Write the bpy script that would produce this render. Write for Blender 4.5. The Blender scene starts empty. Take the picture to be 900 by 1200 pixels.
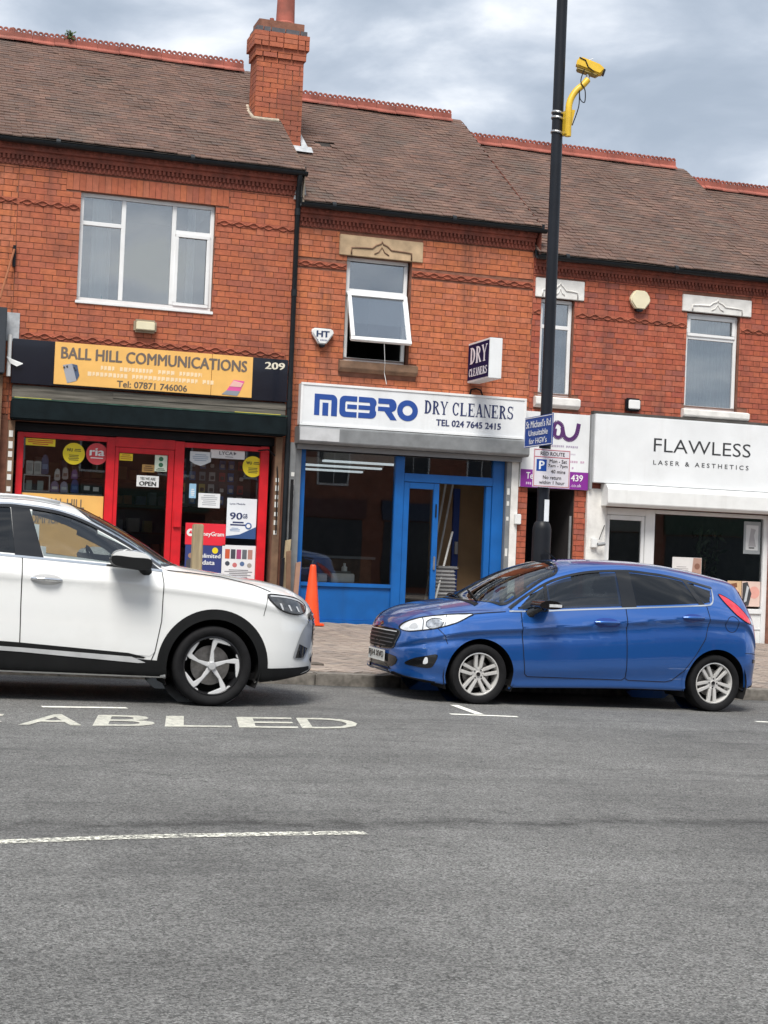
import bpy, bmesh, math, random
import numpy as np
from mathutils import Vector, Matrix
from mathutils.bvhtree import BVHTree
from mathutils.geometry import tessellate_polygon
random.seed(7)
scn = bpy.context.scene
COL = scn.collection
R = math.radians
# ------------------------------------------------------------------ camera
def cam_axes(yaw, pit, rol):
    f = Vector((math.sin(yaw)*math.cos(pit), math.cos(yaw)*math.cos(pit), math.sin(pit)))
    r0 = Vector((math.cos(yaw), -math.sin(yaw), 0)); u0 = r0.cross(f)
    return math.cos(rol)*r0+math.sin(rol)*u0, -math.sin(rol)*r0+math.cos(rol)*u0, f
CAM = Vector((0, 0, 1.43))
_r, _u, _f = cam_axes(R(17.97), R(1.39), R(2.35))
cd = bpy.data.cameras.new('camera'); cam = bpy.data.objects.new('camera', cd); COL.objects.link(cam)
cam.matrix_world = Matrix(((_r.x, _u.x, -_f.x, CAM.x), (_r.y, _u.y, -_f.y, CAM.y), (_r.z, _u.z, -_f.z, CAM.z), (0, 0, 0, 1)))
cd.sensor_fit = 'HORIZONTAL'; cd.sensor_width = 36; cd.lens = 72; cd.clip_end = 2000; cd.clip_start = .05
scn.camera = cam
# ------------------------------------------------------------------ sky and sun
SUN_EL, SUN_AZ = 58.0, 205.0      # azimuth clockwise from +Y: the sun stands behind the camera and a little to the left
w = bpy.data.worlds.new('World'); scn.world = w; w.use_nodes = True
nt = w.node_tree; nt.nodes.clear(); N = nt.nodes.new; L = nt.links.new
out = N('ShaderNodeOutputWorld'); mixs = N('ShaderNodeMixShader'); bg1 = N('ShaderNodeBackground'); bg2 = N('ShaderNodeBackground')
sky = N('ShaderNodeTexSky'); sky.sky_type = 'NISHITA'; sky.sun_disc = False
sky.sun_elevation = R(SUN_EL); sky.sun_rotation = R(SUN_AZ)
bg1.inputs[1].default_value = .10; L(sky.outputs[0], bg1.inputs[0])
tc = N('ShaderNodeTexCoord'); sep = N('ShaderNodeSeparateXYZ'); L(tc.outputs['Generated'], sep.inputs[0])
addz = N('ShaderNodeMath'); addz.operation = 'MAXIMUM'; L(sep.outputs[2], addz.inputs[0]); addz.inputs[1].default_value = 0.0
addb = N('ShaderNodeMath'); addb.operation = 'ADD'; L(addz.outputs[0], addb.inputs[0]); addb.inputs[1].default_value = .42
dx = N('ShaderNodeMath'); dx.operation = 'DIVIDE'; L(sep.outputs[0], dx.inputs[0]); L(addb.outputs[0], dx.inputs[1])
dy = N('ShaderNodeMath'); dy.operation = 'DIVIDE'; L(sep.outputs[1], dy.inputs[0]); L(addb.outputs[0], dy.inputs[1])
cmb = N('ShaderNodeCombineXYZ'); L(dx.outputs[0], cmb.inputs[0]); L(dy.outputs[0], cmb.inputs[1]); cmb.inputs[2].default_value = 3.7
n1 = N('ShaderNodeTexNoise'); n1.inputs['Scale'].default_value = 6.4; n1.inputs['Detail'].default_value = 8; n1.inputs['Roughness'].default_value = .52; n1.inputs['Distortion'].default_value = .25
mpn = N('ShaderNodeMapping'); mpn.inputs['Location'].default_value = (4.4, 4.4, 4.4); mpn.inputs['Scale'].default_value = (1, 1, 2.0); L(tc.outputs['Generated'], mpn.inputs[0]); L(mpn.outputs[0], n1.inputs['Vector'])
cr = N('ShaderNodeValToRGB'); cr.color_ramp.interpolation = 'B_SPLINE'
e = cr.color_ramp.elements
e[0].position = .34; e[0].color = (.36, .43, .53, 1); e[1].position = .64; e[1].color = (1.02, 1.04, 1.07, 1)
q = e.new(.46); q.color = (.47, .54, .645, 1); q = e.new(.55); q.color = (.68, .74, .83, 1)
L(n1.outputs['Fac'], cr.inputs[0]); L(cr.outputs[0], bg2.inputs[0]); bg2.inputs[1].default_value = .93
n2 = N('ShaderNodeTexNoise'); n2.inputs['Scale'].default_value = 1.7; n2.inputs['Detail'].default_value = 4; L(cmb.outputs[0], n2.inputs['Vector'])
cv = N('ShaderNodeMapRange'); cv.inputs[1].default_value = .30; cv.inputs[2].default_value = .46; cv.inputs[3].default_value = .55; cv.inputs[4].default_value = 1.0
L(n2.outputs['Fac'], cv.inputs[0]); L(cv.outputs[0], mixs.inputs[0]); L(bg1.outputs[0], mixs.inputs[1]); L(bg2.outputs[0], mixs.inputs[2]); L(mixs.outputs[0], out.inputs[0])
sd = bpy.data.lights.new('sun', 'SUN'); sd.energy = 3.8; sd.angle = R(24); sd.color = (1, .955, .89)
sun = bpy.data.objects.new('sun', sd); COL.objects.link(sun)
_s = Vector((math.sin(R(SUN_AZ))*math.cos(R(SUN_EL)), math.cos(R(SUN_AZ))*math.cos(R(SUN_EL)), math.sin(R(SUN_EL))))
sun.rotation_euler = _s.to_track_quat('Z', 'Y').to_euler(); sun.location = (0, 0, 30)
vs = scn.view_settings; scn.display_settings.display_device = 'sRGB'
vs.view_transform = 'Standard'; vs.look = 'None'; vs.exposure = 0.30; vs.gamma = 1; vs.use_curve_mapping = False
scn.cycles.use_denoising = True; scn.cycles.max_bounces = 8; scn.cycles.transparent_max_bounces = 16
scn.cycles.sample_clamp_indirect = 4
# ------------------------------------------------------------------ helpers
G = -.0215                                    # the street falls to the right
def gz(X): return G*(X-5)
def pav(X, Y): return gz(X)+.13+(Y-15.3)*.0315   # pavement level, rising to the shops
ORG = {}
def put(o, parent=None, at=(0, 0, 0), local=False):
    COL.objects.link(o)
    at = Vector(at)
    if parent is not None:
        o.parent = parent
        o.location = at if local else at-ORG.get(parent.name, Vector((0, 0, 0)))
        ORG[o.name] = at
    else:
        o.location = at; ORG[o.name] = at
    return o
def tag(o, label, cat, group=None, kind=None):
    if label: o['label'] = label
    if cat: o['category'] = cat
    if group: o['group'] = group
    if kind: o['kind'] = kind
    return o
def thing(name, label, cat, at=(0, 0, 0), group=None):
    o = bpy.data.objects.new(name, None); o.empty_display_size = .1
    put(o, None, at); return tag(o, label, cat, group)
class MB:
    def __init__(s): s.v = []; s.f = []; s.m = []; s.mi = 0
    def face(s, pts):
        n = len(s.v); s.v += [tuple(p) for p in pts]; s.f.append(tuple(range(n, n+len(pts)))); s.m.append(s.mi); return s
    def box(s, x0, x1, y0, y1, z0, z1, M4=None, skip=''):
        n = len(s.v)
        P = [(x0, y0, z0), (x1, y0, z0), (x1, y1, z0), (x0, y1, z0), (x0, y0, z1), (x1, y0, z1), (x1, y1, z1), (x0, y1, z1)]
        if M4 is not None: P = [tuple(M4 @ Vector(p)) for p in P]
        s.v += P
        for k, q in zip('bt-Xy+'.replace('X', 'x'), ((0, 3, 2, 1), (4, 5, 6, 7), (0, 1, 5, 4), (1, 2, 6, 5), (2, 3, 7, 6), (3, 0, 4, 7))):
            if k in skip: continue
            s.f.append(tuple(n+i for i in q)); s.m.append(s.mi)
        return s
    def prism(s, poly, f0, f1, caps=(1, 1)):
        """poly: 2D points; f0,f1 map a 2D point to the two 3D sheets"""
        n = len(s.v); k = len(poly)
        s.v += [tuple(f0(p)) for p in poly]+[tuple(f1(p)) for p in poly]
        tris = tessellate_polygon([[Vector((p[0], p[1], 0)) for p in poly]])
        area = sum(poly[i][0]*poly[(i+1) % k][1]-poly[(i+1) % k][0]*poly[i][1] for i in range(k))
        for t in tris:
            a = (poly[t[1]][0]-poly[t[0]][0])*(poly[t[2]][1]-poly[t[0]][1])-(poly[t[2]][0]-poly[t[0]][0])*(poly[t[1]][1]-poly[t[0]][1])
            t = t if a*area > 0 else t[::-1]
            if caps[0]: s.f.append(tuple(n+i for i in t)); s.m.append(s.mi)
            if caps[1]: s.f.append(tuple(n+k+i for i in t[::-1])); s.m.append(s.mi)
        for i in range(k):
            j = (i+1) % k; s.f.append((n+j, n+i, n+k+i, n+k+j)); s.m.append(s.mi)
        return s
    def slab(s, poly, y0, y1):                 # outline in (x,z), facing -Y, from y0 (front) to y1
        return s.prism(poly, lambda p: (p[0], y0, p[1]), lambda p: (p[0], y1, p[1]))
    def tube(s, path, r, n=10, caps=True):
        path = [Vector(p) for p in path]; rs = r if isinstance(r, (list, tuple)) else [r]*len(path)
        base = len(s.v); up = None
        for i, p in enumerate(path):
            d = (path[min(i+1, len(path)-1)]-path[max(i-1, 0)]).normalized()
            if up is None: up = Vector((0, 0, 1)) if abs(d.z) < .9 else Vector((1, 0, 0))
            a = d.cross(up).normalized(); b = a.cross(d).normalized(); up = b
            for k in range(n):
                t = 2*math.pi*k/n; s.v.append(tuple(p+rs[i]*(a*math.cos(t)+b*math.sin(t))))
        for i in range(len(path)-1):
            for k in range(n):
                k2 = (k+1) % n; s.f.append((base+i*n+k, base+i*n+k2, base+(i+1)*n+k2, base+(i+1)*n+k)); s.m.append(s.mi)
        if caps:
            s.f.append(tuple(base+k for k in range(n))[::-1]); s.m.append(s.mi)
            s.f.append(tuple(base+(len(path)-1)*n+k for k in range(n))); s.m.append(s.mi)
        return s
    def lathe(s, prof, n=24, M4=None, close=False):   # profile (r, h) about local Z
        base = len(s.v); M4 = M4 or Matrix()
        for r, h in prof:
            for k in range(n):
                t = 2*math.pi*k/n; s.v.append(tuple(M4 @ Vector((r*math.cos(t), r*math.sin(t), h))))
        m = len(prof)
        for i in range(m-1 if not close else m):
            i2 = (i+1) % m
            for k in range(n):
                k2 = (k+1) % n; s.f.append((base+i*n+k, base+i*n+k2, base+i2*n+k2, base+i2*n+k)); s.m.append(s.mi)
        return s
    def mesh(s, name, mats, smooth=False):
        me = bpy.data.meshes.new(name); me.from_pydata(s.v, [], s.f)
        for m in (mats if isinstance(mats, (list, tuple)) else [mats]): me.materials.append(m)
        if any(s.m): me.polygons.foreach_set('material_index', s.m)
        me.update()
        if smooth is not False:
            me.polygons.foreach_set('use_smooth', [True]*len(me.polygons))
            if smooth is not True: me.set_sharp_from_angle(angle=R(smooth))
        return me
    def build(s, name, mats, parent=None, at=(0, 0, 0), smooth=False, bevel=0, local=False, recalc=True):
        me = s.mesh(name, mats, False)
        if recalc or bevel:
            bm = bmesh.new(); bm.from_mesh(me)
            if bevel:
                bmesh.ops.remove_doubles(bm, verts=bm.verts, dist=1e-5)
                es = [e for e in bm.edges if len(e.link_faces) == 2 and e.calc_face_angle(0) > R(35)]
                bmesh.ops.bevel(bm, geom=es, offset=bevel, segments=2, affect='EDGES', clamp_overlap=True)
            bmesh.ops.recalc_face_normals(bm, faces=bm.faces); bm.to_mesh(me); bm.free()
        if smooth is not False:
            me.polygons.foreach_set('use_smooth', [True]*len(me.polygons))
            if smooth is not True: me.set_sharp_from_angle(angle=R(smooth))
        return put(bpy.data.objects.new(name, me), parent, at, local)
def inst(name, me, parent, at, rot=(0, 0, 0), local=False):
    o = bpy.data.objects.new(name, me); put(o, parent, at, local); o.rotation_euler = rot; return o
# ------------------------------------------------------------------ materials
def mat(name, col, rough=.6, metal=0, var=.12, scale=6, bump=0, bscale=60, spec=.5, coat=0, rnd=0, emit=0, streak=0, dirt=0, dirtcol=(.05, .04, .035), stretch=None, shr=1):
    m = bpy.data.materials.new(name); m.use_nodes = True; t = m.node_tree; n = t.nodes; l = t.links
    b = n['Principled BSDF']; b.inputs['Roughness'].default_value = rough; b.inputs['Metallic'].default_value = metal
    b.inputs['Specular IOR Level'].default_value = spec; b.inputs['Coat Weight'].default_value = coat; b.inputs['Coat Roughness'].default_value = .03
    tcn = n.new('ShaderNodeNewGeometry'); src = tcn.outputs['Position']
    if stretch:
        mp = n.new('ShaderNodeMapping'); mp.inputs['Scale'].default_value = stretch; l.new(src, mp.inputs[0]); src = mp.outputs[0]
    rgb = n.new('ShaderNodeRGB'); rgb.outputs[0].default_value = (*col, 1); c = rgb.outputs[0]
    if rnd:
        oi = n.new('ShaderNodeObjectInfo'); ge = n.new('ShaderNodeNewGeometry'); ad = n.new('ShaderNodeMath'); ad.operation = 'ADD'
        l.new(oi.outputs['Random'], ad.inputs[0]); l.new(ge.outputs['Random Per Island'], ad.inputs[1])
        fr = n.new('ShaderNodeMath'); fr.operation = 'FRACT'; l.new(ad.outputs[0], fr.inputs[0])
        rp = n.new('ShaderNodeValToRGB'); rp.color_ramp.interpolation = 'LINEAR'; el = rp.color_ramp.elements
        cols = rnd; el[0].position = 0; el[0].color = (*cols[0], 1); el[1].position = 1; el[1].color = (*cols[-1], 1)
        for i, cc in enumerate(cols[1:-1]): z = el.new((i+1)/(len(cols)-1)); z.color = (*cc, 1)
        l.new(fr.outputs[0], rp.inputs[0]); c = rp.outputs[0]
    if var:
        no = n.new('ShaderNodeTexNoise'); no.inputs['Scale'].default_value = scale; no.inputs['Detail'].default_value = 6; l.new(src, no.inputs['Vector'])
        mr = n.new('ShaderNodeMapRange'); mr.inputs[1].default_value = .3; mr.inputs[2].default_value = .7; mr.inputs[3].default_value = 1-var; mr.inputs[4].default_value = 1+var
        l.new(no.outputs['Fac'], mr.inputs[0])
        mx = n.new('ShaderNodeMix'); mx.data_type = 'RGBA'; mx.blend_type = 'MULTIPLY'; mx.inputs[0].default_value = 1; l.new(c, mx.inputs[6]); l.new(mr.outputs[0], mx.inputs[7]); c = mx.outputs[2]
    if dirt:
        nd = n.new('ShaderNodeTexNoise'); nd.inputs['Scale'].default_value = 1.1; nd.inputs['Detail'].default_value = 9; nd.inputs['Roughness'].default_value = .65; l.new(src, nd.inputs['Vector'])
        md = n.new('ShaderNodeMapRange'); md.inputs[1].default_value = .52; md.inputs[2].default_value = .75; md.inputs[3].default_value = 0; md.inputs[4].default_value = dirt; l.new(nd.outputs['Fac'], md.inputs[0])
        mx = n.new('ShaderNodeMix'); mx.data_type = 'RGBA'; l.new(md.outputs[0], mx.inputs[0]); l.new(c, mx.inputs[6]); mx.inputs[7].default_value = (*dirtcol, 1); c = mx.outputs[2]
    if streak:                    # rain streaks running down the face
        ms = n.new('ShaderNodeMapping'); ms.inputs['Scale'].default_value = (2.6, 2.6, .22); l.new(tcn.outputs['Position'], ms.inputs[0])
        ns = n.new('ShaderNodeTexNoise'); ns.inputs['Scale'].default_value = 1.6; ns.inputs['Detail'].default_value = 7; ns.inputs['Roughness'].default_value = .6; l.new(ms.outputs[0], ns.inputs['Vector'])
        mz = n.new('ShaderNodeMapRange'); mz.inputs[1].default_value = .55; mz.inputs[2].default_value = .75; mz.inputs[3].default_value = 0; mz.inputs[4].default_value = streak; l.new(ns.outputs['Fac'], mz.inputs[0])
        mx = n.new('ShaderNodeMix'); mx.data_type = 'RGBA'; l.new(mz.outputs[0], mx.inputs[0]); l.new(c, mx.inputs[6]); mx.inputs[7].default_value = (*dirtcol, 1); c = mx.outputs[2]
    l.new(c, b.inputs['Base Color'])
    if emit: l.new(c, b.inputs['Emission Color']); b.inputs['Emission Strength'].default_value = emit
    if bump:
        nb = n.new('ShaderNodeTexNoise'); nb.inputs['Scale'].default_value = bscale; nb.inputs['Detail'].default_value = 4; l.new(src, nb.inputs['Vector'])
        bp = n.new('ShaderNodeBump'); bp.inputs['Strength'].default_value = bump; bp.inputs['Distance'].default_value = .01; l.new(nb.outputs['Fac'], bp.inputs['Height']); l.new(bp.outputs[0], b.inputs['Normal'])
    return m
def glass(name, tint=(.6, .65, .66), refl=.10, rough=.01, wav=0):
    m = bpy.data.materials.new(name); m.use_nodes = True; t = m.node_tree; n = t.nodes; l = t.links; n.clear()
    o = n.new('ShaderNodeOutputMaterial'); tr = n.new('ShaderNodeBsdfTransparent'); tr.inputs[0].default_value = (*tint, 1)
    gl = n.new('ShaderNodeBsdfGlossy'); gl.inputs['Roughness'].default_value = rough; gl.inputs[0].default_value = (.95, .97, 1, 1)
    lw = n.new('ShaderNodeFresnel'); lw.inputs[0].default_value = 1.5
    mr = n.new('ShaderNodeMapRange'); mr.inputs[1].default_value = .04; mr.inputs[2].default_value = 1; mr.inputs[3].default_value = refl; mr.inputs[4].default_value = 1; l.new(lw.outputs[0], mr.inputs[0])
    mx = n.new('ShaderNodeMixShader'); l.new(mr.outputs[0], mx.inputs[0]); l.new(tr.outputs[0], mx.inputs[1]); l.new(gl.outputs[0], mx.inputs[2]); l.new(mx.outputs[0], o.inputs[0])
    if wav:
        tcn = n.new('ShaderNodeTexCoord'); nb = n.new('ShaderNodeTexNoise'); nb.inputs['Scale'].default_value = 1.3; nb.inputs['Detail'].default_value = 1; l.new(tcn.outputs['Object'], nb.inputs['Vector'])
        bp = n.new('ShaderNodeBump'); bp.inputs['Strength'].default_value = wav; bp.inputs['Distance'].default_value = .02; l.new(nb.outputs['Fac'], bp.inputs['Height']); l.new(bp.outputs[0], gl.inputs['Normal']); 
    return m
BRICK = [tuple(.6*c+.4*m for c, m in zip(k, (.41, .118, .058))) for k in [(.34, .095, .05), (.41, .11, .05), (.47, .14, .055), (.37, .095, .058), (.43, .145, .08), (.28, .085, .06), (.50, .15, .06), (.41, .12, .065), (.34, .10, .055), (.34, .095, .05)]]
M = {}
M['brick_orange'] = mat('orange_red_brick', (.4, .12, .06), .85, var=.15, scale=14, bump=.5, bscale=90, rnd=BRICK, dirt=.75, streak=.7, dirtcol=(.15, .055, .038))
M['brick_bright'] = mat('bright_orange_brick', (.45, .14, .06), .85, var=.2, scale=12, bump=.45, bscale=90, rnd=[(.46, .138, .055), (.51, .158, .062), (.43, .122, .056), (.49, .150, .066), (.45, .150, .082), (.41, .118, .055), (.46, .138, .055)], dirt=.75, streak=.8, dirtcol=(.13, .055, .038))
M['brick_red'] = mat('deep_red_brick', (.33, .07, .04), .8, var=.2, scale=12, bump=.4, bscale=90, rnd=[(.37, .085, .045), (.44, .115, .055), (.32, .075, .048), (.41, .10, .045), (.27, .08, .06), (.43, .125, .068), (.35, .085, .046), (.37, .085, .045)], dirt=.5, streak=.5, dirtcol=(.12, .045, .035))
M['brick_blue'] = mat('blue_grey_brick', (.09, .09, .10), .8, var=.2, scale=12, bump=.4)
M['mortar'] = mat('dark_mortar', (.215, .095, .062), .95, var=.25, scale=9, bump=.5, bscale=120)
M['terracotta'] = mat('dark_red_terracotta', (.25, .068, .042), .8, var=.3, scale=10, bump=.3, dirt=.5, streak=.5, dirtcol=(.05, .03, .028))
M['string'] = mat('moulded_red_brick', (.33, .092, .05), .85, var=.3, scale=10, bump=.3, dirt=.6, streak=.5, dirtcol=(.14, .05, .035))
M['ridge'] = mat('red_ridge_clay', (.29, .085, .06), .85, var=.35, scale=4, bump=.3, dirt=.6, dirtcol=(.13, .09, .07))
TILES = [(.112, .072, .056), (.14, .086, .066), (.092, .062, .052), (.155, .090, .067), (.12, .078, .064), (.145, .080, .061), (.105, .070, .060), (.17, .10, .075), (.112, .072, .056)]
M['tile'] = mat('brown_clay_tile', (.14, .09, .08), .9, var=.25, scale=2.2, bump=.5, bscale=70, rnd=TILES, dirt=.8, dirtcol=(.065, .064, .055))
M['tile_butt'] = mat('pale_tile_butt', (.33, .21, .16), .9, var=.6, scale=4, dirt=.7, dirtcol=(.09, .075, .068))  # cleaner clay on the butts, with the light their edges catch painted in
M['under_tile'] = mat('roof_underlay', (.03, .025, .022), .95)
M['gutter'] = mat('black_gutter_plastic', (.010, .013, .016), .42, var=.2, scale=8, spec=.3)
M['lead'] = mat('pale_lead', (.42, .44, .46), .6, var=.25, scale=9, bump=.3, bscale=25)
M['mortar_pale'] = mat('pale_mortar_fillet', (.42, .36, .28), .95, var=.25, scale=9, bump=.5)
M['upvc'] = mat('white_upvc', (.78, .79, .79), .35, var=.06, scale=4, dirt=.2, dirtcol=(.5, .48, .44))
M['white_paint'] = mat('white_stone_paint', (.72, .71, .68), .7, var=.12, scale=7, bump=.25, dirt=.35, dirtcol=(.35, .32, .28))
M['tan_stone'] = mat('tan_stone', (.47, .34, .21), .9, var=.2, scale=7, bump=.4, dirt=.7, dirtcol=(.16, .11, .075))
M['dark_stone'] = mat('stained_stone', (.20, .12, .075), .9, var=.3, scale=7, bump=.4, dirt=.4)
M['window_glass'] = glass('window_glass', (.74, .78, .78), .25, .012, .05)
M['clear_glass'] = glass('clear_glass', (.80, .84, .84), .16, .01, .03)
M['shop_glass'] = glass('shop_glass', (.90, .92, .91), .075, .01, .04)
M['room'] = mat('dim_room_paint', (.13, .13, .13), .9)
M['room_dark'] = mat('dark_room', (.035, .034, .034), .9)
M['curtain'] = mat('net_curtain', (.80, .82, .82), .9, var=.1)
M['black'] = mat('satin_black', (.010, .011, .014), .45, var=.2, spec=.25)
M['black_gloss'] = mat('gloss_black_board', (.008, .010, .018), .12, var=.1, coat=.3)
M['rubber'] = mat('black_rubber', (.010, .010, .011), .8, var=.2, scale=20, spec=.2)
M['slate'] = mat('slate_grey_panel', (.03, .036, .045), .5)
M['alu'] = mat('grey_aluminium', (.235, .245, .25), .5, .3, var=.15, dirt=.4)
M['steel'] = mat('brushed_steel', (.55, .55, .55), .3, .9, var=.1)
M['chrome'] = mat('chrome_trim', (.8, .81, .82), .12, 1, var=0)
M['red_paint'] = mat('red_frame_paint', (.60, .010, .018), .4, var=.14, dirt=.25, dirtcol=(.2, .02, .02))
M['blue_paint'] = mat('blue_frame_paint', (.004, .105, .37), .4, var=.14, scale=3, dirt=.25, streak=.3, dirtcol=(.01, .05, .14))
M['shutter_green'] = mat('dark_green_canvas', (.006, .011, .013), .75, var=.3, scale=5, bump=.2, spec=.12)
M['weathered'] = mat('weathered_timber', (.14, .125, .105), .9, var=.45, scale=5, bump=.5, bscale=30, stretch=(.4, 2, 6))
M['wood_pale'] = mat('pale_timber', (.36, .29, .18), .85, var=.25, scale=5, bump=.4, bscale=25, stretch=(6, 6, .6))
M['wood_dark'] = mat('old_brown_board', (.17, .10, .06), .85, var=.35, scale=5, bump=.3)
M['cream'] = mat('cream_plastic', (.72, .66, .47), .45, var=.06)
M['white_plastic'] = mat('white_plastic', (.76, .77, .76), .4, var=.05, dirt=.2, streak=.25, dirtcol=(.46, .44, .40))
M['grey_plastic'] = mat('grey_plastic', (.26, .27, .28), .5, var=.08)
M['yellow_paint'] = mat('yellow_paint', (.72, .46, .03), .45, var=.15, dirt=.3, dirtcol=(.2, .13, .04))
M['sign_white'] = mat('white_sign_face', (.75, .77, .78), .35, var=.06, scale=2, dirt=.22, streak=.22, dirtcol=(.45, .44, .42))
M['print'] = {}
def ink(col, rough=.5):
    k = tuple(round(c, 3) for c in col)
    if k not in M['print']: M['print'][k] = mat('print_%d' % len(M['print']), col, rough, var=.05)
    return M['print'][k]
WHITE, NAVY, ORANGE, YEL = (.78, .79, .78), (.018, .03, .11), (.80, .46, .13), (.80, .64, .02)
# ------------------------------------------------------------------ lettering
def letters(s, x0, x1, z0, z1, y, col, parent=None, bold=0, name='lettering', depth=.003, shear=0, mapf=None, mt=None, local=False):
    cu = bpy.data.curves.new('t', 'FONT'); cu.body = s; cu.size = 1; cu.offset = min(bold, 0); cu.extrude = .004; cu.shear = shear; cu.resolution_u = 3
    ob = bpy.data.objects.new('t', cu); COL.objects.link(ob)
    dg = bpy.context.evaluated_depsgraph_get(); me = bpy.data.meshes.new_from_object(ob.evaluated_get(dg))
    bpy.data.objects.remove(ob); bpy.data.curves.remove(cu)
    co = np.empty(len(me.vertices)*3); me.vertices.foreach_get('co', co); co = co.reshape(-1, 3)
    a, b = co.min(0), co.max(0)
    fat = bold*(b[0]-a[0] > 0) if bold > 0 else 0
    X = x0+(co[:, 0]-a[0])/(b[0]-a[0])*(x1-x0); Z = z0+(co[:, 1]-a[1])/(b[1]-a[1])*(z1-z0); Y = np.where(co[:, 2] > 0, y-depth, y)
    if fat:                                   # heavier strokes: three slightly shifted copies joined
        kx = fat*(x1-x0)/(b[0]-a[0]); nv = len(X); loops = [tuple(p.vertices) for p in me.polygons]; kz = .5*fat*(z1-z0)/(b[1]-a[1])
        X = np.concatenate([X, X-kx, X+kx]); Z = np.concatenate([Z, Z-kz, Z+kz]); e_ = abs(depth)*.12+2e-5; Y = np.concatenate([Y, Y-e_, Y-2*e_])
        bpy.data.meshes.remove(me); me = bpy.data.meshes.new(name); me.from_pydata([(0, 0, 0)]*(3*nv), [], [tuple(i+o*nv for i in l) for o in range(3) for l in loops])
    P = np.stack([X, Y, Z], 1)
    if mapf: P = np.array([tuple(mapf(p)) for p in P])
    me.vertices.foreach_set('co', P.reshape(-1)); me.materials.clear(); me.materials.append(mt or ink(col)); me.name = name; me.update()
    return put(bpy.data.objects.new(name, me), parent, (0, 0, 0), local)
def card(name, parent, x0, x1, y, z0, z1, mt, d=.004, local=False):
    return MB().box(x0, x1, y-d, y, z0, z1).build(name, mt, parent, local=local, recalc=False)
def disc(name, parent, cx, cz, r, y, mt, d=.004, n=28, local=False):
    return MB().slab([(cx+r*math.cos(2*math.pi*k/n), cz+r*math.sin(2*math.pi*k/n)) for k in range(n)], y-d, y).build(name, mt, parent, local=local)
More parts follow.
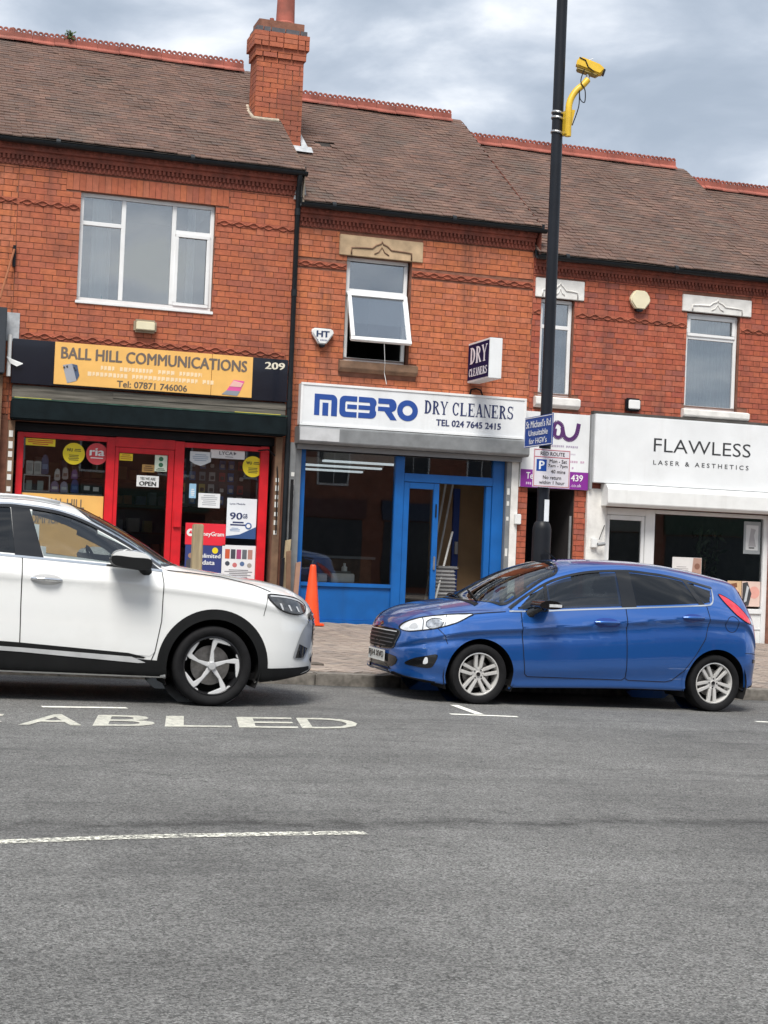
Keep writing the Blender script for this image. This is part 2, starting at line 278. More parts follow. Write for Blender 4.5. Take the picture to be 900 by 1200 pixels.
# ------------------------------------------------------------------ ground
def asphalt():
    m = bpy.data.materials.new('worn_asphalt'); m.use_nodes = True; t = m.node_tree; n = t.nodes; l = t.links; b = n['Principled BSDF']
    tcn = n.new('ShaderNodeTexCoord'); src = tcn.outputs['Object']
    def noise(s, d=4, r=.6, sc=None):
        x = n.new('ShaderNodeTexNoise'); x.inputs['Scale'].default_value = s; x.inputs['Detail'].default_value = d; x.inputs['Roughness'].default_value = r
        if sc:
            mp = n.new('ShaderNodeMapping'); mp.inputs['Scale'].default_value = sc; l.new(src, mp.inputs[0]); l.new(mp.outputs[0], x.inputs['Vector'])
        else: l.new(src, x.inputs['Vector'])
        return x.outputs['Fac']
    def rng(s, a, b_, c, d):
        x = n.new('ShaderNodeMapRange'); x.inputs[1].default_value = a; x.inputs[2].default_value = b_; x.inputs[3].default_value = c; x.inputs[4].default_value = d; l.new(s, x.inputs[0]); return x.outputs[0]
    def mul(a, b_):
        x = n.new('ShaderNodeMath'); x.operation = 'MULTIPLY'; l.new(a, x.inputs[0]); l.new(b_, x.inputs[1]); return x.outputs[0]
    vo = n.new('ShaderNodeTexVoronoi'); vo.inputs['Scale'].default_value = 125; l.new(src, vo.inputs['Vector'])
    sepc = n.new('ShaderNodeSeparateColor'); l.new(vo.outputs['Color'], sepc.inputs[0])
    chips = rng(sepc.outputs[0], 0, 1, .42, 1.6)
    fine = rng(noise(170, 3, .7), .3, .7, .55, 1.45)
    mid = rng(noise(9, 5), .3, .7, .9, 1.1)
    big = rng(noise(.5, 7, .66), .3, .7, .72, 1.24)
    streak = rng(noise(1, 5, .6, (.12, 1.5, 1)), .3, .7, .90, 1.09)
    v = mul(mul(mul(chips, fine), mul(mid, big)), streak)
    col = n.new('ShaderNodeMix'); col.data_type = 'RGBA'; col.blend_type = 'MULTIPLY'; col.inputs[0].default_value = 1; col.inputs[6].default_value = (.175, .174, .168, 1); l.new(v, col.inputs[7])
    # long tar joint beside the lane line
    sp = n.new('ShaderNodeSeparateXYZ'); l.new(src, sp.inputs[0])
    wob = rng(noise(2.2, 5), .3, .7, -.09, .09)
    ln = n.new('ShaderNodeMath'); ln.operation = 'MULTIPLY_ADD'; l.new(sp.outputs[0], ln.inputs[0]); ln.inputs[1].default_value = -.06; l.new(sp.outputs[1], ln.inputs[2])
    su = n.new('ShaderNodeMath'); su.operation = 'ADD'; l.new(ln.outputs[0], su.inputs[0]); l.new(wob, su.inputs[1])
    s2 = n.new('ShaderNodeMath'); s2.operation = 'SUBTRACT'; l.new(su.outputs[0], s2.inputs[0]); s2.inputs[1].default_value = 7.2
    ab = n.new('ShaderNodeMath'); ab.operation = 'ABSOLUTE'; l.new(s2.outputs[0], ab.inputs[0])
    seam = mul(rng(ab.outputs[0], 0, .17, 1, 0), rng(noise(5, 5), .36, .6, .25, 1))
    kd = n.new('ShaderNodeMath'); kd.operation = 'SUBTRACT'; l.new(sp.outputs[1], kd.inputs[0]); kd.inputs[1].default_value = 15.15
    ka = n.new('ShaderNodeMath'); ka.operation = 'ABSOLUTE'; l.new(kd.outputs[0], ka.inputs[0])
    grit = mul(rng(ka.outputs[0], .02, .42, 1, 0), rng(noise(2.5, 6, .7), .35, .6, .25, 1))      # dirt gathered along the kerb
    sm2 = n.new('ShaderNodeMath'); sm2.operation = 'MAXIMUM'; l.new(seam, sm2.inputs[0]); l.new(grit, sm2.inputs[1])
    sc = rng(sm2.outputs[0], 0, 1, 1, .36)
    c2 = n.new('ShaderNodeMix'); c2.data_type = 'RGBA'; c2.blend_type = 'MULTIPLY'; c2.inputs[0].default_value = 1; l.new(col.outputs[2], c2.inputs[6]); l.new(sc, c2.inputs[7])
    # dark oil and tyre patches in the parking bay
    oil = rng(noise(1, 7, .7, (.5, 2.2, 1)), .54, .74, 0, .7)
    c3 = n.new('ShaderNodeMix'); c3.data_type = 'RGBA'; l.new(oil, c3.inputs[0]); l.new(c2.outputs[2], c3.inputs[6]); c3.inputs[7].default_value = (.06, .06, .06, 1)
    # short hairline cracks
    vc = n.new('ShaderNodeTexVoronoi'); vc.feature = 'DISTANCE_TO_EDGE'; vc.inputs['Scale'].default_value = 1.9
    wn = n.new('ShaderNodeTexNoise'); wn.inputs['Scale'].default_value = 6; wn.inputs['Detail'].default_value = 4; l.new(src, wn.inputs['Vector'])
    wm = n.new('ShaderNodeMix'); wm.data_type = 'RGBA'; wm.blend_type = 'ADD'; wm.inputs[0].default_value = .35; l.new(src, wm.inputs[6]); l.new(wn.outputs['Color'], wm.inputs[7]); l.new(wm.outputs[2], vc.inputs['Vector'])
    crk = mul(rng(vc.outputs['Distance'], .0, .012, 1, 0), rng(noise(1.6, 3), .5, .6, 0, .75))
    c4 = n.new('ShaderNodeMix'); c4.data_type = 'RGBA'; l.new(crk, c4.inputs[0]); l.new(c3.outputs[2], c4.inputs[6]); c4.inputs[7].default_value = (.035, .035, .034, 1)
    l.new(c4.outputs[2], b.inputs['Base Color']); b.inputs['Roughness'].default_value = .82; b.inputs['Specular IOR Level'].default_value = .35
    h = n.new('ShaderNodeMath'); h.operation = 'ADD'; l.new(vo.outputs['Distance'], h.inputs[0]); l.new(noise(160, 3, .7), h.inputs[1])
    bp = n.new('ShaderNodeBump'); bp.inputs['Strength'].default_value = .9; bp.inputs['Distance'].default_value = .009; l.new(h.outputs[0], bp.inputs['Height']); l.new(bp.outputs[0], b.inputs['Normal'])
    return m
M['asphalt'] = asphalt()
def worn(name, col, lo, hi, sc=35):
    m = mat(name, col, .8, var=.2, scale=20, bump=.5, bscale=120); t = m.node_tree; n = t.nodes; l = t.links; b = n['Principled BSDF']
    no = n.new('ShaderNodeTexNoise'); no.inputs['Scale'].default_value = sc; no.inputs['Detail'].default_value = 8; no.inputs['Roughness'].default_value = .75
    tcn = n.new('ShaderNodeTexCoord'); l.new(tcn.outputs['Object'], no.inputs['Vector'])
    mr = n.new('ShaderNodeMapRange'); mr.inputs[1].default_value = lo; mr.inputs[2].default_value = hi; mr.inputs[3].default_value = 0; mr.inputs[4].default_value = 1; l.new(no.outputs['Fac'], mr.inputs[0]); l.new(mr.outputs[0], b.inputs['Alpha'])
    return m
M['line_paint'] = worn('worn_white_road_paint', (.78, .77, .70), .33, .42)
M['line_worn'] = worn('rubbed_white_road_paint', (.70, .69, .60), .44, .55, 45)
road = MB()
for i in range(8):
    for j in range(8):
        x0, x1, y0, y1 = -200+50*i, -150+50*i, -160+50*j, -110+50*j
        road.face([(x0, y0, gz(x0)), (x1, y0, gz(x1)), (x1, y1, gz(x1)), (x0, y1, gz(x0))])
road = tag(road.build('road', M['asphalt']), None, None, kind='structure')
def strip(name, pts, w_, mt, par=road, dz=.004):
    mb = MB()
    for (a, b) in zip(pts[:-1], pts[1:]):
        d = Vector((b[0]-a[0], b[1]-a[1])).normalized(); nx, ny = -d.y*w_/2, d.x*w_/2
        mb.face([(p[0]+s*nx, p[1]+s*ny, gz(p[0]+s*nx)+dz) for p, s in ((a, -1), (b, -1), (b, 1), (a, 1))])
    return mb.build(name, mt, par)
for ch, x0, x1 in (('D', -.72, -.17), ('I', -.05, .03), ('S', .24, .81), ('A', .962, 1.40), ('B', 1.494, 1.93), ('L', 2.03, 2.52), ('E', 2.60, 3.05), ('D', 3.10, 3.58)):
    letters(ch, x0, x1, 0, .70, 0, None, road, bold=.010, name='marking_letter', depth=0, mt=M['line_paint'],
            mapf=lambda p: (p[0]+.19*p[2], 11.10+.108*(p[0]-.96)+p[2], gz(p[0]+.19*p[2])+.004-8*p[1]))
strip('marking_line', [(1.24, 12.33), (1.92, 12.42)], .09, M['line_paint'])
strip('marking_line', [(-1.9, 6.60), (-.6, 6.74), (.54, 6.84), (.95, 6.93), (1.4, 7.0), (1.85, 7.05), (2.27, 7.085)], .09, M['line_worn'])
strip('marking_line', [(6.9, 7.7), (11.0, 8.2)], .085, M['line_worn'])
strip('marking_line', [(4.80, 12.68), (5.42, 12.62)], .085, M['line_paint'])
strip('marking_line', [(5.10, 12.73), (5.145, 13.5)], .085, M['line_paint'])
strip('marking_line', [(7.95, 12.81), (8.6, 12.74)], .085, M['line_paint'])
# pavement
M['paver_bed'] = mat('jointing_sand', (.13, .11, .095), .95, var=.2)
M['paver'] = mat('grey_buff_paving_block', (.28, .23, .19), .9, var=.2, scale=1.2, bump=.4, bscale=80, rnd=[(.24, .195, .165), (.30, .25, .21), (.27, .215, .18), (.21, .18, .16), (.33, .27, .22), (.24, .195, .165)], dirt=.5, dirtcol=(.14, .125, .11))
M['kerb'] = mat('granite_kerb', (.17, .155, .135), .9, var=.35, scale=14, bump=.5, bscale=60, dirt=.5, dirtcol=(.06, .055, .05))
M['kerb2'] = mat('dark_joint', (.05, .05, .045), .95)
def slope_box(mb, x0, x1, y0, y1, zf, zt):
    n = len(mb.v); mb.v += [(x, y, zf(x, y)) for x, y in ((x0, y0), (x1, y0), (x1, y1), (x0, y1))]+[(x, y, zt(x, y)) for x, y in ((x0, y0), (x1, y0), (x1, y1), (x0, y1))]
    for q in ((0, 3, 2, 1), (4, 5, 6, 7), (0, 1, 5, 4), (1, 2, 6, 5), (2, 3, 7, 6), (3, 0, 4, 7)): mb.f.append(tuple(n+i for i in q)); mb.m.append(0)
pb = MB(); slope_box(pb, -40, 60, 15.29, 31, lambda x, y: gz(x)-.3, lambda x, y: pav(x, min(y, 22.6))-.008 if y < 23 else pav(x, 22.6)+.1)
pavement = tag(pb.build('pavement', M['paver_bed']), None, None, kind='structure')
x = -8.0
while x < 26:
    ln = random.choice((.86, .92, .9)); a = x; b_ = x+ln-.012; dy = random.uniform(-.006, .006); dz = random.uniform(-.006, .004)
    mb = MB(); slope_box(mb, a, b_, 15.15+dy, 15.285, lambda x, y: gz(x)-.2, lambda x, y: pav(x, 15.3)+dz-(.012 if y < 15.2 else 0))
    mb.build('kerb_stone', M['kerb'], pavement, bevel=.012, smooth=40); x += ln
t_ = tag(MB().box(-.085, .085, -.03, .03, .0, .012, Matrix.Rotation(R(8), 4, 'Z')).build('litter', mat('white_litter', (.75, .75, .74), .7), at=(2.98, 15.08, gz(2.98)+.003), bevel=.004), 'crumpled white scrap lying at the foot of the kerb between the cars', 'litter')
# opposite footway behind the camera
pb = MB(); slope_box(pb, -40, 60, -9.5, -1.6, lambda x, y: gz(x)-.3, lambda x, y: gz(x)+.13)
tag(pb.build('opposite_pavement', M['paver']), None, None, kind='structure')
# herringbone paving blocks
def proj(P):
    v = Vector(P)-CAM; d = v.dot(_f); return 450+1800*v.dot(_r)/d, 600-1800*v.dot(_u)/d
cand = []
c45 = math.cos(R(45)); WB = .103
for i in range(-90, 90):
    for j in range(-90, 90):
        k = (i-j) % 4
        if k == 0: u0, v0, uw, vw = i, j, 2, 1
        elif k == 3: u0, v0, uw, vw = i, j, 1, 2
        else: continue
        uc, vc = (u0+uw/2)*WB, (v0+vw/2)*WB
        X = 8.2+c45*(uc-vc); Y = 18.65+c45*(uc+vc)
        if 1.2 < X < 15.6 and 15.38 < Y < 21.94: cand.append((X, Y, k))
def block(k):
    mb = MB(); hu, hv = ((WB-.003), (WB/2-.003)) if k == 0 else ((WB/2-.003), (WB-.003))
    return mb.box(-hu, hu, -hv, hv, -.03, 0)
bm0 = block(0).mesh('paving_block', M['paver']); bm3 = block(3).mesh('paving_block', M['paver'])
def vis(c):
    px, py = proj((c[0], c[1], pav(c[0], c[1])))
    if 362 < px < 455 and 726 < py < 800: return 0
    if 872 < px < 905 and py > 740: return 1
    return 2
cand.sort(key=lambda c: (vis(c), c[1]))
rest = MB()
rotz = Matrix.Rotation(R(45), 4, 'Z')
for q, (X, Y, k) in enumerate(cand):
    z = pav(X, Y)+random.uniform(-.002, .002)
    tl = (math.atan(.0315)+random.uniform(-.006, .006), math.atan(-G)*1+random.uniform(-.006, .006), 0)
    if q < 300:
        o = inst('paving_block', bm0 if k == 0 else bm3, pavement, (X, Y, z)); o.rotation_euler = (Matrix.Rotation(tl[0], 4, 'X') @ Matrix.Rotation(tl[1], 4, 'Y') @ rotz).to_euler()
    else:
        hu, hv = ((WB-.003), (WB/2-.003)) if k == 0 else ((WB/2-.003), (WB-.003))
        M4 = Matrix.Translation((X, Y, z)) @ Matrix.Rotation(tl[0], 4, 'X') @ Matrix.Rotation(tl[1], 4, 'Y') @ rotz
        rest.box(-hu, hu, -hv, hv, -.03, 0, M4, skip='b')
tag(rest.build('paving_blocks', M['paver'], pavement, recalc=False), None, None, kind='stuff')
# iron cover set in the paving
cx, cy = 4.35, 16.0
MB().box(-.19, .19, -.13, .13, -.02, .012).build('service_cover', mat('rusty_iron_cover', (.10, .085, .07), .8, var=.3, scale=20, bump=.6, bscale=60), pavement, at=(cx, cy, pav(cx, cy)))
# ------------------------------------------------------------------ houses
YF = 22.0; YR = 25.5; YE = 21.8
def rects_minus(x0, x1, z0, z1, holes):
    xs = sorted({x0, x1, *[min(max(h[i], x0), x1) for h in holes for i in (0, 1)]}); zs = sorted({z0, z1, *[min(max(h[i], z0), z1) for h in holes for i in (2, 3)]})
    for a, b in zip(xs[:-1], xs[1:]):
        for c, d in zip(zs[:-1], zs[1:]):
            mx, mz = (a+b)/2, (c+d)/2
            if not any(h[0] < mx < h[1] and h[2] < mz < h[3] for h in holes): yield a, b, c, d
CRS, BL, BH, JT = .0865, .226, .110, .009
def brick_mesh(l, m): return MB().box(-l/2, l/2, 0, .03, -(CRS-JT)/2, (CRS-JT)/2, skip='y').mesh('brick', m)
def brickwork(wall, x0, x1, z0, z1, holes, mt, yb, quota, seed, dep=.010):
    """Flemish bond; whole bricks become parts up to the quota, the cut ones and the rest one joined part"""
    rnd = random.Random(seed); full = []; cut = []
    row = 0; z = z0
    while z < z1-.02:
        h = min(CRS, z1-z); x = x0-(0 if row % 2 == 0 else (BL+JT)*.75)+rnd.uniform(-.01, .01); st = row % 2 == 0
        k = 0
        while x < x1:
            l = BL if (k % 2 == 0) else BH
            a, b = max(x, x0)+JT/2, min(x+l+JT, x1)-JT/2
            segs = [(a, b)]
            for hx0, hx1, hz0, hz1 in holes:
                if z+h-.012 > hz0 and z+.012 < hz1:
                    ns = []
                    for s, t in segs:
                        if hx1 <= s or hx0 >= t: ns.append((s, t)); continue
                        if s < hx0: ns.append((s, hx0-.002))
                        if t > hx1: ns.append((hx1+.002, t))
                    segs = ns
            for s, t in segs:
                if t-s < .015: continue
                if abs((t-s)-l) < 1e-4 and h > CRS-.001: full.append(((s+t)/2, z+h/2, l))
                else: cut.append((s, t, z+JT/2, z+h-JT/2))
            x += l+JT; k += 1
        z += CRS; row += 1
    def key(f):
        px, py = proj((f[0], YF, f[1])); return (0 if (2 < px < 898 and py > 2) else 1, -f[2], (Vector((f[0], YF, f[1]))-CAM).length)
    full.sort(key=key)
    ms = {BL: brick_mesh(BL, mt), BH: brick_mesh(BH, mt)}
    rest = MB()
    for i, (cx, cz, l) in enumerate(full):
        y = yb-dep+rnd.uniform(-.003, .003); rz = rnd.uniform(-.006, .006)
        if i < quota: inst('brick', ms[l], wall, (cx, y, cz), (rnd.uniform(-.02, .02), 0, rz))
        else: rest.box(cx-l/2, cx+l/2, y, y+.03, cz-(CRS-JT)/2, cz+(CRS-JT)/2, skip='y')
    for s, t, a, b in cut:
        y = yb-dep+rnd.uniform(-.003, .003); rest.box(s, t, y, y+.03, a, b, skip='y')
    tag(rest.build('brickwork', mt, wall, recalc=False), None, None, kind='stuff')
def roof(house, x0, x1, ze, zr, quota, seed, mt, gone=()):
    rnd = random.Random(seed)
    s = (zr-ze)/(YR-YE); ang = math.atan(s); ca, sa = math.cos(ang), math.sin(ang); Ls = math.hypot(zr-ze, YR-YE)
    mb = MB()
    mb.face([(x0, YE, ze-.03), (x1, YE, ze-.03), (x1, YR, zr-.03), (x0, YR, zr-.03)])
    mb.face([(x0, YR, zr-.03), (x1, YR, zr-.03), (x1, 2*YR-YE, ze-.03), (x0, 2*YR-YE, ze-.03)])
    rf = mb.build('roof', M['under_tile'], house)
    g, wd = .112, .168; n = int(Ls/g); tiles = []
    for c in range(n+1):
        off = (wd/2 if c % 2 else 0); k = -1
        while True:
            a = x0+off+k*wd; b = a+wd-.004; k += 1
            if a >= x1: break
            a, b = max(a, x0), min(b, x1)
            if b-a < .03: continue
            tiles.append((c, a, b))
    def key(t):
        c, a, b = t; d = c*g; P = ((a+b)/2, YE+d*ca, ze+d*sa); px, py = proj(P)
        return (0 if (1 < px < 899 and py > 1 and b-a > wd-.02) else 1, c)
    tiles.sort(key=key)
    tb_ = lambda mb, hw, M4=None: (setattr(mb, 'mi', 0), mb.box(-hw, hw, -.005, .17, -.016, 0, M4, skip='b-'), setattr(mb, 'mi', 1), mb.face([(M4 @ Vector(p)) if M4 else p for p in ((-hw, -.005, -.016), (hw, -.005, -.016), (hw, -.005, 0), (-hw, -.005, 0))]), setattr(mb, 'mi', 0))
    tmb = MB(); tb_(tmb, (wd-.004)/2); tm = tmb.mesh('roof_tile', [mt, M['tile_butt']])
    wave = lambda x, d: .012*math.sin(x*1.7+seed)*math.sin(d*1.3+seed*.7)+.006*math.sin(x*4.1+d*2.2)
    rest = MB(); q = 0
    for c, a, b in tiles:
        d = c*g; cx = (a+b)/2
        if any(abs(cx-gx) < gw and abs(d-gd) < gh for gx, gd, gw, gh in gone): continue
        r1 = ang-.115+rnd.gauss(0, .009); M4 = Matrix.Translation((cx, YE+d*ca+rnd.gauss(0, .003), ze+d*sa+.006+wave(cx, d)+rnd.gauss(0, .0012))) @ Matrix.Rotation(r1, 4, 'X') @ Matrix.Rotation(rnd.gauss(0, .006), 4, 'Y') @ Matrix.Rotation(rnd.gauss(0, .007), 4, 'Z')
        if q < quota and b-a > wd-.02:
            o = inst('roof_tile', tm, rf, M4.to_translation()); o.rotation_euler = M4.to_euler(); q += 1
        else: tb_(rest, (b-a)/2, M4)
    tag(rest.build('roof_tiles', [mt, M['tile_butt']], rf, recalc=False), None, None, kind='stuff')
    return rf
def ridge_mesh():
    mb = MB(); w_ = .348
    for s in (-1, 1):      # two sloping wings
        a = [(0, .03), (s*.10, -.045), (s*.10, -.067), (0, .005)]
        mb.prism(a, lambda p: (-w_/2, p[0], p[1]), lambda p: (w_/2, p[0], p[1]))
    mb.box(-w_/2, w_/2, -.026, .026, .0, .082)
    for k in range(4):     # row of pierced round crests
        cx = -w_/2+w_/8+k*w_/4; n = 12; ro, ri = .0435, .019
        ring = [(math.cos(2*math.pi*i/n), math.sin(2*math.pi*i/n)) for i in range(n)]
        b = len(mb.v)
        for y in (-.02, .02):
            for r in (ro, ri): mb.v += [(cx+r*c, y, .112+r*s_) for c, s_ in ring]
        for i in range(n):
            j = (i+1) % n
            for q in ((b+i, b+j, b+n+j, b+n+i), (b+2*n+j, b+2*n+i, b+3*n+i, b+3*n+j), (b+j, b+i, b+2*n+i, b+2*n+j), (b+n+i, b+n+j, b+3*n+j, b+3*n+i)): mb.f.append(q); mb.m.append(0)
    return mb.mesh('ridge_tile', M['ridge'])
RIDGE = ridge_mesh()
def ridge(rf, x0, x1, zr, seed):
    rnd = random.Random(seed); x = x0+.18
    while x < x1-.1:
        o = inst('ridge_tile', RIDGE, rf, (x, YR, zr+.035+rnd.uniform(-.006, .006)), (0, rnd.uniform(-.012, .012), rnd.uniform(-.01, .01))); x += .352
def wave_course(house, x0, x1, z, mt, h=.09, y=YF-.012):
    mb = MB(); mb.box(x0, x1, y-.002, YF, z-h/2, z+h/2)
    n = int((x1-x0)/.028)
    for s in (0, 1):       # two crossing rope mouldings
        pts = [(x0+.02+(x1-x0-.04)*i/n, y-.008-(.006*s), z+(.022 if s == 0 else -.022)*math.cos(i*math.pi/4)+(-.012+.024*s)) for i in range(n+1)]
        mb.tube(pts, .0075, 5)
    return mb.build('string_course', mt, house, smooth=50)
def dentils(house, x0, x1, z0, z1, mt):
    mb = MB(); h = z1-z0; m = z0+h*.45
    mb.box(x0, x1, YF-.02, YF, z0, m); mb.box(x0, x1, YF-.055, YF, m+.001, m+h*.22); mb.box(x0, x1, YF-.095, YF, m+h*.22+.001, z1)
    st = mb.build('frieze', mt, house)
    mb = MB(); n = int((x1-x0)/.062)
    for i in range(n):
        x = x0+(i+.2)*(x1-x0)/n; mb.box(x, x+.034, YF-.052, YF-.019, m-h*.2, m-.001); mb.box(x+.026, x+.052, YF-.036, YF-.0195, z0+.012, m-h*.22)
        if i % 2 == 0: mb.box(x, x+.05, YF-.115, YF-.094, z1-h*.2, z1-.005)
    tag(mb.build('dentils', mt, st), None, None, kind='stuff')
def gutter(house, x0, x1, z):
    mb = MB(); y = YF-.17; n = 8
    prof = [(y+.062*math.cos(math.pi+math.pi*i/n), z+.062*math.sin(math.pi+math.pi*i/n)) for i in range(n+1)]
    prof += [(y+.052*math.cos(2*math.pi-math.pi*i/n), z+.052*math.sin(2*math.pi-math.pi*i/n)) for i in range(n+1)]
    mb.prism(prof, lambda p: (x0, p[0], p[1]), lambda p: (x1, p[0], p[1]))
    g = mb.build('gutter', M['gutter'], house, smooth=40)
    mb = MB(); mb.box(x0, x1, YF-.098, YF-.07, z-.02, z+.1)
    mb.build('fascia_board', M['gutter'], house)
    x = x0+.5
    while x < x1-.1:
        MB().lathe([(.066, -.03), (.066, .03)], 16, Matrix.Translation((x, y, z)) @ Matrix.Rotation(R(90), 4, 'Y')).build('gutter_joint', M['gutter'], g, smooth=True); x += 1.9
    return g
def shell(house, x0, x1, zt, ztop, zr, holes, zb0=None):
    """front wall with openings, party walls and back wall"""
    mb = MB(); zb = (gz(x1)+.2) if zb0 is None else zb0
    for a, b, c, d in rects_minus(x0, x1, zb, ztop, holes): mb.face([(a, YF, c), (b, YF, c), (b, YF, d), (a, YF, d)])
    for hx0, hx1, hz0, hz1 in holes:
        D = .24
        for q in (((hx0, hz0), (hx0, hz1)), ((hx0, hz1), (hx1, hz1)), ((hx1, hz1), (hx1, hz0)), ((hx1, hz0), (hx0, hz0))):
            mb.face([(q[0][0], YF, q[0][1]), (q[1][0], YF, q[1][1]), (q[1][0], YF+D, q[1][1]), (q[0][0], YF+D, q[0][1])])
    yb = 2*YR-YF
    for x in (x0+.001, x1-.001):
        mb.face([(x, YF, zb), (x, yb, zb), (x, yb, ztop), (x, YR, zr-.05), (x, YF, ztop)])
    mb.face([(x0, yb, zb), (x1, yb, zb), (x1, yb, ztop), (x0, yb, ztop)])
    return mb.build('wall', M['mortar'], house, recalc=False)
def upvc_window(name, par, x0, x1, z0, z1, mull=(), trans=(), y=YF+.07, fr=.055, mt=None, glassm=None, casem=(), cill=True, panes=None):
    """outer frame, mullions, transoms (xa, xb, z), one glass pane per light"""
    mt = mt or M['upvc']; mb = MB(); D = .06
    mb.box(x0, x1, y, y+D, z1-fr, z1); mb.box(x0, x1, y, y+D, z0, z0+fr); mb.box(x0, x0+fr, y, y+D, z0+fr, z1-fr); mb.box(x1-fr, x1, y, y+D, z0+fr, z1-fr)
    for m in mull: mb.box(m-fr*.55, m+fr*.55, y+.001, y+D-.001, z0+fr, z1-fr)
    for a, b, z in trans: mb.box(a, b, y+.002, y+D-.002, z-fr*.55, z+fr*.55)
    f = mb.build('window', mt, par, bevel=.006, smooth=40)
    for a, b, c, d in casem:            # opening casement: thicker inner frame
        t = .05; m2 = MB(); yy = y-.016
        m2.box(a, b, yy, y+.02, d-t, d); m2.box(a, b, yy, y+.02, c, c+t); m2.box(a, a+t, yy, y+.02, c+t, d-t); m2.box(b-t, b, yy, y+.02, c+t, d-t)
        m2.build('casement', mt, f, bevel=.005, smooth=40)
    for a, b, c, d in (panes or [(x0+fr, x1-fr, z0+fr, z1-fr)]):
        MB().box(a-.005, b+.005, y+.028, y+.034, c-.005, d+.005).build('pane', glassm or M['window_glass'], f)
    if cill: MB().box(x0-.02, x1+.02, y-.10, y+.02, z0-.045, z0-.002).build('sill', mt, f, bevel=.006, smooth=40)
    return f
def room_box(house, x0, x1, z0, z1, depth, mt, y0=YF+.2, floor=None):
    mb = MB(); mb.box(x0, x1, y0, y0+depth, z0, z1, skip='-'); return mb.build('room', mt, house, recalc=False)
def curtain(house, x0, x1, z0, z1, y, mt, amp=.02, per=.09):
    mb = MB(); n = max(6, int((x1-x0)/.02)); pts = [(x0+(x1-x0)*i/n, y+amp*math.sin((x1-x0)*i/n/per*6.28)+amp*.4*math.sin(i*1.7)) for i in range(n+1)]
    for a, b in zip(pts[:-1], pts[1:]): mb.face([(a[0], a[1], z0), (b[0], b[1], z0), (b[0], b[1], z1), (a[0], a[1], z1)])
    return mb.build('curtain', mt, house, smooth=True)
def lintel(par, x0, x1, z0, z1, mt, mt2):
    y = YF-.035; mb = MB(); mb.box(x0, x1, y, YF+.05, z0, z1)
    l = mb.build('lintel', mt, par, bevel=.008, smooth=40)
    # carved ogee moulding along the lower edge
    c = (x0+x1)/2; w2 = (x1-x0)*.36; h = z1-z0
    pts = [(c-w2, z0+.02), (c-w2, z0+.10*h/.26), (c-w2*.75, z0+.42*h), (c-w2*.32, z0+.44*h), (c-w2*.18, z0+.62*h), (c-.02, z0+.70*h), (c, z0+.82*h), (c+.02, z0+.70*h), (c+w2*.18, z0+.62*h), (c+w2*.32, z0+.44*h), (c+w2*.75, z0+.42*h), (c+w2, z0+.10*h/.26), (c+w2, z0+.02)]
    MB().tube([(p[0], y-.002, p[1]) for p in pts], .014, 6).build('moulding', mt2, l, smooth=True)
    MB().tube([(c-w2*.24, y-.001, z0+.18*h), (c-w2*.1, y-.001, z0+.3*h), (c, y-.001, z0+.55*h), (c+w2*.1, y-.001, z0+.3*h), (c+w2*.24, y-.001, z0+.18*h)], .011, 6).build('moulding', mt2, l, smooth=True)
    return l
def stone_sill(par, x0, x1, z0, z1, mt):
    mb = MB(); mb.prism([(YF-.11, z1-.02), (YF-.11, z0+.045), (YF-.085, z0+.02), (YF-.05, z0), (YF+.06, z0), (YF+.06, z1), (YF-.05, z1)], lambda p: (x0, p[0], p[1]), lambda p: (x1, p[0], p[1]))
    return mb.build('stone_sill', mt, par, bevel=.006, smooth=40)
HX = [-2.6, 1.56, 5.62, 9.42, 13.9, 18.2]
EAVE = [6.98, 6.98, 6.53, 6.13, 5.82]; RDG = [9.45, 9.45, 9.08, 8.74, 8.45]
# --- house at the left edge
h0 = thing('terraced_house', 'neighbouring brick house at the left edge with a dark shop fascia end', 'house', (-.5, 23, pav(-.5, 22)), 'terraced houses in the row')
w0 = shell(h0, HX[0], HX[1], 0, 6.95, RDG[0], [(-2.2, 1.3, .2, 3.0)])
brickwork(w0, HX[0], HX[1], 3.1, 6.60, [], M['brick_bright'], YF, 60, 11)
r0 = roof(h0, HX[0], HX[1], EAVE[0], RDG[0], 60, 2, M['tile']); ridge(r0, HX[0], HX[1], RDG[0], 1)
dentils(h0, HX[0], HX[1], 6.60, 6.90, M['terracotta']); gutter(h0, HX[0], HX[1]-.002, EAVE[0]-.05)
wave_course(h0, HX[0], HX[1], 6.09, M['string'])
MB().box(HX[0]+.05, 1.47, YF-.28, YF-.02, 3.64, 4.55).build('fascia', M['slate'], h0, bevel=.01)
MB().box(1.475, 1.66, YF-.03, YF-.012, 4.12, 4.52).build('flashing', M['lead'], h0)
MB().box(1.28, 1.46, YF-.16, YF-.02, pav(1.3, 22), 3.63).build('pilaster', M['wood_dark'], h0)
MB().box(HX[0]+.1, 1.27, YF+.05, YF+.08, pav(0, 22), 3.0).build('shopfront', M['black_gloss'], h0)
MB().tube([(1.535, YF-.1, 3.62), (1.535, YF-.1, 4.2)], .03, 10).build('conduit', M['white_plastic'], h0, smooth=40)
